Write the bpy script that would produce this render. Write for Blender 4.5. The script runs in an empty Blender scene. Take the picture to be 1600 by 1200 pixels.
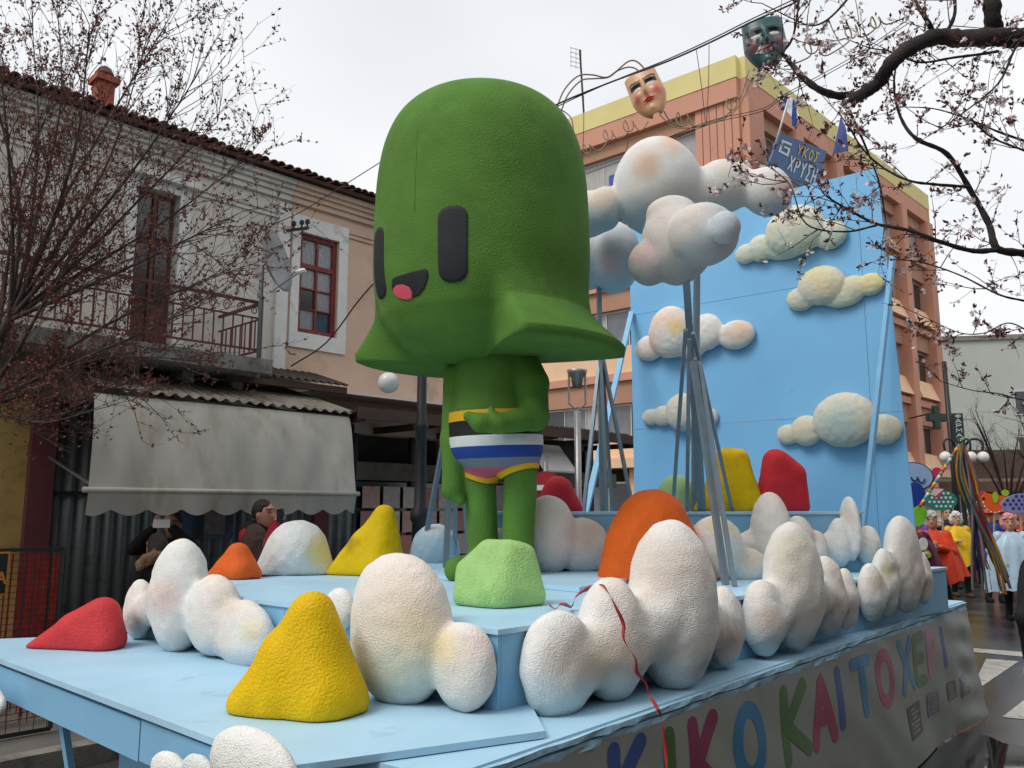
import bpy, bmesh, math, random
import numpy as np
from mathutils import Vector, Matrix

scene = bpy.context.scene
COL = scene.collection
R = math.radians

# ------------------------------------------------------------------ camera
FPX = 1300.0                      # focal length in pixels of a 1600 px wide picture
PITCH = math.atan(195 / FPX)
CAMZ = 1.75
cam_data = bpy.data.cameras.new('camera')
cam = bpy.data.objects.new('camera', cam_data); COL.objects.link(cam)
cam_data.sensor_width = 36.0
cam_data.lens = 36.0 * FPX / 1600.0
cam_data.clip_start = 0.05; cam_data.clip_end = 2000
cam.location = (0, 0, CAMZ)
cam.rotation_euler = (math.pi / 2 + PITCH, 0, 0)
scene.camera = cam

# ------------------------------------------------------------------ sky
SUN_EL, SUN_AZ = 52.0, -55.0       # degrees; azimuth measured from +Y towards +X
world = bpy.data.worlds.new('World'); scene.world = world
world.use_nodes = True
wn, wl = world.node_tree.nodes, world.node_tree.links
wn.clear()
w_out = wn.new('ShaderNodeOutputWorld'); w_bg = wn.new('ShaderNodeBackground')
w_sky = wn.new('ShaderNodeTexSky'); w_sky.sky_type = 'NISHITA'; w_sky.sun_disc = False
w_sky.sun_elevation = R(SUN_EL); w_sky.sun_rotation = R(SUN_AZ)
w_tc = wn.new('ShaderNodeTexCoord')
w_map = wn.new('ShaderNodeMapping'); w_map.inputs['Scale'].default_value = (1.0, 1.0, 2.4)
w_no = wn.new('ShaderNodeTexNoise'); w_no.inputs['Scale'].default_value = 1.7
w_no.inputs['Detail'].default_value = 3; w_no.inputs['Roughness'].default_value = 0.5
w_cr = wn.new('ShaderNodeValToRGB')
w_cr.color_ramp.elements[0].position = 0.32; w_cr.color_ramp.elements[0].color = (7.6, 7.85, 8.2, 1)
w_cr.color_ramp.elements[1].position = 0.68; w_cr.color_ramp.elements[1].color = (9.7, 9.8, 10.0, 1)
w_mx = wn.new('ShaderNodeMixRGB'); w_mx.inputs[0].default_value = 0.93     # cloud cover
wl.new(w_tc.outputs['Generated'], w_map.inputs['Vector']); wl.new(w_map.outputs['Vector'], w_no.inputs['Vector'])
wl.new(w_no.outputs['Fac'], w_cr.inputs['Fac'])
wl.new(w_sky.outputs['Color'], w_mx.inputs[1]); wl.new(w_cr.outputs['Color'], w_mx.inputs[2])
wl.new(w_mx.outputs['Color'], w_bg.inputs['Color']); w_bg.inputs['Strength'].default_value = 0.1
wl.new(w_bg.outputs['Background'], w_out.inputs['Surface'])

sun_d = bpy.data.lights.new('sun', 'SUN'); sun_d.energy = 1.5; sun_d.angle = R(24); sun_d.color = (1.0, 0.96, 0.9)
sun = bpy.data.objects.new('sun', sun_d); COL.objects.link(sun)
_sd = Vector((math.sin(R(SUN_AZ)) * math.cos(R(SUN_EL)), -abs(math.cos(R(SUN_AZ))) * math.cos(R(SUN_EL)) , math.sin(R(SUN_EL))))
# the bright part of the overcast is behind the photographer's left shoulder
sun.rotation_euler = _sd.to_track_quat('Z', 'Y').to_euler()
sun.location = (0, 0, 40)
w_sky.sun_rotation = math.atan2(_sd.x, _sd.y)

scene.cycles.max_bounces = 4; scene.cycles.diffuse_bounces = 2; scene.cycles.glossy_bounces = 2; scene.cycles.transmission_bounces = 2
scene.view_settings.view_transform = 'Standard'
scene.view_settings.look = 'None'
scene.view_settings.exposure = 0.1
scene.view_settings.gamma = 1.0
scene.view_settings.use_curve_mapping = False

# ------------------------------------------------------------------ measuring helpers
CP, SP = math.cos(PITCH), math.sin(PITCH)
def ray(u, v):
    x = (u - 800) / FPX; y = (600 - v) / FPX
    return np.array([x, CP - y * SP, SP + y * CP])
CAM = np.array([0, 0, CAMZ])
def on_z(u, v, z):
    d = ray(u, v); return CAM + d * ((z - CAMZ) / d[2])
def on_y(u, v, Y):
    d = ray(u, v); return CAM + d * (Y / d[1])
def proj(P):
    P = np.asarray(P, float).reshape(-1, 3) - CAM
    t = P[:, 1] * CP + P[:, 2] * SP
    y = (-P[:, 1] * SP + P[:, 2] * CP) / t
    return np.stack([800 + FPX * P[:, 0] / t, 600 - FPX * y], 1)
class Frame:
    """A standing plane: s runs along `heading` (degrees right of +Y), n comes out of it, z is up."""
    def __init__(self, o, heading, flip=False):
        self.o = np.array([o[0], o[1], 0.0]); h = R(heading)
        self.d = np.array([math.sin(h), math.cos(h), 0.0])
        self.n = np.array([math.cos(h), -math.sin(h), 0.0])
        if flip: self.n = -self.n
        self.rz = math.atan2(self.d[1], self.d[0])
    def pt(self, s, n, z): return self.o + self.d * s + self.n * n + np.array([0, 0, z])
    def uv(self, u, v, n=0.0):
        r = ray(u, v); p0 = self.o + self.n * n
        t = np.dot(p0 - CAM, self.n) / np.dot(r, self.n)
        p = CAM + r * t
        return float(np.dot(p - self.o, self.d)), float(p[2])
    def xf(self, P):
        P = np.asarray(P, float)
        return self.o + P[:, :1] * self.d + P[:, 1:2] * self.n + np.stack([0 * P[:, 2], 0 * P[:, 2], P[:, 2]], 1)

# ------------------------------------------------------------------ objects
ORG = {}
def origin(o): return ORG.get(o.name, np.zeros(3)) if o is not None else np.zeros(3)
def tag(o, label=None, cat=None, group=None, kind=None):
    if label: o['label'] = label
    if cat: o['category'] = cat
    if group: o['group'] = group
    if kind: o['kind'] = kind
    return o
def thing(name, label, cat, loc, group=None, kind=None):
    o = bpy.data.objects.new(name, None); COL.objects.link(o)
    o.empty_display_size = 0.1
    o.location = loc; ORG[o.name] = np.array(loc, float)
    return tag(o, label, cat, group, kind)
def link(name, me, parent, loc, rot=None):
    o = bpy.data.objects.new(name, me); COL.objects.link(o)
    po = origin(parent)
    if parent is not None: o.parent = parent
    o.location = np.asarray(loc, float) - po
    if rot is not None: o.rotation_euler = rot
    ORG[o.name] = np.asarray(loc, float)
    return o
def mk(name, V, F, mat, parent=None, smooth=False, col=None, org=None):
    V = np.asarray(V, float).reshape(-1, 3)
    if org is None:
        org = origin(parent) if parent is not None else np.array([V[:, 0].mean(), V[:, 1].mean(), V[:, 2].min()])
    me = bpy.data.meshes.new(name)
    if isinstance(F, np.ndarray) and F.ndim == 2:
        n, k = F.shape
        me.vertices.add(len(V)); me.vertices.foreach_set('co', (V - org).astype(np.float32).ravel())
        me.loops.add(n * k); me.loops.foreach_set('vertex_index', F.astype(np.int32).ravel())
        me.polygons.add(n); me.polygons.foreach_set('loop_start', np.arange(0, n * k, k, dtype=np.int32))
        me.update(calc_edges=True)
    else:
        me.from_pydata([tuple(p) for p in (V - org)], [], F)
    if smooth: me.polygons.foreach_set('use_smooth', np.ones(len(me.polygons), bool))
    if col is not None:
        a = me.color_attributes.new('Col', 'FLOAT_COLOR', 'POINT')
        c = np.ones((len(V), 4), np.float32); c[:, :3] = col
        a.data.foreach_set('color', c.ravel())
    if mat is not None: me.materials.append(mat)
    return link(name, me, parent, org)

class MB:
    def __init__(self): self.V = []; self.F = []
    def add(self, V, F):
        b = len(self.V); self.V += [tuple(map(float, p)) for p in V]; self.F += [tuple(i + b for i in f) for f in F]; return self
    def box(self, c, size, rz=0.0, rot=None):
        sx, sy, sz = [k / 2 for k in size]
        P = [Vector((x, y, z)) for z in (-sz, sz) for x, y in ((-sx, -sy), (sx, -sy), (sx, sy), (-sx, sy))]
        M = rot if rot is not None else Matrix.Rotation(rz, 3, 'Z')
        P = [M @ p + Vector(c) for p in P]
        return self.add(P, [(0, 3, 2, 1), (4, 5, 6, 7), (0, 1, 5, 4), (1, 2, 6, 5), (2, 3, 7, 6), (3, 0, 4, 7)])
    def bar(self, p, q, w, h=None, up=(0, 0, 1)):
        h = h or w; p = Vector(p); q = Vector(q); d = (q - p); L = d.length; d.normalize()
        u = Vector(up)
        if abs(d.dot(u)) > 0.98: u = Vector((1, 0.2, 0))
        x = d.cross(u).normalized(); y = x.cross(d).normalized()
        M = Matrix((x, d, y)).transposed()
        return self.box((p + q) / 2, (w, L, h), rot=M)
    def fbox(self, fr, s0, s1, n0, n1, z0, z1):
        P = [fr.pt(s, n, z) for z in (z0, z1) for s, n in ((s0, n0), (s1, n0), (s1, n1), (s0, n1))]
        F = [(0, 3, 2, 1), (4, 5, 6, 7), (0, 1, 5, 4), (1, 2, 6, 5), (2, 3, 7, 6), (3, 0, 4, 7)]
        a, b, c = [np.array(P[i]) for i in (0, 1, 3)]
        if np.cross(b - a, c - a)[2] * (z1 - z0) < 0: F = [f[::-1] for f in F]
        return self.add(P, F)
    def tube(self, pts, r, n=8, cap=True):
        pts = [Vector(p) for p in pts]
        rs = list(r) if hasattr(r, '__len__') else [r] * len(pts)
        V = []; ref = None
        for i, p in enumerate(pts):
            d = (pts[min(i + 1, len(pts) - 1)] - pts[max(i - 1, 0)])
            if d.length < 1e-9: d = Vector((0, 0, 1))
            d.normalize()
            if ref is None: ref = Vector((0, 0, 1)) if abs(d.z) < 0.9 else Vector((1, 0, 0))
            x = ref - d * ref.dot(d)
            if x.length < 1e-6: x = d.orthogonal()
            x.normalize(); y = d.cross(x); ref = x
            for k in range(n):
                a = 2 * math.pi * k / n
                V.append(p + (x * math.cos(a) + y * math.sin(a)) * rs[i])
        F = [(i * n + k, i * n + (k + 1) % n, (i + 1) * n + (k + 1) % n, (i + 1) * n + k) for i in range(len(pts) - 1) for k in range(n)]
        if cap: F += [tuple(range(n))[::-1], tuple(range((len(pts) - 1) * n, len(pts) * n))]
        return self.add(V, F)
    def lathe(self, c, prof, n=20, axis=None):
        M = Matrix.Identity(3)
        if axis is not None: M = Vector(axis).to_track_quat('Z', 'Y').to_matrix()
        V = []
        for r, z in prof:
            for k in range(n):
                a = 2 * math.pi * k / n
                V.append(M @ Vector((r * math.cos(a), r * math.sin(a), z)) + Vector(c))
        m = len(prof)
        F = [(i * n + k, i * n + (k + 1) % n, (i + 1) * n + (k + 1) % n, (i + 1) * n + k) for i in range(m - 1) for k in range(n)]
        F += [tuple(range(n))[::-1], tuple(range((m - 1) * n, m * n))]
        return self.add(V, F)
    def prism(self, poly, vec):
        """closed polygon (3d points) pushed along vec"""
        n = len(poly); P = [Vector(p) for p in poly]; v = Vector(vec)
        nor = Vector((0, 0, 0))
        for i in range(n): nor += (P[i] - P[0]).cross(P[(i + 1) % n] - P[0])
        if nor.dot(v) < 0: P = P[::-1]
        return self.add(P + [p + v for p in P], [tuple(range(n))[::-1], tuple(range(n, 2 * n))] + [(i, (i + 1) % n, n + (i + 1) % n, n + i) for i in range(n)])
    def ball(self, c, r, n=12):
        r = r if hasattr(r, '__len__') else (r, r, r)
        V = []; m = max(6, n // 2)
        for i in range(m + 1):
            ph = math.pi * i / m
            for k in range(n):
                a = 2 * math.pi * k / n
                V.append((c[0] + r[0] * math.sin(ph) * math.cos(a), c[1] + r[1] * math.sin(ph) * math.sin(a), c[2] - r[2] * math.cos(ph)))
        return self.add(V, [(i * n + k, i * n + (k + 1) % n, (i + 1) * n + (k + 1) % n, (i + 1) * n + k) for i in range(m) for k in range(n)])
    def build(self, name, mat, parent=None, smooth=False, col=None, org=None):
        return mk(name, self.V, self.F, mat, parent, smooth, col, org)

# ------------------------------------------------------------------ materials
MATS = {}
def mat(name, col, rough=0.8, metal=0.0, var=None, bump=None, spec=0.5, attr=False, stretch=None, grime=None, trans=0.0, coat=0.0, rvar=0.0):
    """var=(scale, amount[, colour]); bump=(scale, strength); grime=(scale, lo, hi, colour)"""
    if name in MATS: return MATS[name]
    m = bpy.data.materials.new(name); m.use_nodes = True
    nt = m.node_tree; N, L = nt.nodes, nt.links
    b = N['Principled BSDF']
    b.inputs['Roughness'].default_value = rough; b.inputs['Metallic'].default_value = metal
    b.inputs['Specular IOR Level'].default_value = spec
    if trans: b.inputs['Transmission Weight'].default_value = trans
    if coat: b.inputs['Coat Weight'].default_value = coat
    tc = N.new('ShaderNodeTexCoord'); vec = tc.outputs['Object']
    if stretch:
        mp = N.new('ShaderNodeMapping'); mp.inputs['Scale'].default_value = stretch
        L.new(vec, mp.inputs['Vector']); vec = mp.outputs['Vector']
    if attr:
        at = N.new('ShaderNodeVertexColor'); at.layer_name = 'Col'; src = at.outputs['Color']
    else:
        rgb = N.new('ShaderNodeRGB'); rgb.outputs[0].default_value = (*col, 1); src = rgb.outputs[0]
    if var:
        no = N.new('ShaderNodeTexNoise'); no.inputs['Scale'].default_value = var[0]; no.inputs['Detail'].default_value = 2
        no.inputs['Roughness'].default_value = 0.65
        L.new(vec, no.inputs['Vector'])
        mr = N.new('ShaderNodeMapRange'); mr.inputs[1].default_value = 0.3; mr.inputs[2].default_value = 0.72
        mr.inputs[3].default_value = 0.0; mr.inputs[4].default_value = 1.0
        L.new(no.outputs['Fac'], mr.inputs[0])
        mx = N.new('ShaderNodeMixRGB')
        if len(var) > 2:
            mx.blend_type = 'MIX'; mx.inputs[2].default_value = (*var[2], 1)
            mm = N.new('ShaderNodeMath'); mm.operation = 'MULTIPLY'; mm.inputs[1].default_value = var[1]
            L.new(mr.outputs[0], mm.inputs[0]); L.new(mm.outputs[0], mx.inputs[0]); L.new(src, mx.inputs[1])
        else:
            mx.blend_type = 'MULTIPLY'; mx.inputs[0].default_value = 1.0
            rr = N.new('ShaderNodeMapRange'); rr.inputs[3].default_value = 1 - var[1]; rr.inputs[4].default_value = 1 + var[1] * 0.6
            L.new(mr.outputs[0], rr.inputs[0]); L.new(src, mx.inputs[1]); L.new(rr.outputs[0], mx.inputs[2])
        src = mx.outputs[0]
        if rvar:
            r2 = N.new('ShaderNodeMapRange'); r2.inputs[3].default_value = max(0.03, rough - rvar); r2.inputs[4].default_value = min(1, rough + rvar)
            L.new(mr.outputs[0], r2.inputs[0]); L.new(r2.outputs[0], b.inputs['Roughness'])
    if grime:
        g = N.new('ShaderNodeTexNoise'); g.inputs['Scale'].default_value = grime[0]; g.inputs['Detail'].default_value = 3
        g.inputs['Roughness'].default_value = 0.7
        L.new(tc.outputs['Object'], g.inputs['Vector'])
        if len(grime) > 4:
            mp2 = N.new('ShaderNodeMapping'); mp2.inputs['Scale'].default_value = grime[4]
            L.new(tc.outputs['Object'], mp2.inputs['Vector']); L.new(mp2.outputs['Vector'], g.inputs['Vector'])
        gr = N.new('ShaderNodeMapRange'); gr.inputs[1].default_value = grime[1]; gr.inputs[2].default_value = grime[2]
        L.new(g.outputs['Fac'], gr.inputs[0])
        gx = N.new('ShaderNodeMixRGB'); gx.inputs[2].default_value = (*grime[3], 1)
        L.new(gr.outputs[0], gx.inputs[0]); L.new(src, gx.inputs[1]); src = gx.outputs[0]
    L.new(src, b.inputs['Base Color'])
    if bump:
        bn = N.new('ShaderNodeTexNoise'); bn.inputs['Scale'].default_value = bump[0]; bn.inputs['Detail'].default_value = 1
        L.new(vec, bn.inputs['Vector'])
        bp = N.new('ShaderNodeBump'); bp.inputs['Strength'].default_value = bump[1]
        bp.inputs['Distance'].default_value = bump[2] if len(bump) > 2 else 0.01
        L.new(bn.outputs['Fac'], bp.inputs['Height']); L.new(bp.outputs['Normal'], b.inputs['Normal'])
    MATS[name] = m
    return m
def sr(r, g, b):
    f = lambda c: (c / 255 / 12.92) if c / 255 <= 0.04045 else ((c / 255 + 0.055) / 1.055) ** 2.4
    return (f(r), f(g), f(b))

# ------------------------------------------------------------------ smooth solids (signed distance fields turned into meshes)
_rng = np.random.RandomState(7)
_LAT = _rng.rand(32, 32, 32)
def vnoise(P, sc, seed=0):
    Q = np.asarray(P) * sc + seed * 7.31 + 500
    i = np.floor(Q).astype(int); f = Q - i; f = f * f * (3 - 2 * f); i &= 31; j = (i + 1) & 31
    L = _LAT
    a = L[i[:, 0], i[:, 1], i[:, 2]] * (1 - f[:, 0]) + L[j[:, 0], i[:, 1], i[:, 2]] * f[:, 0]
    b = L[i[:, 0], j[:, 1], i[:, 2]] * (1 - f[:, 0]) + L[j[:, 0], j[:, 1], i[:, 2]] * f[:, 0]
    c = L[i[:, 0], i[:, 1], j[:, 2]] * (1 - f[:, 0]) + L[j[:, 0], i[:, 1], j[:, 2]] * f[:, 0]
    d = L[i[:, 0], j[:, 1], j[:, 2]] * (1 - f[:, 0]) + L[j[:, 0], j[:, 1], j[:, 2]] * f[:, 0]
    return ((a * (1 - f[:, 1]) + b * f[:, 1]) * (1 - f[:, 2]) + (c * (1 - f[:, 1]) + d * f[:, 1]) * f[:, 2]) - 0.5
def prim_d(P, q):
    if q[0] == 'e':
        r = np.array(q[2], float); p = (P - np.array(q[1])) / r
        k0 = np.sqrt((p * p).sum(1)); p = p / r; k1 = np.sqrt((p * p).sum(1)) + 1e-9
        return np.where(k0 < 1e-3, -r.min(), k0 * (k0 - 1) / k1)
    if q[0] == 'c':
        a = np.array(q[1], float); b = np.array(q[2], float); ab = b - a
        t = np.clip((P - a) @ ab / (ab @ ab + 1e-12), 0, 1)
        w = P - a - t[:, None] * ab
        return np.sqrt((w * w).sum(1)) - (q[3] + t * (q[4] - q[3]))
    d = np.full(len(P), -1e9)
    for nn, dd in zip(q[3], q[4]): d = np.maximum(d, P @ nn - dd)
    return d
def bounds(q):
    if q[0] == 'h': return q[1], q[2]
    if q[0] == 'e': return np.array(q[1]) - q[2], np.array(q[1]) + q[2]
    return np.minimum(np.array(q[1]) - q[3], np.array(q[2]) - q[4]), np.maximum(np.array(q[1]) + q[3], np.array(q[2]) + q[4])
def hull(spheres):
    """convex hull of balls (centre, radius) as a primitive"""
    bm = bmesh.new()
    for c, r in spheres:
        for i in range(80):
            z = 1 - 2 * (i + 0.5) / 80; a = i * 2.399963; q = math.sqrt(1 - z * z)
            bm.verts.new((c[0] + r * q * math.cos(a), c[1] + r * q * math.sin(a), c[2] + r * z))
    bmesh.ops.convex_hull(bm, input=bm.verts[:])
    cen = np.mean([c for c, r in spheres], axis=0); N = []; D = []
    for f in bm.faces:
        n = np.array(f.normal); p = np.array(f.verts[0].co)
        if np.linalg.norm(n) < 0.5: continue
        if n @ (p - cen) < 0: n = -n
        N.append(n); D.append(n @ p)
    bm.free()
    lo = np.min([np.array(c) - r for c, r in spheres], axis=0); hi = np.max([np.array(c) + r for c, r in spheres], axis=0)
    return ('h', lo, hi, np.array(N), np.array(D))
def surfnet(val, lo, h):
    nx, ny, nz = val.shape; s = val < 0
    c = s[:-1, :-1, :-1].astype(np.int8)
    tot = sum(s[a:nx - 1 + a, b:ny - 1 + b, d:nz - 1 + d].astype(np.int8) for a in (0, 1) for b in (0, 1) for d in (0, 1))
    act = (tot > 0) & (tot < 8)
    I = np.argwhere(act); idx = -np.ones(act.shape, int); idx[act] = np.arange(len(I))
    pos = np.zeros((len(I), 3)); cnt = np.zeros(len(I))
    for ax in range(3):
        o1, o2 = [a for a in range(3) if a != ax]
        for p in (0, 1):
            for q in (0, 1):
                o = np.zeros(3, int); o[o1] = p; o[o2] = q; e = o.copy(); e[ax] = 1
                A = I + o; B = I + e
                va = val[A[:, 0], A[:, 1], A[:, 2]]; vb = val[B[:, 0], B[:, 1], B[:, 2]]
                m = (va < 0) != (vb < 0)
                t = np.where(m, va / np.where(m, va - vb, 1), 0)
                pt = np.tile(o.astype(float), (len(I), 1)); pt[:, ax] = t
                pos[m] += pt[m]; cnt[m] += 1
    V = (I + pos / cnt[:, None]) * h + lo
    Q = []
    ch = s[:-1, 1:-1, 1:-1] != s[1:, 1:-1, 1:-1]; E = np.argwhere(ch) + [0, 1, 1]
    def quad(E, offs, ins):
        f = np.stack([idx[E[:, 0] + o[0], E[:, 1] + o[1], E[:, 2] + o[2]] for o in offs], 1)
        f[~ins] = f[~ins][:, ::-1]; return f
    Q.append(quad(E, [(0, -1, -1), (0, 0, -1), (0, 0, 0), (0, -1, 0)], s[E[:, 0], E[:, 1], E[:, 2]]))
    E = np.argwhere(s[1:-1, :-1, 1:-1] != s[1:-1, 1:, 1:-1]) + [1, 0, 1]
    Q.append(quad(E, [(-1, 0, -1), (-1, 0, 0), (0, 0, 0), (0, 0, -1)], s[E[:, 0], E[:, 1], E[:, 2]]))
    E = np.argwhere(s[1:-1, 1:-1, :-1] != s[1:-1, 1:-1, 1:]) + [1, 1, 0]
    Q.append(quad(E, [(-1, -1, 0), (0, -1, 0), (0, 0, 0), (-1, 0, 0)], s[E[:, 0], E[:, 1], E[:, 2]]))
    return V, np.concatenate(Q)
def solid(prims, h=0.02, k=0.05, cut=None, noise=None, infl=0.0, top=None, extra=None):
    B = [bounds(q) for q in prims]
    lo = np.min([b[0] for b in B], axis=0).astype(float); hi = np.max([b[1] for b in B], axis=0).astype(float)
    m = k * 0.5 + 2.5 * h + infl + (noise[0] * 1.5 if noise else 0)
    lo -= m; hi += m
    if cut is not None: lo[2] = max(lo[2], cut - 2.2 * h)
    n = np.ceil((hi - lo) / h).astype(int) + 1
    D = np.full(n, 5.0); X = [lo[a] + h * np.arange(n[a]) for a in range(3)]
    for q, (a, b) in zip(prims, B):
        kk = q[5] if q[0] == 'c' and len(q) > 5 else k
        e = max(kk, 0.02) + m
        i0 = np.clip(np.floor((a - e - lo) / h).astype(int), 0, n - 1); i1 = np.clip(np.ceil((b + e - lo) / h).astype(int) + 1, 1, n)
        if (i1 <= i0).any(): continue
        sl = tuple(slice(i0[c], i1[c]) for c in range(3))
        g = np.stack(np.meshgrid(*[X[c][sl[c]] for c in range(3)], indexing='ij'), -1).reshape(-1, 3)
        d = prim_d(g, q); o = D[sl].reshape(-1)
        w = np.maximum(kk - np.abs(o - d), 0) / kk
        D[sl] = (np.minimum(o, d) - w * w * kk * 0.25).reshape(D[sl].shape)
    D = D - infl
    I = np.argwhere(np.abs(D) < 4.0 if (cut is not None or top is not None or extra is not None) else np.abs(D) < m + 3 * h)
    d = D[I[:, 0], I[:, 1], I[:, 2]]; g = I * h + lo
    if noise:
        nb = np.abs(d) < 3 * h + 2.5 * noise[0]; gn = g[nb]; dn = d[nb]
        for j, (am, sc) in enumerate(((noise[0], noise[1]), (noise[0] * 0.4, noise[1] * 2.3))): dn = dn + vnoise(gn, sc, noise[2] + j) * am * 2
        d[nb] = dn
    if cut is not None: d = np.maximum(d, cut - g[:, 2])
    if top is not None: d = np.maximum(d, g[:, 2] - top)
    if extra is not None: d = extra(g, d)
    D[I[:, 0], I[:, 1], I[:, 2]] = d
    return surfnet(D, lo, h)
def normals(V, F):
    n = np.zeros_like(V); q = np.cross(V[F[:, 2]] - V[F[:, 0]], V[F[:, 3]] - V[F[:, 1]])
    for i in range(4): np.add.at(n, F[:, i], q)
    return n / (np.linalg.norm(n, axis=1)[:, None] + 1e-12)
def blob(name, prims, mt, parent=None, h=0.02, k=0.05, frame=None, cut=None, noise=None, col=None, infl=0.0, top=None, extra=None, org=None, post=None, relax=0):
    V, F = solid(prims, h, k, cut, noise, infl, top, extra)
    for _ in range(relax):
        A = np.zeros_like(V); C = np.zeros(len(V))
        for i in range(4):
            np.add.at(A, F[:, i], V[F[:, (i + 1) % 4]] + V[F[:, (i + 3) % 4]]); np.add.at(C, F[:, i], 2)
        W = V * 0.35 + 0.65 * A / C[:, None]
        if cut is not None: W[V[:, 2] < cut + h * 0.6, 2] = V[V[:, 2] < cut + h * 0.6, 2]
        V = W
    L = V
    if post is not None: V = post(V)
    if frame is not None:
        V = frame.xf(V)
        if np.cross(frame.d, frame.n)[2] < 0: F = F[:, ::-1]
    c = None
    if col is not None: c = col(V, L) if callable(col) else np.tile(np.array(col), (len(V), 1))
    return mk(name, V, F, mt, parent, True, c, org)

# ------------------------------------------------------------------ materials of the float
def foam_mat(name, grain=95, strength=0.55, stretch=None, rough=0.92, dist=0.006):
    m = mat(name, (1, 1, 1), rough, attr=True, var=(28, 0.05), bump=(grain, strength, dist), stretch=stretch, spec=0.25)
    return m
M_FOAM = foam_mat('white_sprayed_foam', 130, 0.9, (1.0, 1.0, 1.5), dist=0.007)
M_ROCK = foam_mat('painted_foam_rock', 105, 0.9, None, 0.62, 0.007)
M_BLUE = mat('sky_blue_painted_board', sr(180, 220, 243), 0.55, var=(1.6, 0.10), bump=(22, 0.15, 0.006), grime=(4.0, 0.62, 0.90, sr(130, 160, 180)))
M_BLUE2 = mat('sky_blue_painted_panel', sr(138, 194, 230), 0.55, var=(1.7, 0.08), bump=(50, 0.12, 0.003), grime=(3.5, 0.66, 0.86, sr(98, 146, 190)))
M_BACK = mat('backdrop_blue_paint', sr(130, 196, 242), 0.6, var=(1.1, 0.07), bump=(35, 0.10, 0.003), grime=(2.2, 0.66, 0.85, sr(92, 160, 214)))
M_EDGE = mat('rough_blue_foam_edge', sr(168, 208, 230), 0.8, var=(14, 0.15), bump=(45, 0.5, 0.008), grime=(20, 0.60, 0.75, sr(110, 150, 178)))
M_POLE = mat('dull_grey_blue_steel', sr(132, 150, 162), 0.45, metal=0.35, var=(12, 0.12))
M_BRACE = mat('pale_blue_painted_timber', sr(140, 195, 232), 0.55, var=(7, 0.08))
M_DARK = mat('dark_underside', (0.012, 0.013, 0.014), 0.9, var=(6, 0.3))

# ------------------------------------------------------------------ ground
M_ROAD = mat('wet_asphalt', sr(70, 67, 64), 0.16, var=(0.9, 0.35), bump=(130, 0.25, 0.005), rvar=0.12, spec=0.5)
V = [(-300, -40, 0), (300, -40, 0), (300, 500, 0), (-300, 500, 0)]
ground = mk('road', V, [(0, 1, 2, 3)], M_ROAD); tag(ground, kind='structure')

FZ = 0.95                                        # deck height
SLABZ = FZ + 0.028
TIERZ = FZ + 0.335
TOPZ = 1.728
DT = FZ - CAMZ

# ------------------------------------------------------------------ float platform
fl_o = on_z(778, 1127, FZ); fl_o[2] = 0.0
platform = thing('parade_float', 'light blue stepped parade float platform carrying the foam landscape', 'parade float', fl_o)
def prism_px(pts, z, th): return [on_z(u, v, z) for u, v in pts], (0, 0, -th)
BR = on_z(1506, 939, FZ); NR = on_z(690, 1216, FZ)
e_len = (BR - NR); e_len /= np.linalg.norm(e_len)
e_wid = np.array([-e_len[1], e_len[0], 0])
BL = BR + e_wid * 4.15
FL = on_z(120, 1000, FZ)
FRt = NR + e_wid * 1.5
deck = MB().prism([NR, BR, BL, FL, on_z(150, 1080, FZ)], (0, 0, -0.05)).build('deck', M_BLUE, platform)
# front board on top of the deck, with its own edge
front_poly = [on_z(u, v, SLABZ) for u, v in ((450, 1197), (852, 1142), (800, 1045), (205, 975), (-150, 985))]
front_poly[3] = on_z(205, 990, SLABZ); front_poly[4] = on_z(-76, 1001, SLABZ)
MB().prism(front_poly, (0, 0, -0.024)).build('front_board', M_BLUE, platform)
# fascia boards along the front edge (two lengths, a batten above)
pa, pb = front_poly[0], front_poly[4]
fd = (pb - pa) / np.linalg.norm(pb - pa); fn = np.array([fd[1], -fd[0], 0]);
if fn[1] > 0: fn = -fn
for i, (t0, t1, dz) in enumerate(((-0.6, 1.05, 0.0), (1.06, 3.6, -0.006))):
    a = pa + fd * t0 - fn * 0.03; b = pa + fd * t1 - fn * 0.03
    m = MB().bar(a + [0, 0, -0.115 + dz], b + [0, 0, -0.115 + dz], 0.025, 0.15); m.build('fascia_board', M_BLUE2, platform)
a = pa - fd * 0.6 - fn * 0.05; b = pa + fd * 3.55 - fn * 0.05
MB().bar(a + [0, 0, -0.032], b + [0, 0, -0.032], 0.03, 0.02).build('batten', M_EDGE, platform)
MB().bar(pa + fd * 0.5 - fn * 0.5 + [0, 0, -0.30], pa + fd * 1.9 - fn * 0.32 + [0, 0, -0.36], 0.03, 0.2).build('lower_board', M_BLUE2, platform)
for t in (2.05, 3.3):
    q = pa + fd * t - fn * 0.06
    MB().bar(q + [0, 0, -0.05], q - fn * 0.15 + [0, 0, -0.75], 0.05, 0.03).build('bracket', M_BLUE2, platform)
# dark hull under the deck (truck bed skirt)
bedp = [NR + e_wid * 0.25 + e_len * 0.6, BR + e_wid * 0.25 - e_len * 0.2, BL - e_wid * 0.25 - e_len * 0.2, FL - e_wid * 0.2 + e_len * 0.5, on_z(300, 1100, FZ) + e_len * 0.3]
bedp = [h + np.array([0, 0, -0.06]) for h in bedp]
MB().prism(bedp, (0, 0, -0.72)).build('truck_bed', M_DARK, platform)
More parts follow.
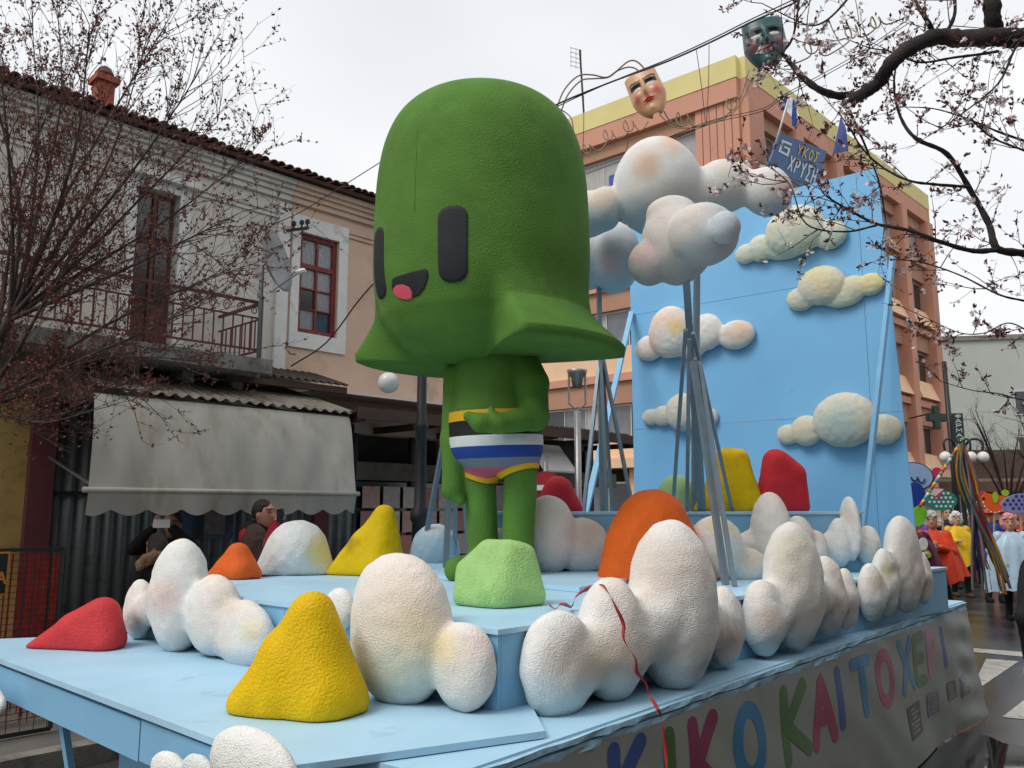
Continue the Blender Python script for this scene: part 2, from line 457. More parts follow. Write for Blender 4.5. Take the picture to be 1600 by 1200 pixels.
# wheels
M_TYRE = mat('tyre_rubber', (0.02, 0.02, 0.02), 0.8, var=(20, 0.2))
for t, w in ((1.6, 0.42), (5.4, 0.42), (1.6, 3.4), (5.4, 3.4)):
    c = NR + e_len * t + e_wid * w; c = (c[0], c[1], 0.42)
    wh = MB().lathe(c, [(0.2, -0.14), (0.38, -0.14), (0.42, -0.09), (0.42, 0.09), (0.38, 0.14), (0.2, 0.14), (0.18, 0.1), (0.05, 0.12)], 24, axis=tuple(e_wid)).build('wheel', M_TYRE, platform, True)
# ragged foam edging strip along the right side, wavy
def strip(name, a, b, w, h, seed, n=70, amp=0.012):
    rg = random.Random(seed); L = np.linalg.norm(b - a); d = (b - a) / L; nn = np.array([d[1], -d[0], 0]); V = []; F = []
    for i in range(n + 1):
        p = a + d * L * i / n
        j = [rg.uniform(-amp, amp) for _ in range(6)]
        V += [p + nn * (w + j[0]) + [0, 0, h / 2 + j[1] * 0.5], p + nn * (w + j[2]) + [0, 0, -h / 2 + j[3]], p + [0, 0, -h / 2], p + [0, 0, h / 2 + j[5] * 0.2]]
    for i in range(n):
        for k in range(4): F.append((i * 4 + k, i * 4 + (k + 1) % 4, i * 4 + 4 + (k + 1) % 4, i * 4 + 4 + k))
    F += [(0, 1, 2, 3), tuple(n * 4 + k for k in (3, 2, 1, 0))]
    o = mk(name, V, [f[::-1] for f in F], M_EDGE, platform); return o
strip('edge_strip', NR - e_len * 0.3 + [0, 0, -0.02], BR + [0, 0, -0.02], 0.02, 0.022, 3, amp=0.005)
strip('edge_strip', NR - e_len * 0.3 + [0, 0, -0.055], BR + [0, 0, -0.055], 0.014, 0.03, 4, amp=0.006)

# raised tier: top board, side panels
T0 = on_z(778, 983, TIERZ)
TLd = on_z(375, 933, TIERZ) - T0; TLd /= np.linalg.norm(TLd)
TRd = on_z(1167, 929, TIERZ) - T0; TRd /= np.linalg.norm(TRd)
LH = math.degrees(math.atan2(TLd[0], TLd[1])); RH = math.degrees(math.atan2(TRd[0], TRd[1]))
FR_L = Frame(T0, LH, flip=True)        # face of the tier towards the front
FR_R = Frame(T0, RH)                   # face of the tier towards the right side
print('tier headings', LH, RH, 'T0', T0)
TLlen = 2.95
RIGHT_END = 5.0
tA, tB = T0, T0 + TLd * TLlen
tC = tB + TRd * 4.2; tD = T0 + TRd * RIGHT_END
ov = 0.012
top_poly = [tA + (-TLd - TRd) * ov, tD - TLd * ov + TRd * ov, tC + TRd * ov, tB + TLd * ov - TRd * ov]
half = (tA + tD) / 2; half2 = (tB + tC) / 2
MB().prism(top_poly, (0, 0, -0.02)).build('tier_top_board', M_BLUE, platform)
def panel(fr, s0, s1, z0, z1, th=0.018, name='side_panel', m=M_BLUE2):
    return MB().fbox(fr, s0, s1, -th, 0, z0, z1).build(name, m, platform)
panel(FR_L, 0.0, 1.42, FZ + 0.001, TIERZ - 0.021); panel(FR_L, 1.424, TLlen, FZ + 0.001, TIERZ - 0.021)
panel(FR_R, 0.018, 2.2, FZ + 0.001, TIERZ - 0.021); panel(FR_R, 2.204, RIGHT_END, FZ + 0.001, TIERZ - 0.021)
FR_B = Frame(tB, RH, flip=True); panel(FR_B, 0, 4.2, FZ + 0.001, TIERZ - 0.021)
# low plinth boards round the figure's feet
q = [on_z(u, v, TIERZ) for u, v in ((600, 898), (905, 926), (1010, 906), (1000, 893), (700, 880))]
MB().prism([p + np.array([0, 0, 0.03]) for p in q], (0, 0, -0.028)).build('plinth_board', M_BLUE, platform)
# third step, just under eye level
S0 = on_z(772, 899, TIERZ); S1 = on_z(1352, 893, TIERZ)
sd = (S1 - S0); SL = np.linalg.norm(sd); sd /= SL
SH = math.degrees(math.atan2(sd[0], sd[1])); FR_S = Frame(S0, SH)
if FR_S.n[1] > 0: FR_S.n = -FR_S.n
sb = -FR_S.n
for s0, s1 in ((0, SL * 0.55), (SL * 0.55 + 0.004, SL)):
    panel(FR_S, s0, s1, TIERZ + 0.001, TOPZ - 0.02, name='step_panel')
MB().fbox(FR_S, -0.01, SL + 0.01, -0.9, 0.012, TOPZ - 0.019, TOPZ).build('step_top_board', M_BLUE, platform)
MB().fbox(FR_S, 0.0, SL * 0.98, -0.9, -0.02, TIERZ + 0.001, TOPZ - 0.021).build('step_core', M_BLUE2, platform)

# ------------------------------------------------------------------ backdrop board
BK_R = on_z(1441, 925, FZ); BK_L = on_y(992, 797, 10.35)
bd = (BK_L - BK_R); bd[2] = 0; BW = np.linalg.norm(bd); bd /= BW
BKH = math.degrees(math.atan2(bd[0], bd[1])); FR_K = Frame(BK_R, BKH, flip=True)
print('backdrop', BK_R, BW, BKH)
backdrop = thing('backdrop_board', 'tall sky blue plywood backdrop with foam clouds fixed on it', 'backdrop', (BK_R[0], BK_R[1], FZ))
_, zt_r = FR_K.uv(1370, 262); _, zt_l = FR_K.uv(1005, 300)
ZT = zt_r
_, z1 = FR_K.uv(1230, 655); _, z2 = FR_K.uv(1240, 450)
zs = [FZ + 0.002, z1, z2, ZT]
# the right edge leans in slightly towards the top
sl_top = FR_K.uv(1370, 265)[0]
def edge_s(z): return sl_top * (z - FZ) / (ZT - FZ)
sj = FR_K.uv(1352, 500)[0]
for i in range(3):
    a, b = zs[i] + 0.002, zs[i + 1] - 0.002
    for s0, s1 in (('e', sj - 0.003), (sj + 0.002, BW)):
        p = [FR_K.pt(edge_s(a) if s0 == 'e' else s0, 0, a), FR_K.pt(s1, 0, a), FR_K.pt(s1, 0, b), FR_K.pt(edge_s(b) if s0 == 'e' else s0, 0, b)]
        MB().prism(p, -FR_K.n * 0.018).build('panel', M_BACK, backdrop)
for s in (0.25, BW * 0.33, BW * 0.66, BW - 0.1):
    MB().fbox(FR_K, s - 0.03, s + 0.03, -0.08, -0.02, FZ, ZT - 0.05).build('rear_stud', M_BRACE, backdrop)
tp = FR_K.pt(FR_K.uv(1395, 400, 0.03)[0], 0.03, FR_K.uv(1395, 400, 0.03)[1])
MB().bar(tp, on_z(1337, 930, FZ), 0.055, 0.035).build('brace', M_BRACE, backdrop)
tp = FR_K.pt(FR_K.uv(987, 488, 0.03)[0], 0.03, FR_K.uv(987, 488, 0.03)[1])
bp = on_y(885, 775, 8.0)
MB().bar(tp, (bp[0], bp[1], FZ + 0.02 + 0.0), 0.06, 0.04).build('brace', M_BRACE, backdrop)

# ------------------------------------------------------------------ colour functions for sprayed foam
WHITE = np.array(sr(243, 241, 236)); PEACH = np.array(sr(240, 196, 166)); CREAM = np.array(sr(240, 218, 160)); PINK = np.array(sr(240, 180, 164))
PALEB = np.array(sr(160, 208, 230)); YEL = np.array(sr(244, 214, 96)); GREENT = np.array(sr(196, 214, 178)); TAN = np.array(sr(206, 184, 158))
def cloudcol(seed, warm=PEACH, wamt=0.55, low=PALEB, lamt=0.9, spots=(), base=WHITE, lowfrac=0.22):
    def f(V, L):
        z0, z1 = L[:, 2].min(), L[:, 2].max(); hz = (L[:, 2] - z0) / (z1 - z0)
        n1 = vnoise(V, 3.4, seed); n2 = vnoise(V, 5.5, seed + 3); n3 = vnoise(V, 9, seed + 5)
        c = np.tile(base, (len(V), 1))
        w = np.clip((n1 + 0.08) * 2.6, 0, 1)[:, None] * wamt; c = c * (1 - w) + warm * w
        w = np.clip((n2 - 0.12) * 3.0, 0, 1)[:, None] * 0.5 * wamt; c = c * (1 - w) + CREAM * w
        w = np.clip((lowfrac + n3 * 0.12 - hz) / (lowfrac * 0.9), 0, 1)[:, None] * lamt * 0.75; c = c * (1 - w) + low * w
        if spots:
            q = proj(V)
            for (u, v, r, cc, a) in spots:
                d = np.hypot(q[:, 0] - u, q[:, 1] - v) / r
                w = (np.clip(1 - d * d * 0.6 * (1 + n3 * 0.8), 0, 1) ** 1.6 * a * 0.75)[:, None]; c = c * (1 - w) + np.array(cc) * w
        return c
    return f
def plaincol(c, amt=0.08, sc=6, seed=0, alt=None, spots=()):
    c = np.array(c)
    def f(V, L):
        n = vnoise(V, sc, seed)[:, None] + 0.5 * vnoise(V, sc * 3, seed + 2)[:, None]
        o = c * (1 + amt * 2 * n)
        if alt is not None:
            w = np.clip(n * 2, 0, 1); o = o * (1 - w) + np.array(alt) * w
        if spots:
            q = proj(V)
            for (u, v, r, cc, a) in spots:
                d = np.hypot(q[:, 0] - u, q[:, 1] - v) / r
                w = (np.clip(1 - d * d, 0, 1) * a)[:, None]; o = o * (1 - w) + np.array(cc) * w
        return np.clip(o, 0, 1)
    return f

# ------------------------------------------------------------------ foam clouds
def wall_cloud(label, fr, lobes, colf, group, thick=0.55, n_off=0.0, h=None, cut=None, tmax=0.24, tmin=0.0, k=None, name='foam_cloud'):
    """lobes (u, v, ru, rv) in photo pixels, laid against the standing plane fr; n_off pushes them out of it"""
    pr = []
    for l in lobes:
        u, v, ru, rv = l[:4]; dn = l[4] if len(l) > 4 else 0.0
        s, z = fr.uv(u, v, n_off + 0.1)
        p = fr.pt(s, n_off, z); t = p[1] / ray(u, v)[1]; px = t / FPX
        rz = rv * px
        los = np.array([p[0], p[1], 0]); los /= np.linalg.norm(los); perp = np.array([los[1], -los[0], 0])
        c = abs(fr.d @ perp); sn = abs(fr.n @ perp); W = ru * px
        T = max(tmin, min(tmax, thick * rz, W / max(sn, 0.2) * 0.85))
        rs = 1.16 * math.sqrt(max(W * W - (T * sn) ** 2, (0.35 * W) ** 2)) / c
        s, z = fr.uv(u, v, n_off + T * 0.55 + dn)
        pr.append(('e', (s, n_off + T * 0.55 + dn, z), (rs, T, rz)))
    sc = max(q[2][2] for q in pr)
    if name == 'foam_cloud' and k is None:
        for a, b in zip(pr[:-1], pr[1:]):      # webs between neighbouring lobes
            ca, cb = np.array(a[1]), np.array(b[1]); r1 = min(a[2][0], a[2][2]) * 0.8; r2 = min(b[2][0], b[2][2]) * 0.8
            if 0.88 * (a[2][0] + b[2][0]) < abs(ca[0] - cb[0]) < 1.6 * (a[2][2] + b[2][2]): pr.append(('c', tuple(ca - [0, 0, 0.2 * a[2][2]]), tuple(cb), min(r1, a[2][1] * .95), min(r2, b[2][1] * .95)))
    hh = h or max(0.009, sc / 22)
    o = blob(name, pr, M_FOAM, None, hh, k or sc * 0.13, fr, cut, (sc * 0.015, 6 / max(sc, 0.15), len(label)), colf, extra=lambda g, d: np.maximum(d, (n_off - 0.02) - g[:, 1]))
    return tag(o, label, 'cloud', group)
GR1 = 'white foam clouds leaning on the float steps'
P_ = lambda *a: np.array(sr(*a))
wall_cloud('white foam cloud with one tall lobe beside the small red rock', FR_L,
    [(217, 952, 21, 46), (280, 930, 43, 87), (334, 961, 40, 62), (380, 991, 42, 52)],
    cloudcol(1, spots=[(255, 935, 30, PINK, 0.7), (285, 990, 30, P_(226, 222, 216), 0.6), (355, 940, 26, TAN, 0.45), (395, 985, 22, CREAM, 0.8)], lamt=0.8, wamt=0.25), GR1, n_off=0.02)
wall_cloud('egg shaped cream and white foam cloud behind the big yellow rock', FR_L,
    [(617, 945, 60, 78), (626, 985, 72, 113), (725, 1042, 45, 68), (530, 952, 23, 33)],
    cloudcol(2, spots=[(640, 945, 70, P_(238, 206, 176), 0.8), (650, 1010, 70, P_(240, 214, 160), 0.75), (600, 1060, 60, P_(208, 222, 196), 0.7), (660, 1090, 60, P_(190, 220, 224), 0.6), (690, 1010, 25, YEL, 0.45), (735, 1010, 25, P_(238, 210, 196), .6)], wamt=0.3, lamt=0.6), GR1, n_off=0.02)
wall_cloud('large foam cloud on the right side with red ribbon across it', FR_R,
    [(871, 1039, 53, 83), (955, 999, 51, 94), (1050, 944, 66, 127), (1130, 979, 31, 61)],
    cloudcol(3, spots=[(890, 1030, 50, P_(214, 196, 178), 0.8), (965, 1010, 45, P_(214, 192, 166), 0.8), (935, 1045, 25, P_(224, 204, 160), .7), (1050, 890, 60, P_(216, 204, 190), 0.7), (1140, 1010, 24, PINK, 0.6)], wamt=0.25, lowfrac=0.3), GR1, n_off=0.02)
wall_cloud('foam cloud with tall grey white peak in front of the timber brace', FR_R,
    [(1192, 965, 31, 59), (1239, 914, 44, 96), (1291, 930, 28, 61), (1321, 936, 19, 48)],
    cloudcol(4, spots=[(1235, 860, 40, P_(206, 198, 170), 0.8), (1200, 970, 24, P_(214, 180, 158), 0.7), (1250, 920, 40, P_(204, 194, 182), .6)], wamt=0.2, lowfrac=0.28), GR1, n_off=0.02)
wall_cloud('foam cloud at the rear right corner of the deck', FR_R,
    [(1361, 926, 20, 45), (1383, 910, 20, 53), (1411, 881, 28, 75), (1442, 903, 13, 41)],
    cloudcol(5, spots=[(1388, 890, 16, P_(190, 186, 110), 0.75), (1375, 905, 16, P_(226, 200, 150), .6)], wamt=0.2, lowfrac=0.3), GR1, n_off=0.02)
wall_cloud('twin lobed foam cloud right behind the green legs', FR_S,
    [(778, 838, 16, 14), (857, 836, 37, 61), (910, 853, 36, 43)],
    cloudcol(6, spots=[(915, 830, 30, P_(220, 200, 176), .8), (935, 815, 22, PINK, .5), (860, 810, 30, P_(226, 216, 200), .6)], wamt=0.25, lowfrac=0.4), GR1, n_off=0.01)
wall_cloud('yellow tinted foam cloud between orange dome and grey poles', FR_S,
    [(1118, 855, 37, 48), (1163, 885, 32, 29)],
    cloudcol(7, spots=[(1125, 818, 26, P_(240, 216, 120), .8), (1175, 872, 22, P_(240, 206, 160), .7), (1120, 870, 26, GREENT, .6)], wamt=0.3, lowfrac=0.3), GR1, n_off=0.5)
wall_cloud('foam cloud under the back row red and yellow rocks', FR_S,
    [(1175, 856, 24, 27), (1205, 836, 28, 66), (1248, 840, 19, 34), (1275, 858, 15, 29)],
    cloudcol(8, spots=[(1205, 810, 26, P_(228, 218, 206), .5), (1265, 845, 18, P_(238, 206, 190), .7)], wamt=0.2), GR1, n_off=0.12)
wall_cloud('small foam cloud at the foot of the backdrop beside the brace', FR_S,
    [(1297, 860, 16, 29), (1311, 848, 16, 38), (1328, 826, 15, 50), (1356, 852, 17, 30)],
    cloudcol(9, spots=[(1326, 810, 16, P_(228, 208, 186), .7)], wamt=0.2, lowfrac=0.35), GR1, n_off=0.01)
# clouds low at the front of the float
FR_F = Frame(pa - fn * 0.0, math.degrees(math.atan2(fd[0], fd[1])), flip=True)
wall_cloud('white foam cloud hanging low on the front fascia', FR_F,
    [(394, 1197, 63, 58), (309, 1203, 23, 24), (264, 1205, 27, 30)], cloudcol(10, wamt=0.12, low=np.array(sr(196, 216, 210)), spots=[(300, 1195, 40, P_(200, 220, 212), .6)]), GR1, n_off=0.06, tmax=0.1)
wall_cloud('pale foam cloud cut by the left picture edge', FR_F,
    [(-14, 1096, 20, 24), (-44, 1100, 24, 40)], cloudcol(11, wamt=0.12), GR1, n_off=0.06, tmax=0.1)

GR2 = 'small foam clouds fixed on the blue backdrop'
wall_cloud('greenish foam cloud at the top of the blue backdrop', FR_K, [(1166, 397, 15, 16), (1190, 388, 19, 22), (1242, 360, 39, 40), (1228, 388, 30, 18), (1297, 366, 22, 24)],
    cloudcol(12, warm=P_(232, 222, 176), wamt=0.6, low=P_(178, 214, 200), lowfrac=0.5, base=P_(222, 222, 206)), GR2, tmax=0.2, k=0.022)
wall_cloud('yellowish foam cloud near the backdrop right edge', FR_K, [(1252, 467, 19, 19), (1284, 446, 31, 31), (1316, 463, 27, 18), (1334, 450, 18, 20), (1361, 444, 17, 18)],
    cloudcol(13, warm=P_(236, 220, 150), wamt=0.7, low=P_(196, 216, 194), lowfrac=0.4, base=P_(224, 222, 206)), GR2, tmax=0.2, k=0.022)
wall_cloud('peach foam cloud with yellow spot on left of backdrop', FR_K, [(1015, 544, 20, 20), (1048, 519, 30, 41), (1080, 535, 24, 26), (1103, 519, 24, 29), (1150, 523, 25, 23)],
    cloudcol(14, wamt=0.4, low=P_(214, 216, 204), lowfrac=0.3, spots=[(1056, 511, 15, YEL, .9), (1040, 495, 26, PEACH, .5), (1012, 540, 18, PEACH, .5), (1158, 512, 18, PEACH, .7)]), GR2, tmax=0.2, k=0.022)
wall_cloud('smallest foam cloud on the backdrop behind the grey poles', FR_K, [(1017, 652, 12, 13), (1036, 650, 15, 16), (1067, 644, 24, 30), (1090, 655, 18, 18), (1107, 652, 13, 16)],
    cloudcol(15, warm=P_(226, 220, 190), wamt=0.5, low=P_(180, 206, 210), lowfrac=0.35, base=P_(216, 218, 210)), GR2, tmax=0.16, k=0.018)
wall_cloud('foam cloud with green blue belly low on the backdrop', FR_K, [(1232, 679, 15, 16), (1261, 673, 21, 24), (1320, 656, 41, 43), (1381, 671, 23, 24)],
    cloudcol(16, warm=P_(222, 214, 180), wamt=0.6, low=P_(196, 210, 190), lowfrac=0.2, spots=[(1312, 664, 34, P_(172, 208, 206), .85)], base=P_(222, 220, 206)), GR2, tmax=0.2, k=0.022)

# hanging clouds carried on poles
def hang_cloud(label, lobes, Y, colf):
    pr = []
    for (u, v, ru, rv, dy) in lobes:
        p = on_y(u, v, Y + dy); px = (Y + dy) / ray(u, v)[1] / FPX
        pr.append(('e', tuple(p), (ru * px, (ru + rv) * 0.5 * px * 0.9, rv * px)))
    sc = max(q[2][2] for q in pr)
    o = blob('foam_cloud', pr, M_FOAM, None, sc / 22, sc * 0.13, None, None, (sc * 0.02, 2.2 / sc, len(label)), colf)
    return tag(o, label, 'cloud', 'foam clouds carried on poles')
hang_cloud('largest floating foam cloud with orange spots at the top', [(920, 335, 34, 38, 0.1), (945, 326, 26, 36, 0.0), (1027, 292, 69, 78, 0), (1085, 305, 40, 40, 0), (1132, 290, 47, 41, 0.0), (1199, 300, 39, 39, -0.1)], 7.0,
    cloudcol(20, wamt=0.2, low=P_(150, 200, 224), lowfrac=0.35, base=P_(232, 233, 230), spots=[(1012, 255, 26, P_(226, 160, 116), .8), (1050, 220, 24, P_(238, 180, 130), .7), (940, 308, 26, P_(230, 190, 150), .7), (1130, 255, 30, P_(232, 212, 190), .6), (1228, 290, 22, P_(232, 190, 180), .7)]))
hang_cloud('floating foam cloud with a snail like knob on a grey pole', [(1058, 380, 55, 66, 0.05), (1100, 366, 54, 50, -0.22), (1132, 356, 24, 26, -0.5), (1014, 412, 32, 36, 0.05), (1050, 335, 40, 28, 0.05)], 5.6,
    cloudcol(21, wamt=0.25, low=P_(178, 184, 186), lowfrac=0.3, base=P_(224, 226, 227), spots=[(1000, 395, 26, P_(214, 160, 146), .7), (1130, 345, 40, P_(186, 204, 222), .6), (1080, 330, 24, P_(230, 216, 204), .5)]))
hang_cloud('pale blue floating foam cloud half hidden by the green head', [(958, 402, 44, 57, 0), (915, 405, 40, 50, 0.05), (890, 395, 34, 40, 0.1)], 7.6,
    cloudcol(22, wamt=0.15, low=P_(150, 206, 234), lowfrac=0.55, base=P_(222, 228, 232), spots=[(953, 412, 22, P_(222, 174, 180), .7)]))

def stand(name, label, polys, widths):
    lo = min((np.array(p[-1]) for p in polys), key=lambda q: q[2])
    o = thing(name, label, 'pole stand', (lo[0], lo[1], lo[2]), 'grey pole stands of the floating clouds')
    for i, (p, w) in enumerate(zip(polys, widths)):
        MB().bar(p[0], p[1], w, w).build('main_pole' if i == 0 else 'leg', M_POLE, o)
    return o
Y = 5.6
stand('cloud_stand', 'grey pole bundle under the snail like cloud behind the orange dome',
    [(on_y(1072, 430, Y), on_z(1100, 880, TIERZ)), (on_y(1071, 515, Y), on_z(1045, 880, TIERZ)), (on_y(1077, 530, Y), on_z(1072, 890, TIERZ)),
     (on_y(1083, 565, Y - .05), on_z(1134, 914, TIERZ)), (on_y(1092, 565, Y - .03), on_z(1148, 917, TIERZ)),
     (on_y(1083, 520, Y), on_y(1144, 797, 6.9)), (on_y(1086, 560, Y + .04), on_y(1101, 797, 6.8))], [0.05, 0.026, 0.026, 0.036, 0.026, 0.025, 0.025])
Y = 7.6
stand('cloud_stand', 'thin pale pole bundle under the cloud beside the green head',
    [(on_y(936, 450, Y), on_y(941, 800, Y)), (on_y(937, 560, Y), on_y(912, 799, Y - .4)), (on_y(938, 560, Y - .03), on_y(948, 800, Y - .3)),
     (on_y(940, 560, Y), on_y(957, 800, Y + .2)), (on_y(942, 560, Y), on_y(985, 776, Y - .1))], [0.04, 0.03, 0.03, 0.03, 0.03])
Y = 6.5
stand('cloud_stand', 'pole bundle standing behind the green figure beside the pale blue dome',
    [(on_y(712, 560, Y), on_z(696, 893, TIERZ)), (on_y(710, 600, Y), on_z(657, 884, TIERZ)), (on_y(713, 600, Y), on_z(711, 884, TIERZ)), (on_y(715, 600, Y), on_z(733, 884, TIERZ))], [0.042, 0.034, 0.034, 0.034])
stand('cloud_stand', 'single pole holding up the largest floating cloud',
    [(on_y(1090, 325, 7.0), on_y(1085, 800, 7.0))], [0.045])

# ------------------------------------------------------------------ foam rocks
def rock(label, base, z, pts, links, colf, dscale=0.8, noise=0.02, group='painted foam rocks on the float', k=0.09, name='foam_rock', h=None):
    """base: pixel under the rock; pts (u, v, r_px, depth offset in m)"""
    b = on_z(base[0], base[1], z); Y = b[1]
    P = []
    for q in pts:
        u, v, r = q[:3]; dy = q[3] if len(q) > 3 else 0.0
        p = on_y(u, v, Y + dy); px = (Y + dy) / ray(u, v)[1] / FPX
        P.append((p, r * px))
    sc = max(p[0][2] for p in P) - z
    pr = [hull([P[a] for a in g]) for g in links]
    hh = h or max(0.009, sc / 40)
    o = blob(name, pr, M_ROCK, None, hh, k * sc * 2, None, z + 0.003, (noise * sc, 3.0 / sc, len(label)), colf, relax=7)
    return tag(o, label, 'rock', group)
rock('small red foam rock with a long toe at the left', (120, 1012), SLABZ, [(160, 961, 27), (174, 1000, 24), (48, 1020, 15), (150, 1010, 30, 0.1), (118, 984, 27), (164, 1006, 24, -0.06), (95, 1008, 22)], [(0, 1, 3, 4, 5), (4, 6, 2), (0, 4, 6, 5)], plaincol(sr(214, 62, 66), 0.06), noise=0.012, k=0.05)
rock('big yellow foam rock at the front of the float', (470, 1112), SLABZ, [(488, 962, 38), (534, 1096, 44), (392, 1102, 38), (480, 1090, 60, 0.06), (505, 1096, 50, -0.06), (452, 1030, 42), (430, 1090, 50)], [(0, 1, 3, 4, 5), (5, 6, 2, 4), (5, 3, 6)], plaincol(sr(236, 192, 0), 0.05, alt=sr(210, 166, 0)), k=0.07, noise=0.01)
rock('small orange foam rock beside the pale dome', (370, 904), TIERZ, [(372, 866, 19), (333, 902, 12), (397, 898, 13), (370, 890, 22, 0.06), (375, 892, 20, -0.05), (352, 885, 14)], [(0, 2, 3, 4, 5), (5, 1, 4, 3)], plaincol(sr(234, 104, 36), 0.06), noise=0.012)
rock('pale white dome with a yellow blush behind the orange rock', (462, 897), TIERZ, [(464, 861, 49), (426, 894, 28), (497, 892, 26)], [(0, 1, 2)], plaincol(sr(228, 230, 228), 0.03, spots=[(503, 862, 32, sr(244, 226, 150), .9)]), noise=0.006)
rock('yellow foam rock with leaning peak left of the green legs', (572, 898), TIERZ, [(600, 806, 18), (614, 890, 21), (520, 900, 14), (575, 885, 36, 0.05), (568, 852, 20), (590, 890, 26, -0.05)], [(0, 1, 3, 4, 5), (4, 2, 5, 3)], plaincol(sr(232, 194, 0), 0.07, alt=sr(186, 154, 6)), noise=0.02)
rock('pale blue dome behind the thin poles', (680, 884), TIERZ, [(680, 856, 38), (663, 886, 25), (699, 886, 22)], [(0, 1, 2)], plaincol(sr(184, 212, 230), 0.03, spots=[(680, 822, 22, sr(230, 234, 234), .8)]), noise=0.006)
rock('pale green foam boulder in front of the green legs', (780, 945), TIERZ, [(765, 864, 22), (815, 872, 24, 0.02), (730, 930, 24), (830, 930, 24), (780, 930, 44, -0.05), (795, 858, 16, -0.03), (730, 890, 18, 0.02), (780, 930, 40, 0.08)], [(0, 1, 2, 3, 4, 5, 6, 7)], plaincol(sr(168, 212, 130), 0.08, alt=sr(146, 192, 110)), k=0.03, noise=0.022)
rock('large smooth orange dome in the middle of the float', (1025, 908), TIERZ, [(1020, 820, 57), (972, 908, 40), (1084, 908, 38), (1022, 905, 60), (1000, 850, 55)], [(0, 1, 2, 3, 4)], plaincol(sr(228, 100, 26), 0.05), noise=0.006)
YT = S0[1] + 0.35
def rock_top(label, Y, pts, links, colf, noise=0.02, k=0.08):
    P = [(on_y(q[0], q[1], Y + (q[3] if len(q) > 3 else 0)), q[2] * Y / FPX) for q in pts]
    sc = max(p[0][2] for p in P) - TOPZ
    pr = [hull([P[a] for a in g]) for g in links]
    o = blob('foam_rock', pr, M_ROCK, None, max(0.012, sc / 34), k * sc * 2, None, TOPZ + 0.003, (noise * sc, 3.0 / sc, len(label)), colf, relax=7)
    return tag(o, label, 'rock', 'painted foam rocks on the float')
rock_top('red dome right behind the green figure', 6.95, [(872, 767, 24), (852, 798, 18), (896, 798, 16)], [(0, 1, 2)], plaincol(sr(204, 48, 60), 0.06), 0.012)
rock_top('pale green dome half hidden by the grey poles', 7.2, [(1057, 769, 28), (1050, 796, 26), (1066, 796, 26)], [(0, 1, 2)], plaincol(sr(174, 212, 150), 0.05), 0.01)
rock_top('yellow foam rock standing on the top step', 7.0, [(1132, 718, 19), (1154, 717, 17), (1118, 792, 18), (1178, 794, 17), (1145, 780, 30, 0.05), (1096, 800, 14), (1126, 760, 20)], [(0, 1, 2, 3, 4), (6, 5, 2)], plaincol(sr(234, 192, 2), 0.08, alt=sr(190, 154, 8)), 0.028)
rock_top('red foam rock standing on the top step by the backdrop', 7.05, [(1212, 722, 21), (1198, 790, 20), (1252, 790, 14), (1240, 742, 20), (1225, 780, 26, 0.05)], [(0, 1, 2, 3, 4)], plaincol(sr(202, 44, 54), 0.06), 0.02)

# ------------------------------------------------------------------ the green figure
M_GREEN = mat('green_painted_foam', sr(92, 136, 55), 0.88, var=(2.6, 0.7, sr(72, 112, 42)), bump=(85, 0.8, 0.006), spec=0.3, grime=(1.8, 0.55, 0.78, sr(108, 148, 72)))
M_BLACKP = mat('black_matte_paint', sr(34, 36, 40), 0.75, var=(14, 0.15), bump=(110, 0.4, 0.004))
M_TONGUE = mat('pink_tongue_paint', sr(226, 84, 110), 0.7, var=(14, 0.06), bump=(110, 0.4, 0.004))
FY = 5.72
ax0 = on_z(760, 905, TIERZ)
FA = np.array([(772 - 800) / FPX * FY, FY, TIERZ])
HD = np.array([(752 - 800) / FPX * (FY + 0.08), FY, 0])
FACE = np.array([-0.629, -0.777, 0])           # direction the figure looks in
SIDE = np.array([0.777, -0.629, 0])            # its left hand side
fig = thing('green_figure', 'giant green bell headed foam figure in striped swim briefs', 'figure', tuple(FA))
# head: surface r(angle, profile) blended between a plain profile and one flaring into a brim
def cr(P, n):
    P = np.array(P, float); P = np.vstack([2 * P[0] - P[1], P, 2 * P[-1] - P[-2]]); o = []
    for i in range(1, len(P) - 2):
        for j in range(n):
            t = j / n; a, b, c, d = P[i - 1], P[i], P[i + 1], P[i + 2]
            o.append(0.5 * ((2 * b) + (c - a) * t + (2 * a - 5 * b + 4 * c - d) * t * t + (3 * b - a - 3 * c + d) * t ** 3))
    o.append(P[-2]); return np.array(o)
PF = [(0.0, 4.70), (0.25, 4.69), (0.46, 4.635), (0.61, 4.51), (0.70, 4.32), (0.745, 4.08), (0.762, 3.78), (0.765, 3.48), (0.752, 3.25), (0.70, 3.04), (0.585, 2.87), (0.42, 2.775), (0.2, 2.745), (0.0, 2.74)]
PL = [(0.0, 4.70), (0.25, 4.69), (0.46, 4.635), (0.61, 4.51), (0.70, 4.32), (0.745, 4.08), (0.762, 3.78), (0.766, 3.48), (0.755, 3.22), (0.772, 3.07), (0.855, 2.97), (1.0, 2.83), (1.0, 2.83), (0.99, 2.78), (0.99, 2.78), (0.8, 2.76), (0.0, 2.76)]
pf = cr(PF[:10], 6); pl = cr(PL[:10], 6)
pf = np.vstack([pf[:-1], cr(PF[9:], 8)]); 
pl2 = np.vstack([cr(PL[9:12], 10)[:-1], np.linspace(PL[11], PL[13], 3)[:-1], np.linspace(PL[13], PL[16], 12)])
pl = np.vstack([pl[:-1], pl2])
def resamp(p, n):
    d = np.concatenate([[0], np.cumsum(np.linalg.norm(np.diff(p, axis=0), axis=1))]); t = np.linspace(0, 1, n) * d[-1]
    return np.stack([np.interp(t, d, p[:, 0]), np.interp(t, d, p[:, 1])], 1)
n1 = 54
NLOW = 34
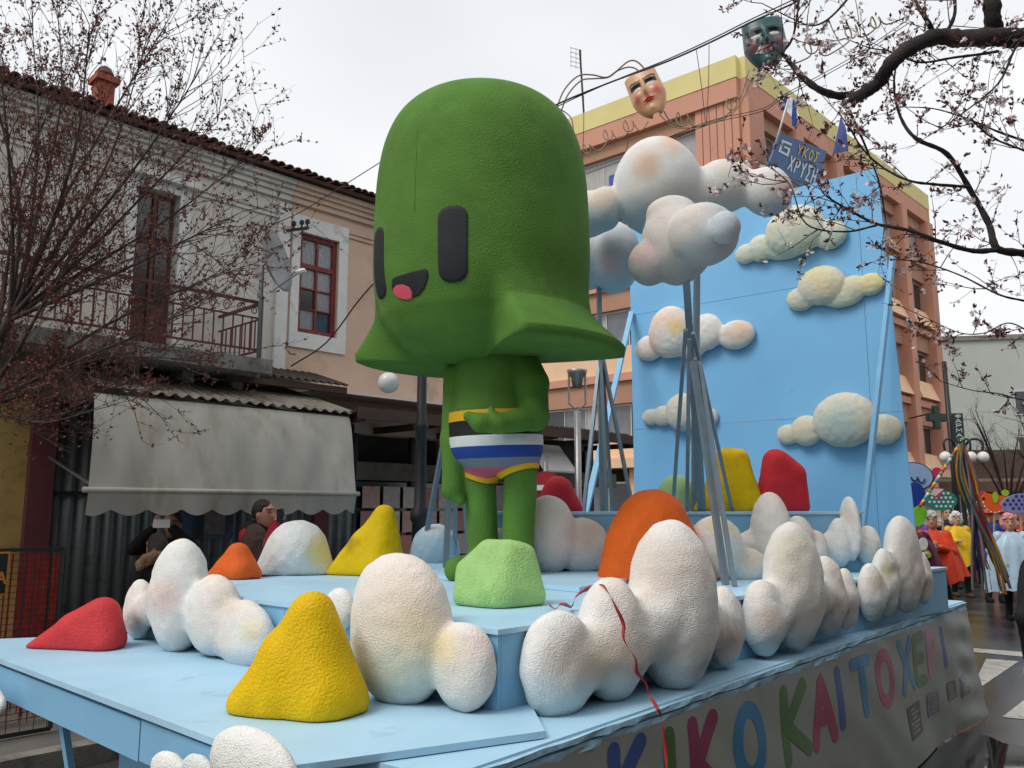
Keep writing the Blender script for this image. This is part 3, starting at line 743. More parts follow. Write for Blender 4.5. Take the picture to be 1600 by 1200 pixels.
pf_lo = resamp(pf[n1:], NLOW); pl_lo = pl[n1:]
if len(pl_lo) != NLOW: pl_lo = np.vstack([pl_lo[:18], resamp(pl_lo[18:], NLOW - 18)]) if len(pl_lo) > 18 else resamp(pl_lo, NLOW)
pf = np.vstack([pf[:n1], pf_lo]); pl = np.vstack([pl[:n1], pl_lo])
NA = 260
def lobe(th):
    c = abs(math.sin(th))                  # th measured from FACE; lobes at the sides
    a = math.degrees(math.asin(min(1, c)))
    w = (a - 45) / (56 - 45); w = max(0, min(1, w)); w = w * w * (3 - 2 * w)
    return w
V = []; F = []
m = len(pf)
def head_pt(r, th, z): return HD + (FACE * math.cos(th) + SIDE * math.sin(th)) * r + np.array([0, 0, z])
for i in range(m):
    for k in range(NA):
        th = 2 * math.pi * k / NA; w = lobe(th)
        q_ = pl[i].copy()
        if math.sin(th) < 0: q_[0] = min(q_[0], 0.76 + (q_[0] - 0.76) * 0.6)
        r, z = pf[i] * (1 - w) + q_ * w
        V.append(head_pt(r, th, z))
for i in range(m - 1):
    for k in range(NA):
        F.append((i * NA + k, i * NA + (k + 1) % NA, (i + 1) * NA + (k + 1) % NA, (i + 1) * NA + k))
head = mk('head', V, [f[::-1] for f in F], M_GREEN, fig, True)
def head_r(z): return float(np.interp(-z, -pf[:n1 + 20, 1], pf[:n1 + 20, 0]))
def face_patch(name, poly, mt, off=0.006, parent=head, grid=0.018):
    """poly: outline in (angle in degrees from the facing direction, z); wraps it on the head"""
    P = np.array(poly, float); c = P.mean(axis=0); rings = 10; V = []; F = []; n = len(P)
    for j in range(rings + 1):
        f = j / rings
        for p in P:
            q = c + (p - c) * f
            V.append(head_pt(head_r(q[1]) + off, R(q[0]), q[1]))
    b = len(V)
    for p in P: V.append(head_pt(head_r(p[1]) - 0.01, R(p[0]), p[1]))
    for j in range(rings):
        for k in range(n): F.append((j * n + k, j * n + (k + 1) % n, (j + 1) * n + (k + 1) % n, (j + 1) * n + k))
    for k in range(n): F.append((rings * n + k, rings * n + (k + 1) % n, b + (k + 1) % n, b + k))
    return mk(name, V, F, mt, parent, True)
def head_ang(u, v):
    """solve the head angle and height seen at a photo pixel"""
    d = ray(u, v); best = None
    for it in range(4000):
        t = 4.4 + it * 0.0005; p = CAM + d * t
        q = p - HD; rr = math.hypot(q[0], q[1])
        if 2.8 < p[2] < 4.69 and rr <= head_r(p[2]): return math.degrees(math.atan2(q @ SIDE, q @ FACE)), float(p[2])
    return None
def rrect(c, w, h, r, tilt=0.0, n=8):
    o = []
    for cx, cy, a0 in ((w / 2 - r[0], h / 2 - r[1], 0), (-w / 2 + r[0], h / 2 - r[1], 90), (-w / 2 + r[0], -h / 2 + r[1], 180), (w / 2 - r[0], -h / 2 + r[1], 270)):
        for i in range(n + 1):
            a = R(a0 + 90 * i / n); o.append((c[0] + cx + r[0] * math.cos(a), c[1] + cy + r[1] * math.sin(a)))
        # straight sides get extra points so the patch follows the curved head
    res = []
    for i in range(len(o)):
        p, q = np.array(o[i]), np.array(o[(i + 1) % len(o)]); L = math.hypot((q - p)[0] * 0.013, (q - p)[1]); k = max(1, int(L / 0.02))
        for j in range(k): res.append(tuple(p + (q - p) * j / k))
    return res
e1 = head_ang(707, 381); e2 = head_ang(600, 420); mo = head_ang(640, 446)
t_, b_ = head_ang(704, 322), head_ang(710, 441)
print('eyes', e1, e2, 'mouth', mo, t_, b_)
w1 = abs(head_ang(731, 381)[0] - head_ang(685, 381)[0]); hh = t_[1] - b_[1]
face_patch('eye', rrect(((e1[0]), (t_[1] + b_[1]) / 2), w1, hh, (w1 * 0.42, 0.07)), M_BLACKP)
face_patch('eye', rrect((2 * mo[0] - e1[0] - 1.0, (t_[1] + b_[1]) / 2 - 0.005), w1, hh, (w1 * 0.42, 0.07)), M_BLACKP)
mpx = [(613, 437), (618, 433), (640, 426), (664, 420), (669, 423), (669, 435), (664, 450), (656, 461), (645, 466), (636, 468), (620, 462), (613, 452)]
mouth = face_patch('mouth', [head_ang(u, v) for u, v in mpx], M_BLACKP, 0.005)
tpx = [(616, 452), (622, 446), (631, 445), (640, 449), (645, 457), (645, 466), (636, 469), (624, 466), (617, 459)]
face_patch('tongue', [head_ang(u, v) for u, v in tpx], M_TONGUE, 0.010, mouth)
sm_ = [head_ang(u, v) for u, v in ((655, 178), (653, 205), (651, 240), (649, 285), (648, 330))]
MB().tube([head_pt(head_r(z) + 0.0005, R(a), z) for a, z in sm_], 0.002, 5).build('seam', mat('seam_dark_green', sr(60, 96, 34), 0.9, var=(20, 0.2)), head, True)
# body in its own frame: x = SIDE, y = FACE
class BodyFrame:
    d = SIDE; n = FACE
    @staticmethod
    def xf(P): return FA * np.array([1, 1, 0]) + P[:, :1] * SIDE + P[:, 1:2] * FACE + np.stack([0 * P[:, 2], 0 * P[:, 2], P[:, 2]], 1)
def bl(u, v, dn=0.0):
    """pixel -> body coordinates on the plane through the body axis that faces the camera, pushed dn towards the camera"""
    p = on_y(u, v, FY - dn) - FA * np.array([1, 1, 0]); return np.array([p @ SIDE, p @ FACE, p[2]])
px = FY / FPX
torso = [('c', tuple(bl(775, 640)), tuple(bl(775, 540)), 0.30, 0.26),
         ('e', tuple(bl(774, 665)), (0.31, 0.30, 0.32)), ('e', tuple(bl(776, 695)), (0.31, 0.30, 0.20))]
legs = [('c', tuple(bl(815, 700, 0.05)), tuple(bl(808, 905, 0.06)), 0.115, 0.105), ('c', tuple(bl(748, 700, -0.05)), tuple(bl(757, 900, -0.06)), 0.11, 0.10)]
foot = []
for (u, v, dn) in ((808, 905, 0.06), (757, 900, -0.06)):
    a = bl(u, v, dn); a[2] = TIERZ + 0.07
    foot.append(('c', tuple(a), tuple(a + np.array([0, 0.27, 0.0])), 0.10, 0.085))
sh = bl(833, 600, 0.20); el = bl(837, 652, 0.27); wr = bl(778, 662, 0.43); hn = bl(750, 660, 0.47)
armL = [('c', tuple(bl(820, 572, 0.12)), tuple(sh), 0.11, 0.11, 0.05), ('c', tuple(sh), tuple(el), 0.10, 0.09, 0.025), ('c', tuple(el), tuple(wr), 0.088, 0.062, 0.02), ('c', tuple(wr), tuple(hn), 0.062, 0.064, 0.03),
        ('c', tuple(hn), tuple(bl(732, 650, 0.47)), 0.060, 0.034, 0.02), ('c', tuple(bl(774, 658, 0.45)), tuple(bl(767, 637, 0.47)), 0.05, 0.016, 0.02)]
armR = [('c', tuple(bl(712, 585, -0.12)), tuple(bl(708, 690, -0.06)), 0.085, 0.082, 0.06), ('c', tuple(bl(708, 690, -0.06)), tuple(bl(708, 765, 0.0)), 0.08, 0.075, 0.05), ('c', tuple(bl(708, 765, 0.0)), tuple(bl(719, 782, 0.03)), 0.06, 0.035, 0.03)]
blob('body', torso + legs + foot + armR + armL, M_GREEN, fig, 0.0135, 0.05, BodyFrame, TIERZ + 0.002, (0.004, 5, 2))
# swim briefs: a thin shell over hips, sliced into its coloured stripes
Vb, Fb = solid(torso + [('c', q[1], q[2], q[3], q[4], 0.05) for q in legs], 0.0135, 0.05, None, (0.004, 5, 2), 0.012)
bm = bmesh.new()
bv = [bm.verts.new(p) for p in Vb]
for f in Fb: bm.faces.new([bv[i] for i in (f[::-1] if np.cross(SIDE, FACE)[2] < 0 else f)])
def zat(u, v): return float(bl(u, v, 0.30)[2])
def cutp(co, no, keep=None):
    geom = bm.verts[:] + bm.edges[:] + bm.faces[:]
    bmesh.ops.bisect_plane(bm, geom=geom, plane_co=co, plane_no=no, clear_inner=keep == 'outer', clear_outer=keep == 'inner')
zl = [zat(770, 636), zat(770, 652), zat(770, 676), zat(770, 693), zat(770, 712), zat(770, 727)]
tilt = Vector((0.0, 0.05, 1.0)).normalized()
cutp((0, 0, zl[0]), tilt, 'inner')
for z in zl[1:]: cutp((0, 0, z), tilt)
zc = zat(770, 750)
legn = []
for sgn in (1, -1):
    no = Vector((-sgn * 0.34, 0.0, 1.0)).normalized(); co = Vector((sgn * 0.05, 0, zc)); legn.append((co, no))
    cutp(co, no); cutp(co + no * 0.032, no)
bm.faces.ensure_lookup_table()
groups = {}
cols = ['yellow_band', 'black_band', 'white_band', 'blue_band', 'grey_band', 'pink_band', 'yellow_trim']
for f in bm.faces:
    c = f.calc_center_median()
    dl = min((c - co).dot(no) for (co, no), sg in zip(legn, (1, -1)) if c.x * sg > 0 or True)
    ds = (c - legn[0][0]).dot(legn[0][1]) if c.x > 0 else (c - legn[1][0]).dot(legn[1][1])
    if ds < 0: continue
    hgt = (c - Vector((0, 0, 0))).dot(tilt)
    idx = sum(1 for z in zl[1:] if (c - Vector((0, 0, z))).dot(tilt) < 0)
    if ds < 0.032 and idx >= 3: idx = 6
    groups.setdefault(idx, []).append(f)
BC = {'yellow_band': sr(232, 180, 20), 'black_band': sr(22, 22, 24), 'white_band': sr(226, 226, 226), 'blue_band': sr(22, 64, 152), 'grey_band': sr(124, 132, 144), 'pink_band': sr(206, 92, 116), 'yellow_trim': sr(232, 180, 20)}
briefs = None
for idx in sorted(groups):
    vs = {}; VV = []; FF = []
    for f in groups[idx]:
        r_ = []
        for v in f.verts:
            if v.index not in vs or True:
                key = tuple(round(x, 6) for x in v.co)
                if key not in vs: vs[key] = len(VV); VV.append(tuple(v.co))
                r_.append(vs[key])
        FF.append(tuple(r_))
    W = BodyFrame.xf(np.array(VV))
    mt = mat('briefs_' + cols[idx], BC[cols[idx]], 0.7, var=(10, 0.06), bump=(100, 0.35, 0.004))
    if briefs is None:
        briefs = thing('swim_briefs', None, None, tuple(FA)); briefs.parent = fig; briefs.location = (0, 0, 0)
    mk(cols[idx], W, FF, mt, briefs, True)
bm.free()

# ------------------------------------------------------------------ red curling ribbon over the front right cloud
M_RIB = mat('red_paper_ribbon', sr(176, 52, 56), 0.5, var=(8, 0.15))
def ribbon_mesh(pts, w, twist, mt, name, parent=None, face=(0, -1, 0)):
    P = cr(pts, 6); V = []; F = []
    for i, p in enumerate(P):
        d = P[min(i + 1, len(P) - 1)] - P[max(i - 1, 0)]; d = Vector(d).normalized()
        x = d.cross(Vector(face)).normalized(); y = d.cross(x)
        a = twist * i; o = (x * math.cos(a) + y * math.sin(a)) * w / 2
        V += [tuple(Vector(p) + o), tuple(Vector(p) - o), tuple(Vector(p) - o + y * 0.001), tuple(Vector(p) + o + y * 0.001)]
    for i in range(len(P) - 1):
        for k in range(4): F.append((i * 4 + k, i * 4 + (k + 1) % 4, i * 4 + 4 + (k + 1) % 4, i * 4 + 4 + k))
    return mk(name, V, F, mt, parent, True)
zz = TIERZ + 0.015
pts = [on_z(858, 945, zz), on_z(868, 951, zz + .005), on_z(875, 944, zz + 0.03), on_z(884, 945, zz + .03), on_z(893, 948, zz), on_z(899, 934, zz + .05), on_z(915, 921, zz + .08)]
fr = FR_R
def onr(u, v, n): s, z = fr.uv(u, v, n); return fr.pt(s, n, z)
pts += [onr(938, 914, 0.10), onr(950, 925, 0.215), onr(962, 948, 0.26), onr(974, 975, 0.28), onr(975, 1000, 0.285), onr(993, 1030, 0.28), onr(995, 1050, 0.27), onr(1008, 1066, 0.24), on_z(1014, 1084, FZ + 0.05), on_z(1021, 1096, FZ + 0.03), on_z(1028, 1108, FZ + 0.02)]
for (u, v, n_) in ((1033, 1122, 0.075), (1037, 1145, 0.08), (1040, 1175, 0.085), (1042, 1210, 0.10), (1043, 1260, 0.11)):
    f_n = Frame(NR - e_len * 0.35, math.degrees(math.atan2(e_len[0], e_len[1]))); s_, z_ = f_n.uv(u, v, n_); pts.append(f_n.pt(s_, n_, z_))
rb = ribbon_mesh(pts, 0.015, 0.16, M_RIB, 'ribbon'); tag(rb, 'thin red curling ribbon trailing over the foam cloud and banner', 'ribbon')

# ------------------------------------------------------------------ printed banner along the right side
M_BAN = mat('off_white_banner_vinyl', sr(152, 156, 148), 0.5, var=(3, 0.08), spec=0.4)
BH = math.degrees(math.atan2(e_len[0], e_len[1])); FR_N = Frame(NR - e_len * 0.35, BH)
sE = float(np.dot(BR - FR_N.o, FR_N.d)) + 0.02
B_TOP, B_BOT = FZ - 0.05, 0.015
def ban_n(s, z):
    f = (B_TOP - z) / (B_TOP - B_BOT)
    n = 0.018 + 0.05 * f + 0.016 * math.sin(s * 3.1 + 1.2 * math.sin(z * 2.5)) * (0.3 + f) + 0.004 * math.sin(s * 8 + z * 5 + math.sin(s * 2.1) * 2) * f
    n += 0.035 * max(0, (s - sE + 0.5) / 0.5) ** 2 * f * f
    n += 0.012 * math.sin(z * 26 + s * 3) * math.exp(-((s - sE + 0.35) / 0.3) ** 2) + 0.0025 * math.sin((s * 0.5 + z) * 17 + 2 * math.sin(s * 3))
    return n
def ban_edge(s): return B_TOP - 0.012 * abs(math.sin(s * 3.1))
V = []; F = []; NS, NZ = 150, 30
for i in range(NS + 1):
    s = sE * i / NS
    for j in range(NZ + 1):
        z = ban_edge(s) + (B_BOT - ban_edge(s)) * j / NZ
        V.append(FR_N.pt(s, ban_n(s, z), z))
for i in range(NS):
    for j in range(NZ): F.append((i * (NZ + 1) + j, i * (NZ + 1) + j + 1, (i + 1) * (NZ + 1) + j + 1, (i + 1) * (NZ + 1) + j))
ban_o = FR_N.pt(sE / 2, 0.05, 0)
banner = thing('banner', 'off white printed banner with big coloured letters hanging from the deck edge', 'banner', tuple(ban_o))
mk('sheet', V, F, M_BAN, banner, True)
GLY = {
 'K': [[(0.08, 0), (0.1, 1)], [(0.9, 1), (0.14, 0.48), (0.95, 0)]],
 'I': [[(0.5, 0), (0.5, 1)]],
 'O': [[(0.5 + 0.42 * math.cos(t * math.pi / 10), 0.5 + 0.47 * math.sin(t * math.pi / 10)) for t in range(21)]],
 'A': [[(0.02, 0), (0.45, 1), (0.95, 0)], [(0.22, 0.36), (0.76, 0.36)]],
 'T': [[(0.0, 0.97), (1.0, 0.97)], [(0.5, 0.97), (0.55, 0)]],
 'X': [[(0.05, 1), (0.95, 0)], [(0.95, 1), (0.05, 0)]],
 'E': [[(0.95, 1), (0.1, 0.97), (0.1, 0.03), (0.95, 0)], [(0.12, 0.5), (0.8, 0.52)]],
 'P': [[(0.1, 0), (0.1, 1), (0.7, 0.97), (0.92, 0.76), (0.7, 0.52), (0.12, 0.46)]],
 'Y': [[(0.05, 1), (0.5, 0.5), (0.95, 1)], [(0.5, 0.5), (0.5, 0)]],
 'S': [[(0.95, 1), (0.1, 1), (0.6, 0.5), (0.1, 0), (0.95, 0)]],
 'F': [[(0.5, 0), (0.5, 1)], [(0.5 + 0.45 * math.cos(t * math.pi / 8), 0.52 + 0.27 * math.sin(t * math.pi / 8)) for t in range(17)]],
 'M': [[(0.05, 0), (0.1, 1), (0.5, 0.4), (0.9, 1), (0.95, 0)]],
 'H': [[(0.08, 0), (0.08, 1)], [(0.92, 0), (0.92, 1)], [(0.08, 0.5), (0.92, 0.5)]],
 'C': [[(0.95, 0.9), (0.5, 1), (0.1, 0.7), (0.1, 0.3), (0.5, 0), (0.95, 0.1)]],
 'L': [[(0.0, 0), (0.5, 1), (1.0, 0)]],
}
def stroke_mesh(ch, place, width, name, mt, parent, aspect=1.0):
    """place(x, y, lift) -> world; x, y in glyph units; width relative to glyph height"""
    V = []; F = []
    for si, st in enumerate(GLY[ch]):
        P = np.array([(x * aspect, y) for x, y in st], float)
        d = np.concatenate([[0], np.cumsum(np.linalg.norm(np.diff(P, axis=0), axis=1))])
        n = max(6, int(d[-1] / 0.05)); t = np.linspace(0, d[-1], n + 1)
        Q = np.stack([np.interp(t, d, P[:, 0]), np.interp(t, d, P[:, 1])], 1)
        w = width / 2
        tg = np.gradient(Q, axis=0); tg /= np.linalg.norm(tg, axis=1)[:, None] + 1e-9
        ends = []
        for a in (-80, -55, -30): ends.append((Q[0] + tg[0] * w * math.sin(R(a)) * 1.0, w * math.cos(R(a)), tg[0]))
        rows = ends + [(Q[i], w, tg[i]) for i in range(n + 1)] + [(Q[-1] + tg[-1] * w * math.sin(R(a)), w * math.cos(R(a)), tg[-1]) for a in (30, 55, 80)]
        b = len(V)
        for (c, ww, tt) in rows:
            nn = np.array([-tt[1], tt[0]])
            for k in (-1, 0, 1):
                q = c + nn * ww * k; V.append(place(q[0] / aspect, q[1], 0.0008 * si))
        for i in range(len(rows) - 1):
            for k in range(2):
                F.append((b + i * 3 + k, b + i * 3 + k + 1, b + i * 3 + 4 + k, b + i * 3 + 3 + k))
    return mk(name, V, F, mt, parent, True)
LET = [('K', 965, 1033, 1155, 1310, 'blue'), ('I', 1050, 1074, 1137, 1290, 'green'), ('K', 1087, 1140, 1115, 1262, 'magenta'), ('O', 1152, 1210, 1093, 1232, 'sky'),
       ('K', 1230, 1280, 1065, 1196, 'green'), ('A', 1279, 1319, 1050, 1173, 'crimson'), ('I', 1312, 1335, 1041, 1146, 'blue'), ('T', 1341, 1372, 1022, 1125, 'sky'), ('O', 1374, 1407, 1010, 1112, 'crimson'),
       ('X', 1414, 1439, 995, 1087, 'sky'), ('E', 1437, 1457, 987, 1077, 'green'), ('P', 1457, 1475, 981, 1062, 'pink'), ('I', 1477, 1487, 978, 1047, 'blue')]
LC = {'blue': sr(62, 88, 150), 'green': sr(76, 112, 58), 'magenta': sr(140, 56, 92), 'sky': sr(62, 126, 168), 'crimson': sr(160, 70, 94), 'pink': sr(186, 130, 144)}
for ch, u0, u1, v0, v1, c in LET:
    um = (u0 + u1) / 2; vm = (v0 + v1) / 2
    sa = FR_N.uv(u0, vm, 0.07)[0]; sb_ = FR_N.uv(u1, vm, 0.07)[0]; zt = FR_N.uv(um, v0, 0.06)[1]; zb = FR_N.uv(um, v1, 0.08)[1]
    zb = max(zb, zt - 0.56)
    hgt = zt - zb; asp = (sb_ - sa) / hgt; wd = 0.25
    sa += wd * hgt * 0.45 if ch != 'I' else 0; sb_ -= wd * hgt * 0.45 if ch != 'I' else 0; asp = (sb_ - sa) / hgt
    sm = (sa + sb_) / 2
    def place(x, y, lift, sa=sa, sb_=sb_, zt=zt, zb=zb, hgt=hgt):
        s = sa + (sb_ - sa) * x; z = zb + 0.09 * hgt + (hgt * 0.82) * y
        return FR_N.pt(s, ban_n(s, z) + 0.002 + lift, z)
    stroke_mesh(ch, place, wd, 'letter', mat('banner_ink_' + c, LC[c], 0.5, var=(6, 0.08)), banner, max(asp, 0.05))
M_LOGO = mat('banner_logo_ink', sr(62, 62, 66), 0.6, var=(90, 0.9, sr(150, 148, 140)))
M_LOGO2 = mat('banner_logo_blue_ink', sr(70, 78, 120), 0.6, var=(80, 0.9, sr(180, 178, 172)))
for (u0, u1, v0, v1, mt) in ((1424, 1446, 1100, 1156, M_LOGO), (1457, 1473, 1082, 1122, M_LOGO2), (1484, 1496, 1065, 1097, M_LOGO), (1501, 1513, 1055, 1090, M_LOGO2)):
    sa = FR_N.uv(u0, (v0 + v1) / 2, 0.07)[0]; sb_ = FR_N.uv(u1, (v0 + v1) / 2, 0.07)[0]
    zt = FR_N.uv((u0 + u1) / 2, v0, 0.07)[1]; zb = FR_N.uv((u0 + u1) / 2, v1, 0.09)[1]
    V = []; F = []; n = 8
    for i in range(n + 1):
        for j in range(n + 1):
            s = sa + (sb_ - sa) * i / n; z = zt + (zb - zt) * j / n
            V.append(FR_N.pt(s, ban_n(s, z) + 0.004, z))
    F = [(i * (n + 1) + j, i * (n + 1) + j + 1, (i + 1) * (n + 1) + j + 1, (i + 1) * (n + 1) + j) for i in range(n) for j in range(n)]
    lg = mk('logo', V, F, mt, banner, True)
    rgl = random.Random(int(u0))
    for q in range(6):
        y0 = 0.1 + q * 0.14; x1 = rgl.uniform(0.55, 0.92); x0 = rgl.uniform(0.08, 0.3); VV = []
        for (x, y) in ((x0, y0), (x1, y0), (x1, y0 + 0.07), (x0, y0 + 0.07)):
            s = sa + (sb_ - sa) * x; z = zt + (zb - zt) * y; VV.append(FR_N.pt(s, ban_n(s, z) + 0.007, z))
        mk('logo_line', VV, [(0, 1, 2, 3)], M_BAN, lg)

# ================================================================== buildings on the left
M_PLW = mat('aged_white_plaster', sr(214, 206, 196), 0.9, var=(1.2, 0.10), bump=(30, 0.2, 0.01), grime=(1.6, 0.54, 0.75, sr(176, 168, 158)))
M_PLP = mat('aged_peach_plaster', sr(216, 184, 160), 0.9, var=(1.4, 0.10), bump=(30, 0.2, 0.01), grime=(1.9, 0.56, 0.78, sr(184, 156, 138)))
M_TRIMW = mat('chalky_white_trim', sr(228, 224, 218), 0.85, var=(3, 0.1), bump=(40, 0.15, 0.005), grime=(3, 0.6, 0.8, sr(170, 164, 156)))
M_TILE = mat('old_clay_roof_tile', sr(98, 64, 54), 0.9, var=(7, 0.4), bump=(30, 0.4, 0.01))
M_BRICK = mat('old_red_brick', sr(164, 88, 66), 0.9, var=(9, 0.3), bump=(40, 0.4, 0.01))
M_REDW = mat('flaking_red_window_paint', sr(128, 46, 40), 0.6, var=(12, 0.25), grime=(22, 0.64, 0.72, sr(186, 160, 140)))
M_BRNW = mat('worn_brown_door_wood', sr(104, 58, 48), 0.7, var=(8, 0.3), stretch=(1, 1, 0.15), grime=(10, 0.6, 0.75, sr(150, 116, 92)))
M_PANE = mat('window_pane_with_curtain', sr(150, 150, 150), 0.12, var=(18, 0.35), stretch=(6, 6, 0.6), spec=0.6)
M_PANED = mat('dark_window_pane', sr(56, 58, 62), 0.1, var=(3, 0.4), spec=0.7)
M_IRON = mat('rusty_red_iron', sr(104, 46, 46), 0.6, var=(14, 0.3))
M_CONC = mat('grey_concrete', sr(140, 134, 126), 0.92, var=(4, 0.25), bump=(40, 0.4, 0.01), grime=(3, 0.5, 0.7, sr(84, 78, 70)))
M_CORR = mat('weathered_corrugated_sheet', sr(150, 142, 130), 0.55, metal=0.5, var=(5, 0.3), grime=(4, 0.52, 0.7, sr(120, 86, 62)))
M_CORR2 = mat('dark_corrugated_sheet', sr(72, 66, 62), 0.7, metal=0.3, var=(5, 0.3), grime=(4, 0.55, 0.7, sr(96, 66, 48)))
M_SHUT = mat('galvanised_shutter', sr(116, 122, 122), 0.5, metal=0.5, var=(4, 0.25), stretch=(1, 1, 0.2), grime=(3, 0.56, 0.72, sr(80, 72, 66)))
M_CANV = mat('stained_canvas', sr(184, 178, 168), 0.9, var=(2.2, 0.2), stretch=(1, 1, 0.35), grime=(1.0, 0.50, 0.85, sr(158, 142, 124), (5, 5, 1.2)), bump=(160, 0.2, 0.002))
M_MAROON = mat('maroon_plaster', sr(116, 62, 66), 0.85, var=(3, 0.2))
M_YELW = mat('ochre_plaster', sr(196, 164, 96), 0.9, var=(2, 0.15), grime=(3, 0.55, 0.75, sr(150, 122, 74)))
M_BLK = mat('black_painted_metal', sr(34, 36, 38), 0.5, var=(10, 0.2))
M_GALV = mat('galvanised_pipe', sr(150, 152, 152), 0.4, metal=0.6, var=(10, 0.15))
M_WHITEP = mat('white_paint', sr(224, 222, 218), 0.5, var=(8, 0.06))
M_SHOP = mat('dim_shop_interior', sr(58, 52, 48), 0.8, var=(3, 0.5, sr(96, 84, 74)))
M_TIMB = mat('dark_brown_timber', sr(82, 58, 44), 0.75, var=(6, 0.3), stretch=(0.3, 0.3, 1))

FR_H = Frame((-3.4, 9.2), 43.5)
def wall_sheet(fr, s0, s1, z0, z1, holes, mt, parent, depth=0.16, n=0.0, name='wall'):
    S = sorted({s0, s1, *[h[0] for h in holes], *[h[1] for h in holes]}); Z = sorted({z0, z1, *[h[2] for h in holes], *[h[3] for h in holes]})
    S = [s for s in S if s0 <= s <= s1]; Z = [z for z in Z if z0 <= z <= z1]
    V = []; F = []
    def q(a, b, c, d):
        i = len(V); V.extend([a, b, c, d]); F.append((i, i + 1, i + 2, i + 3))
    for a, b in zip(S[:-1], S[1:]):
        for c, d in zip(Z[:-1], Z[1:]):
            if any(h[0] <= a and b <= h[1] and h[2] <= c and d <= h[3] for h in holes): continue
            q(fr.pt(a, n, c), fr.pt(b, n, c), fr.pt(b, n, d), fr.pt(a, n, d))
    for (a, b, c, d) in holes:
        for (p, r) in (((a, c), (b, c)), ((b, c), (b, d)), ((b, d), (a, d)), ((a, d), (a, c))):
            q(fr.pt(p[0], n, p[1]), fr.pt(r[0], n, r[1]), fr.pt(r[0], n - depth, r[1]), fr.pt(p[0], n - depth, p[1]))
    for (p, r) in (((s0, z0), (s1, z0)), ((s1, z0), (s1, z1)), ((s1, z1), (s0, z1)), ((s0, z1), (s0, z0))):
        q(fr.pt(p[0], n, p[1]), fr.pt(r[0], n, r[1]), fr.pt(r[0], n - 0.3, r[1]), fr.pt(p[0], n - 0.3, p[1]))
    return mk(name, V, F, mt, parent)
def fb(name, fr, s0, s1, n0, n1, z0, z1, mt, parent):
    return MB().fbox(fr, s0, s1, n0, n1, z0, z1).build(name, mt, parent)
def window(parent, fr, s0, s1, z0, z1, n, cols, rows, mframe, mpane, fw=0.05, name='window', sill=None, transom=None, panes=None):
    w = thing(name, None, None, tuple(fr.pt((s0 + s1) / 2, n, z0))); w.parent = parent; w.location = np.array(w.location) - origin(parent)
    ORG[w.name] = np.array(fr.pt((s0 + s1) / 2, n, z0))
    m = MB(); g = 0.004
    m.fbox(fr, s0, s0 + fw, n, n + 0.05, z0, z1).fbox(fr, s1 - fw, s1, n, n + 0.05, z0, z1)
    m.fbox(fr, s0 + fw, s1 - fw, n, n + 0.05, z1 - fw, z1).fbox(fr, s0 + fw, s1 - fw, n, n + 0.05, z0, z0 + fw)
    m.build('frame', mframe, w)
    zz = [z0 + fw]
    if transom: zz += [transom - fw / 2, transom + fw / 2]
    zz += [z1 - fw]
    bands = [(zz[i], zz[i + 1]) for i in range(0, len(zz), 2)]
    if transom: fb('transom', fr, s0 + fw, s1 - fw, n, n + 0.048, transom - fw / 2, transom + fw / 2, mframe, w)
    W = (s1 - s0 - 2 * fw) / cols; b = fw * 0.5
    for c in range(1, cols): fb('mullion', fr, s0 + fw + W * c - b / 2, s0 + fw + W * c + b / 2, n, n + 0.044, z0 + fw, z1 - fw, mframe, w)
    for bi, (a, d) in enumerate(bands):
        rr = rows if (bi == 0) else 1
        H = (d - a) / rr
        for c in range(cols):
            for r_ in range(rr):
                x0 = s0 + fw + W * c + (b / 2 if c else 0); x1 = s0 + fw + W * (c + 1) - (b / 2 if c < cols - 1 else 0)
                p0 = a + H * r_ + (b * 0.35 if r_ else 0); p1 = a + H * (r_ + 1) - (b * 0.35 if r_ < rr - 1 else 0)
                mp = mpane[(c * 7 + r_ * 3 + bi) % len(mpane)] if isinstance(mpane, list) else mpane
                fb('pane', fr, x0, x1, n + 0.008, n + 0.014, p0, p1, mp, w)
            for r_ in range(1, rr): fb('glazing_bar', fr, s0 + fw + W * c + b / 2 + 0.001, s0 + fw + W * (c + 1) - b / 2 - 0.001, n + 0.001, n + 0.04, a + H * r_ - b * 0.3, a + H * r_ + b * 0.3, mframe, w)
    if sill: fb('sill', fr, s0 - 0.05, s1 + 0.05, n + 0.052, n + sill, z0 - 0.05, z0 - 0.002, M_TRIMW, w)
    return w
def corrugated(name, A, B, C, D, amp, per, mt, parent, nor):
    """sheet with corners A-B along the waves' crossing direction, D-C the opposite edge"""
    A, B, C, D = [np.array(p, float) for p in (A, B, C, D)]; nor = np.array(nor, float)
    L = np.linalg.norm(B - A); n = int(L / per * 6); V = []; F = []
    for i in range(n + 1):
        t = i / n; o = nor * amp * math.sin(2 * math.pi * t * L / per)
        for p, q in ((A, B), (D, C)): V.append(p + (q - p) * t + o)
        for p, q in ((D, C), (A, B)): V.append(p + (q - p) * t + o - nor * 0.004)
    for i in range(n):
        for k in range(4): F.append((i * 4 + k, i * 4 + (k + 1) % 4, i * 4 + 4 + (k + 1) % 4, i * 4 + 4 + k))
    return mk(name, V, F, mt, parent, True)

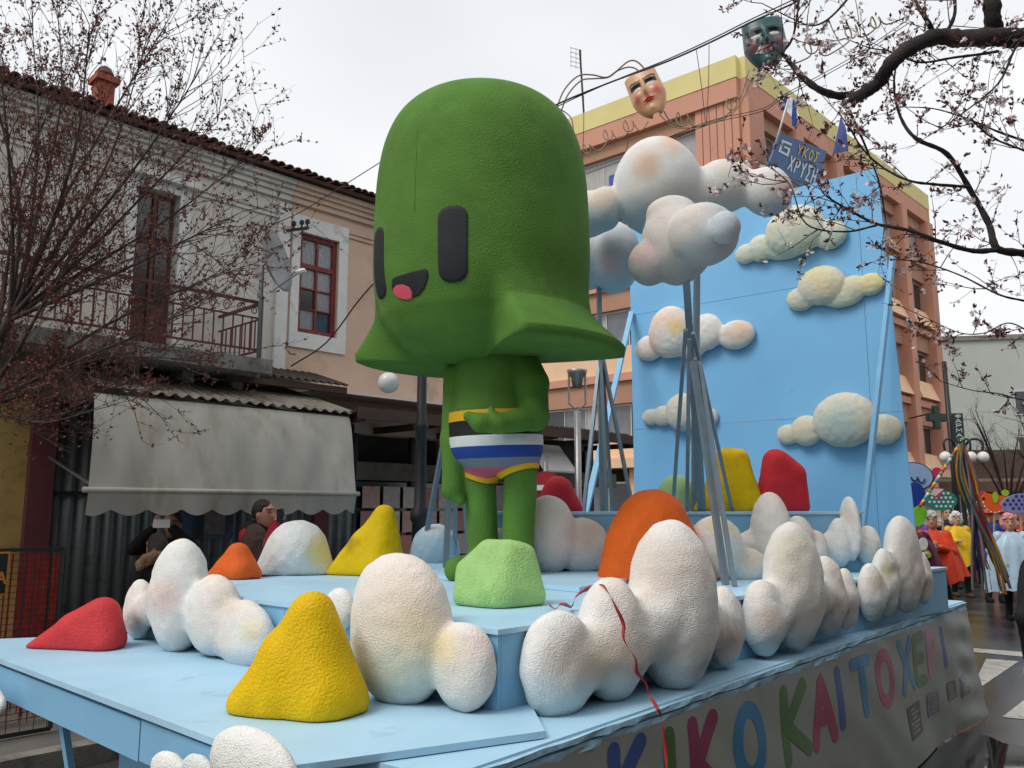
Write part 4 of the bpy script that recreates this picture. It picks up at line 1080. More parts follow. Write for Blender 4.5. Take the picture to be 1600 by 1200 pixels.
s_mid = FR_H.uv(449, 420)[0]
EZ = (FR_H.uv(60, 145, 0.2)[1] + FR_H.uv(540, 303, 0.2)[1]) / 2
print('eave', FR_H.uv(60, 145, 0.2), FR_H.uv(540, 303, 0.2), 'mid', s_mid)
SA0 = -9.0; SB1 = s_mid + 3.2
wh = thing('white_house', 'old two storey white plastered house with clay tile eave and balcony', 'house', tuple(FR_H.pt(SA0 + 4, 0, 0)))
ph = thing('peach_house', 'peach plastered house adjoining the white one with a red framed window', 'house', tuple(FR_H.pt(s_mid + 1, 0, 0)))
dz0 = FR_H.uv(240, 556)[1]; dz1 = FR_H.uv(240, 296)[1]; ds0 = FR_H.uv(206, 430)[0]; ds1 = FR_H.uv(274, 430)[0]
wz0 = FR_H.uv(495, 524)[1]; wz1 = FR_H.uv(495, 369)[1]; ws0 = FR_H.uv(466, 440)[0]; ws1 = FR_H.uv(527, 440)[0]
GZ = 2.72
wall_sheet(FR_H, SA0, s_mid, GZ, EZ - 0.02, [(ds0, ds1, dz0, dz1)], M_PLW, wh)
wall_sheet(FR_H, s_mid + 0.002, SB1, GZ, EZ - 0.02, [(ws0, ws1, wz0, wz1)], M_PLP, ph, 0.09)
for par, a, b, mt in ((wh, SA0, s_mid - 0.002, M_PLW), (ph, s_mid + 0.002, SB1, M_PLP)):
    for j, (n1_, z0, z1) in enumerate(((0.17, EZ - 0.07, EZ - 0.01), (0.125, EZ - 0.12, EZ - 0.07), (0.085, EZ - 0.18, EZ - 0.12), (0.05, EZ - 0.25, EZ - 0.18), (0.02, EZ - 0.44, EZ - 0.42), (0.025, EZ - 0.50, EZ - 0.47))):
        fb('cornice_moulding', FR_H, a, b, 0.002, n1_, z0 + 0.001, z1, mt, par)
fb('corner_pilaster', FR_H, s_mid - 0.16, s_mid - 0.002, 0.002, 0.045, GZ, EZ - 0.3, M_TRIMW, wh)
# roofs: slab and two rows of barrel tiles along the eave
for par, a, b in ((wh, SA0, s_mid), (ph, s_mid, SB1)):
    MB().prism([FR_H.pt(a, 0.26, EZ), FR_H.pt(b, 0.26, EZ), FR_H.pt(b, -4.2, EZ + 1.3), FR_H.pt(a, -4.2, EZ + 1.3)], (0, 0, 0.04)).build('roof', M_TILE, par)
    fb('back_wall', FR_H, a, b, -8.0, -7.7, 0, EZ, M_PLP, par)
    fb('gable_end', FR_H, b - 0.3, b, -7.7, -0.31, 0, EZ, M_PLP, par) if par is ph else fb('gable_end', FR_H, a, a + 0.3, -7.7, -0.31, 0, EZ, M_PLP, par)
    MB().prism([FR_H.pt(a, -4.2, EZ + 1.3), FR_H.pt(b, -4.2, EZ + 1.3), FR_H.pt(b, -8.2, EZ), FR_H.pt(a, -8.2, EZ)], (0, 0, 0.04)).build('roof', M_TILE, par)
tv = []; tf = []
for j, y in enumerate((0.0, -0.42)):
    for k in range(9):
        a = math.pi * k / 8; r = 0.05 - 0.008 * j
        tv.append((math.cos(a) * r, y, math.sin(a) * r * 0.85)); tv.append((math.cos(a) * (r - 0.012), y, math.sin(a) * (r - 0.012) * 0.85))
for k in range(8):
    tf += [(2 * k, 2 * k + 2, 18 + 2 * k + 2, 18 + 2 * k), (2 * k + 1, 18 + 2 * k + 1, 18 + 2 * k + 3, 2 * k + 3), (2 * k, 2 * k + 1, 2 * k + 3, 2 * k + 2)]
tme = bpy.data.meshes.new('roof_tile'); tme.from_pydata(tv, [], tf); tme.materials.append(M_TILE)
rg = random.Random(5)
i = 0; s = -6.3
while s < SB1:
    par = wh if s < s_mid else ph
    for row in range(2):
        n_ = 0.33 - 0.36 * row + rg.uniform(-0.02, 0.02)
        p = FR_H.pt(s + rg.uniform(-0.01, 0.01), n_, EZ + 0.042 + 0.105 * row + rg.uniform(-0.008, 0.008))
        link('roof_tile', tme, par, p, (R(-14), 0, math.atan2(FR_H.n[1], FR_H.n[0]) - math.pi / 2 + rg.uniform(-.04, .04)))
    s += 0.11
# chimney
cs, cz = FR_H.uv(160, 165, -0.9); ctop = FR_H.uv(160, 112, -0.9)[1]
ch = MB().fbox(FR_H, cs - 0.09, cs + 0.09, -1.0, -0.8, EZ + 0.1, ctop - 0.14).build('chimney', M_BRICK, wh)
for a, b, c in ((0.13, ctop - 0.15, ctop - 0.08),): MB().fbox(FR_H, cs - a, cs + a, -1.04, -0.76, b, c).build('chimney_cap', M_BRICK, ch)
MB().lathe(FR_H.pt(cs, -0.9, ctop - 0.08), [(0.09, 0), (0.11, 0.05), (0.07, 0.12), (0.02, 0.16)], 10).build('chimney_cowl', M_TILE, ch)
# red framed window with its white surround
sv = []
o0, o1, p0, p1 = FR_H.uv(453, 440)[0], FR_H.uv(541, 440)[0], FR_H.uv(495, 548)[1], FR_H.uv(495, 344)[1]
m = MB(); t_ = 0.028
m.fbox(FR_H, o0, ws0 - 0.0, 0.002, t_, p0, p1).fbox(FR_H, ws1, o1, 0.002, t_, p0, p1).fbox(FR_H, ws0, ws1, 0.002, t_, wz1, p1).fbox(FR_H, ws0, ws1, 0.002, t_, p0, wz0)
m.build('window_surround', M_TRIMW, ph)
window(ph, FR_H, ws0 + 0.002, ws1 - 0.002, wz0 + 0.002, wz1 - 0.002, -0.08, 2, 3, M_REDW, [M_PANE, M_PANE, M_PANE, M_PANED], 0.06, transom=wz0 + (wz1 - wz0) * 0.68)
# balcony door
door = thing('balcony_door', None, None, tuple(FR_H.pt((ds0 + ds1) / 2, 0, dz0))); door.parent = wh; door.location = np.array(door.location) - origin(wh); ORG[door.name] = np.array(FR_H.pt((ds0 + ds1) / 2, 0, dz0))
fb('back_panel', FR_H, ds0 + 0.002, ds1 - 0.002, -0.155, -0.13, dz0 + .002, dz1 - .002, M_BRNW, door)
dm = (ds0 + ds1) / 2
for a, b in ((ds0 + 0.03, dm - 0.01), (dm + 0.01, ds1 - 0.03)):
    for c, d, mt in ((dz0 + 0.05, dz0 + 0.55, M_BRNW), (dz0 + 0.62, dz1 - 0.6, M_PANED), (dz1 - 0.5, dz1 - 0.06, M_PANED)):
        fb('door_leaf_panel', FR_H, a + 0.03, b - 0.03, -0.128, -0.10, c, d, mt, door)
fb('meeting_stile', FR_H, dm - 0.02, dm + 0.02, -0.128, -0.085, dz0, dz1, M_BRNW, door)
m = MB(); m.fbox(FR_H, ds0 - 0.12, ds0, 0.002, 0.03, dz0, dz1 + 0.1).fbox(FR_H, ds1, ds1 + 0.12, 0.002, 0.03, dz0, dz1 + 0.1).fbox(FR_H, ds0, ds1, 0.002, 0.03, dz1, dz1 + 0.1)
m.fbox(FR_H, ds0 - 0.18, ds1 + 0.18, 0.002, 0.12, dz1 + 0.102, dz1 + 0.18)
m.build('door_surround', M_TRIMW, wh)
# balcony
bn = 0.95
bs1, brz = FR_H.uv(409, 474, bn); bs0 = FR_H.uv(30, 420, bn)[0] - 0.3
bz = FR_H.uv(409, 563, bn)[1]
balc = thing('balcony', None, None, tuple(FR_H.pt(bs1, 0, bz))); balc.parent = wh; balc.location = np.array(balc.location) - origin(wh); ORG[balc.name] = np.array(FR_H.pt(bs1, 0, bz))
fb('slab', FR_H, bs0, bs1 + 0.1, 0.003, bn + 0.1, bz - 0.15, bz, M_CONC, balc)
for s in np.linspace(bs0 + 0.3, bs1 - 0.1, 5): fb('bracket', FR_H, s, s + 0.12, 0.003, 0.6, bz - 0.36, bz - 0.152, M_CONC, balc)
for (z_, w) in ((brz, 0.03), (brz - 0.17, 0.016), (bz + 0.1, 0.02)):
    MB().bar(FR_H.pt(bs0, bn, z_), FR_H.pt(bs1, bn, z_), w).build('rail', M_IRON, balc)
    MB().bar(FR_H.pt(bs1, bn - 0.02, z_), FR_H.pt(bs1, 0.02, z_), w).build('rail', M_IRON, balc)
barm = MB().box((0, 0, 0), (0.013, 0.013, brz - 0.17 - bz - 0.1)); bme = bpy.data.meshes.new('baluster'); bme.from_pydata(barm.V, [], barm.F); bme.materials.append(M_IRON)
ringm = MB(); ringm.tube([(0.05 * (1 - t / 22) * math.cos(t * 0.6), 0, 0.06 * (1 - t / 22) * math.sin(t * 0.6)) for t in range(18)], 0.006, 5)
rme = bpy.data.meshes.new('scroll'); rme.from_pydata(ringm.V, [], ringm.F); rme.materials.append(M_IRON)
zc_ = (brz - 0.17 + bz + 0.1) / 2
s = bs1
while s > bs0:
    link('baluster', bme, balc, FR_H.pt(s, bn, zc_)); s -= 0.105
s = bs1 - 0.08
while s > bs0:
    link('scroll', rme, balc, FR_H.pt(s, bn, brz - 0.085), (0, 0, FR_H.rz)); s -= 0.155
for n_ in np.arange(0.1, bn - 0.05, 0.105): link('baluster', bme, balc, FR_H.pt(bs1, n_, zc_))
MB().bar(FR_H.pt(bs1, bn, bz), FR_H.pt(bs1, bn, brz + 0.08), 0.035).build('corner_post', M_IRON, balc)
# satellite dish on a pipe
dish = thing('satellite_dish', 'grey satellite dish on a pipe beside the balcony', 'satellite dish', tuple(FR_H.pt(bs1 + 0.1, bn + 0.02, bz)))
ds_, dz_ = FR_H.uv(428, 407, bn + 0.15)
dc = FR_H.pt(ds_, bn + 0.15, dz_)
axis = np.array([0.95, -0.12, 0.22]); axis /= np.linalg.norm(axis)
MB().lathe(dc, [(0.02, -0.06), (0.15, -0.05), (0.26, -0.015), (0.35, 0.035), (0.352, 0.045), (0.26, -0.003), (0.15, -0.037), (0.02, -0.048)], 28, axis=axis).build('reflector', mat('dish_grey', sr(150, 150, 150), 0.6, var=(6, 0.08)), dish, True)
pp = FR_H.pt(FR_H.uv(409, 440, bn + .05)[0], bn + 0.05, 0)
MB().tube([(pp[0], pp[1], bz - 0.2), (pp[0], pp[1], dz_ - 0.05), dc - axis * 0.06], 0.022, 8).build('pipe', M_GALV, dish, True)
lnb = dc + axis * 0.30 + np.array([0, 0, -0.2])
MB().tube([dc + np.array([0, 0, -0.33]), lnb], 0.01, 6).build('feed_arm', M_GALV, dish)
MB().lathe(lnb, [(0.02, -0.05), (0.03, 0), (0.03, 0.04), (0.02, 0.06)], 10, axis=axis).build('receiver', M_WHITEP, dish)
# wall bracket with insulators above the window
wb = thing('insulator_bracket', 'small iron bracket with insulators above the red window', 'bracket', tuple(FR_H.pt(o0, 0, p1)))
a_, b_ = FR_H.uv(448, 360, 0.05), FR_H.uv(482, 356, 0.3)
MB().bar(FR_H.pt(a_[0], 0.03, a_[1]), FR_H.pt(b_[0], 0.3, b_[1]), 0.03).build('arm', M_BLK, wb)
for t in (0.35, 0.7, 0.95):
    p = FR_H.pt(a_[0] + (b_[0] - a_[0]) * t, 0.03 + 0.27 * t, a_[1] + (b_[1] - a_[1]) * t)
    MB().lathe(p, [(0.012, 0.015), (0.012, 0.05), (0.03, 0.06), (0.03, 0.09), (0.015, 0.11)], 8).build('insulator', M_BLK, wb)

# ---- shop front below: corrugated canopy, awning, shutter
can = thing('corrugated_canopy', 'rusty corrugated canopy roof over the old shop front', 'canopy', tuple(FR_H.pt(0, 0.5, 2.5)))
cn = 1.15
c0, cz0 = FR_H.uv(158, 607, cn); c1, cz1 = FR_H.uv(562, 645, cn)
CZ = (cz0 + cz1) / 2
print('canopy z', cz0, cz1)
corrugated('sheet', FR_H.pt(c0, 0.02, CZ + 0.42), FR_H.pt(c1 - 0.5, 0.02, CZ + 0.42), FR_H.pt(c1, cn, CZ), FR_H.pt(c0, cn, CZ), 0.018, 0.105, M_CORR, can, (0, 0, 1))
fb('front_beam', FR_H, c0 + 0.05, c1 - 0.1, cn - 0.1, cn - 0.04, CZ - 0.12, CZ - 0.03, M_TIMB, can)
for s in np.linspace(c0 + 0.2, c1 - 0.4, 5): MB().bar(FR_H.pt(s, 0.05, CZ + 0.2), FR_H.pt(s, cn - 0.1, CZ - 0.05), 0.05).build('rafter', M_TIMB, can)
can2 = thing('upper_canopy', 'small dark corrugated canopy under the peach wall', 'canopy', tuple(FR_H.pt(s_mid, 0.3, 2.8)))
k0, kz = FR_H.uv(425, 583, 0.75); k1, kz1 = FR_H.uv(545, 602, 0.75)
corrugated('sheet', FR_H.pt(k0 - .5, 0.02, kz1 + 0.22), FR_H.pt(k1, 0.02, kz1 + 0.22), FR_H.pt(k1, 0.75, kz1), FR_H.pt(k0 - .5, 0.75, kz1), 0.016, 0.1, M_CORR2, can2, (0, 0, 1))
fb('edge_beam', FR_H, k0 - .5, k1, 0.66, 0.72, kz1 - 0.10, kz1 - 0.025, M_TIMB, can2)
# awning cloth
aw = thing('awning', 'dirty white canvas awning with scalloped valance', 'awning', tuple(FR_H.pt(1, cn, 1.9)))
a0 = FR_H.uv(146, 640, cn)[0]; a1 = FR_H.uv(547, 652, cn)[0]; az0 = CZ - 0.05
ab0, abz0 = FR_H.uv(138, 760, cn + 0.3); ab1, abz1 = FR_H.uv(556, 776, cn + 0.3); abz = (abz0 + abz1) / 2
print('awning', a0, a1, az0, ab0, ab1, abz0, abz1)
V = []; F = []; NS, NZ = 60, 16
for i in range(NS + 1):
    t = i / NS
    for j in range(NZ + 1):
        f = j / NZ; s = (a0 + (a1 - a0) * t) * (1 - f) + (ab0 + (ab1 - ab0) * t) * f
        n_ = cn - 0.02 + 0.32 * f ** 0.8 + 0.012 * math.sin(t * 40 + 3 * f) * f * (1 - f) * 3 + 0.05 * math.exp(-((t - 0.05 - 0.10 * f) / 0.03) ** 2) * f * (1 - f) * 3
        V.append(FR_H.pt(s, n_, az0 + (abz - az0) * f))
for i in range(NS):
    for j in range(NZ): F.append((i * (NZ + 1) + j, i * (NZ + 1) + j + 1, (i + 1) * (NZ + 1) + j + 1, (i + 1) * (NZ + 1) + j))
mk('cloth', V, F, M_CANV, aw, True)
MB().tube([FR_H.pt(ab0 - 0.04, cn + 0.30, abz), FR_H.pt(ab1 + 0.04, cn + 0.30, abz)], 0.025, 8).build('front_bar', M_CANV, aw, True)
V = []; F = []; n = 160
for i in range(n + 1):
    t = i / n; s = ab0 + (ab1 - ab0) * t; ph_ = (s / 0.32) % 1
    d = 0.16 + 0.055 * abs(math.sin(math.pi * s / 0.30)); dn = 0.02 * math.sin(s * 5) - 0.02
    V += [FR_H.pt(s, cn + 0.31, abz - 0.02), FR_H.pt(s, cn + 0.31 + dn * 0.5, abz - 0.1), FR_H.pt(s, cn + 0.31 + dn, abz - d)]
for i in range(n):
    for k in range(2): F.append((i * 3 + k, i * 3 + k + 1, i * 3 + 4 + k, i * 3 + 3 + k))
mk('valance', V, F, M_CANV, aw, True)
for s in (ab0 + 0.1, ab1 - 0.1): MB().bar(FR_H.pt(s, 0.05, abz + 0.35), FR_H.pt(s, cn + 0.28, abz), 0.02).build('arm', M_GALV, aw)
# shutter wall
sh0 = FR_H.uv(78, 800)[0]; sh1 = FR_H.uv(548, 800)[0]
shut = thing('shutter_wall', 'closed grey corrugated metal shop shutter under the awning', 'shutter', tuple(FR_H.pt((sh0 + sh1) / 2, 0, 0.1)))
corrugated('sheet', FR_H.pt(sh0, 0.04, 0.1), FR_H.pt(sh1, 0.04, 0.1), FR_H.pt(sh1, 0.04, GZ + 0.1), FR_H.pt(sh0, 0.04, GZ + 0.1), 0.022, 0.13, M_SHUT, shut, tuple(FR_H.n))
fb('guide_bar', FR_H, sh0, sh1, 0.07, 0.09, 1.88, 1.92, M_BLK, shut)
ps0, pz0 = FR_H.uv(318, 835, 0.1); ps1, pz1 = FR_H.uv(352, 800, 0.1)
fb('maroon_door_frame', FR_H, sh1 - 0.62, sh1 - 0.42, 0.066, 0.14, 0.1, 2.3, M_MAROON, shut)
fb('hatch', FR_H, ps0 - 0.3, ps1 + 0.1, 0.066, 0.10, pz0 - 0.05, pz1 + 0.45, M_PANED, shut)
fb('notice', FR_H, ps0, ps1, 0.101, 0.106, pz0, pz1 + 0.1, mat('old_notice_paper', sr(120, 104, 100), 0.8, var=(14, 0.3)), shut)
# ochre wall and maroon pillar at far left
m0, m1 = FR_H.uv(44, 760, 0.12)[0], FR_H.uv(84, 760, 0.12)[0]
pil = fb('pillar', FR_H, m0, m1, -0.2, 0.12, 0.1, GZ + 0.1, M_MAROON, None); tag(pil, 'maroon painted pillar between ochre wall and metal shutter', 'pillar')
yw = fb('ochre_wall', FR_H, SA0, m0 - 0.003, -0.3, 0.05, 0.1, GZ + 0.1, M_YELW, None); tag(yw, 'ochre plaster wall strip at the left picture edge', 'wall')
# mesh barrier with sign
bar_n = 1.9
b0, b1 = FR_H.uv(-60, 900, bar_n)[0], FR_H.uv(97, 900, bar_n)[0]; bzt = FR_H.uv(60, 858, bar_n)[1]
barr = thing('mesh_barrier', 'black framed mesh barrier with torn orange netting', 'barrier', tuple(FR_H.pt(b1, bar_n, 0.12)))
m = MB()
for (p, q) in (((b0, 0.15), (b1, 0.15)), ((b0, bzt), (b1, bzt)), ((b0, 0.15), (b0, bzt)), ((b1, 0.15), (b1, bzt))): m.bar(FR_H.pt(p[0], bar_n, p[1]), FR_H.pt(q[0], bar_n, q[1]), 0.025)
m.build('frame', M_BLK, barr)
m = MB()
for z_ in np.arange(0.25, bzt, 0.045): m.bar(FR_H.pt(b0, bar_n, z_), FR_H.pt(b1, bar_n, z_), 0.004)
for s in np.arange(b0, b1, 0.09): m.bar(FR_H.pt(s, bar_n + .004, 0.15), FR_H.pt(s, bar_n + .004, bzt), 0.004)
tag(m.build('wire_mesh', M_BLK, barr), kind='stuff')
M_NET = mat('orange_red_netting', sr(188, 52, 34), 0.7, var=(9, 0.3))
rg = random.Random(8)
m = MB()
for i in range(46):
    s = b1 - 0.02 - 0.42 * (rg.random() ** 1.6); z_ = bzt - 0.03
    m.bar(FR_H.pt(s, bar_n - 0.02, z_), FR_H.pt(s + rg.uniform(-.02, .02), bar_n - 0.02 - rg.random() * .02, 0.2 + rg.random() * 0.2), 0.01, 0.004)
tag(m.build('netting', M_NET, barr), kind='stuff')
# warning sign on the barrier
sg = thing('warning_sign', 'black and orange sign board with a letter A at left edge', 'sign', tuple(FR_H.pt(b0, bar_n + 0.03, 0.9)))
g0, gz0 = FR_H.uv(-46, 933, bar_n + .03); g1, gz1 = FR_H.uv(16, 862, bar_n + .03)
M_ORS = mat('sign_orange', sr(214, 140, 40), 0.5, var=(8, 0.1)); M_NAVY = mat('sign_black', sr(26, 28, 34), 0.5, var=(8, 0.1))
fb('border', FR_H, g0, g1, bar_n + .02, bar_n + .03, gz0, gz1, M_ORS, sg)
fb('face', FR_H, g0 + .012, g1 - .012, bar_n + .031, bar_n + .034, gz0 + .012, gz1 - .012, M_NAVY, sg)
la, lz = FR_H.uv(-5, 912, bar_n + .036); lb, lz1 = FR_H.uv(10, 893, bar_n + .036)
stroke_mesh('A', lambda x, y, l: FR_H.pt(la + (lb - la) * x, bar_n + .037 + l, lz + (lz1 - lz) * y), 0.17, 'letter', M_ORS, sg, (lb - la) / (lz1 - lz))

# ---- shop with posters right of the awning, then a low shop row
sx0 = FR_H.uv(556, 750)[0]; sx1 = FR_H.uv(935, 700)[0] + 0.5
shop = thing('poster_shop', 'dim shop front covered with printed posters behind the lamp post', 'shop', tuple(FR_H.pt(sx0 + 1, 0, 0)))
fb('back_wall', FR_H, sx0, sx1, -0.6, -0.5, 0.1, GZ + 0.2, M_SHOP, shop)
fb('stall_riser', FR_H, sx0, sx1, -0.49, -0.1, 0.1, 0.75, M_TIMB, shop)
for s in np.arange(sx0, sx1, 0.95): fb('mullion', FR_H, s, s + 0.06, -0.12, -0.05, 0.76, GZ, M_BLK, shop)
for s in np.arange(sx0, sx1 - 0.9, 0.95): fb('pane', FR_H, s + 0.062, s + 0.948, -0.10, -0.095, 0.76, 2.1, M_PANED, shop)
fb('fascia', FR_H, sx0, sx1, -0.2, 0.0, 2.12, 2.35, mat('faded_fascia', sr(120, 108, 96), 0.8, var=(5, 0.3)), shop)
pcols = [sr(232, 226, 216), sr(216, 180, 168), sr(206, 200, 196), sr(224, 214, 204), sr(200, 150, 138)]
rg = random.Random(4)
for i, (r_, c_) in enumerate([(r_, c_) for r_ in range(4) for c_ in range(7)]):
    mt = mat('poster_%d' % (i % 5), pcols[i % 5], 0.7, var=(9 + (i % 5) * 2, 0.45, sr(170, 90, 80)), stretch=(1, 1, 2.6))
    s = sx0 + 0.12 + c_ * 0.33 + rg.uniform(-.02, .02); z_ = 0.8 + r_ * 0.32
    fb('poster', FR_H, s, s + 0.28, -0.045 + 0.001 * i, -0.042 + 0.001 * i, z_, z_ + 0.28, mt, shop)
can3 = thing('timber_canopy', 'dark brown slatted timber canopy over the poster shop', 'canopy', tuple(FR_H.pt(sx0, 0.5, 2.4)))
t0, tz = FR_H.uv(530, 640, 1.2); t1, tz1 = FR_H.uv(934, 672, 1.2)
TZ = FR_H.uv(600, 648, 1.2)[1]
for i in range(9):
    n_ = 0.05 + i * 0.14
    MB().bar(FR_H.pt(t0 + 0.2, n_, TZ + 0.10 - 0.012 * i), FR_H.pt(sx1, n_, TZ + 0.10 - 0.012 * i), 0.125, 0.02).build('board', M_TIMB, can3)
fb('edge_board', FR_H, t0 + 0.2, sx1, 1.26, 1.30, TZ - 0.08, TZ + 0.05, M_TIMB, can3)
fb('white_flashing', FR_H, t0 + 0.2, sx0 + 2.6, 0.0, 0.55, TZ + 0.3, TZ + 0.33, M_TRIMW, can3)
for s in np.arange(t0 + 0.3, sx1, 1.1): MB().bar(FR_H.pt(s, 0.0, TZ - 0.06), FR_H.pt(s, 1.25, TZ - 0.06), 0.06, 0.08).build('joist', M_TIMB, can3)
wa = thing('white_blind', 'small white roller blind hanging under the dark canopy', 'blind', tuple(FR_H.pt(sx1 - 1, 1.0, 1.6)))
q0, qz0 = FR_H.uv(838, 736, 1.0); q1, qz1 = FR_H.uv(890, 706, 1.0)
V = [FR_H.pt(q0, 1.15, qz0), FR_H.pt(q1, 1.15, qz0), FR_H.pt(q1, 0.8, qz1 + .1), FR_H.pt(q0, 0.8, qz1 + .1)]
MB().prism(V, (0, 0, -0.012)).build('cloth', M_TRIMW, wa)
MB().tube([FR_H.pt(q0, 1.15, qz0 - .01), FR_H.pt(q1, 1.15, qz0 - .01)], 0.02, 8).build('bottom_bar', M_GALV, wa)
low = thing('low_shop_roof', 'low dark corrugated roof of the shop row beside the figure', 'roof', tuple(FR_H.pt(sx1 - 1, 0, 2.6)))
corrugated('sheet', FR_H.pt(SB1 + 0.05, -2.5, GZ + 0.75), FR_H.pt(sx1, -2.5, GZ + 0.75), FR_H.pt(sx1, 0.3, GZ + 0.3), FR_H.pt(SB1 + 0.05, 0.3, GZ + 0.3), 0.02, 0.12, M_CORR2, low, (0, 0, 1))
fb('side_wall', FR_H, sx1 - 0.2, sx1, -2.5, -0.62, 0, GZ + 0.2, M_PLP, low)
# round no entry sign on a post
ns = thing('no_entry_sign', 'round red no entry sign with white bar half hidden by the legs', 'road sign', tuple(on_z(852, 880, 0.13)))
sp = on_y(853, 762, 9.6)
MB().lathe(sp, [(0.001, -0.01), (0.19, -0.01), (0.19, 0.0), (0.001, 0.001)], 28, axis=(-0.1, -1, 0)).build('disc', mat('sign_red', sr(170, 36, 44), 0.4, var=(6, 0.1)), ns)
MB().box(sp + np.array([0, -0.012, 0]), (0.27, 0.006, 0.06)).build('white_bar', M_WHITEP, ns)
MB().tube([(sp[0], sp[1] + .04, 0.1), (sp[0], sp[1] + .04, sp[2] + 0.3)], 0.03, 10).build('post', M_GALV, ns, True)

# pavement in front of the houses
pv = MB().fbox(FR_H, -12, sx1 + 1.0, -8, 2.35, -0.02, 0.12).build('pavement', mat('grey_paving', sr(120, 116, 110), 0.7, var=(2, 0.25), bump=(30, 0.3, 0.01)), None); tag(pv, kind='structure')
kb = MB().fbox(FR_H, -12, sx1 + 1.0, 2.352, 2.5, -0.02, 0.135).build('kerb', M_CONC, None); tag(kb, kind='structure')

# dark lamp post with globe
lamp = thing('street_lamp', 'dark fluted street lamp post with a white globe beside the figure', 'street lamp', tuple(on_y(655, 870, 8.3) * np.array([1, 1, 0]) + np.array([0, 0, 0.12])))
lp = origin(lamp)
MB().lathe(lp, [(0.16, 0), (0.16, 0.25), (0.11, 0.35), (0.085, 0.5), (0.075, 1.5), (0.095, 1.52), (0.095, 1.6), (0.06, 1.66), (0.055, 2.4), (0.07, 2.42), (0.07, 2.47), (0.05, 2.5), (0.045, 3.3), (0.02, 3.5)], 14).build('post', M_BLK, lamp, True)
gl = on_y(607, 598, 8.1)
MB().tube([lp + np.array([0, 0, 3.2]), lp + np.array([-.1, -.05, 3.35]), gl + np.array([0.02, 0, 0.35]), gl + np.array([0, 0, 0.16])], 0.022, 8).build('arm', M_BLK, lamp, True)
M_GLOBE = mat('opal_globe', sr(226, 224, 220), 0.25, var=(4, 0.04), spec=0.5)
MB().ball(gl, 0.105, 18).build('globe', M_GLOBE, lamp, True)
# silver spot lamp right of the figure
l2 = thing('silver_lamp', 'silver bucket shaped lamp on a pole right of the figure', 'street lamp', tuple(on_y(905, 880, 11.0) * np.array([1, 1, 0])))
lp = origin(l2); hh_ = on_y(904, 590, 11.0)
MB().tube([lp, (lp[0], lp[1], hh_[2] - 0.45)], 0.045, 10).build('post', M_GALV, l2, True)
MB().lathe((lp[0], lp[1], hh_[2] - 0.14), [(0.06, 0), (0.08, 0.12), (0.10, 0.16), (0.13, 0.20), (0.14, 0.24), (0.02, 0.26)], 16).build('lamp_head', M_GALV, l2, True)
MB().tube([(lp[0] - .11, lp[1], hh_[2] + 0.05), (lp[0] - .11, lp[1], hh_[2] - 0.35), (lp[0], lp[1], hh_[2] - 0.45), (lp[0] + .11, lp[1], hh_[2] - 0.35), (lp[0] + .11, lp[1], hh_[2] + 0.05)], 0.014, 6).build('yoke', M_GALV, l2)

# ================================================================== pink corner building
M_PK = mat('salmon_painted_concrete', sr(206, 150, 126), 0.85, var=(1.2, 0.08), stretch=(1, 1, 0.4), bump=(10, 0.1, 0.01), grime=(1.5, 0.6, 0.8, sr(184, 124, 100)))
M_PK2 = mat('peach_painted_panel', sr(238, 198, 160), 0.85, var=(1.0, 0.08), grime=(1.2, 0.6, 0.8, sr(208, 170, 138)))
M_PKB = mat('brown_orange_panel', sr(178, 136, 110), 0.85, var=(1.0, 0.1))
M_YEL = mat('pale_yellow_parapet', sr(222, 208, 142), 0.85, var=(0.8, 0.06))
M_ALU = mat('aluminium_frame', sr(206, 204, 198), 0.4, metal=0.3, var=(5, 0.05))
M_CURT = mat('curtained_pane', sr(176, 174, 170), 0.15, var=(9, 0.25), stretch=(5, 5, 0.3), spec=0.6)
M_SKYP = mat('sky_reflecting_pane', sr(110, 114, 118), 0.08, var=(2, 0.3), spec=0.8)
K0 = on_y(1188, 900, 23.2)
PB_L = Frame(K0, -49.0, flip=True); PB_R = Frame(K0, 44.5)
pk = thing('pink_building', 'salmon and yellow corner office block with ribbon windows', 'building', (K0[0], K0[1], 0))
ZP = [14.42, 15.1]
LL, RL = 15.0, 15.7
rows = [(3.9, 5.05, 5.75, 6.0), (6.85, 8.1, 8.75, 9.0), (9.85, 11.1, 11.75, 12.0), (12.3, 13.35, 13.8, 14.42)]
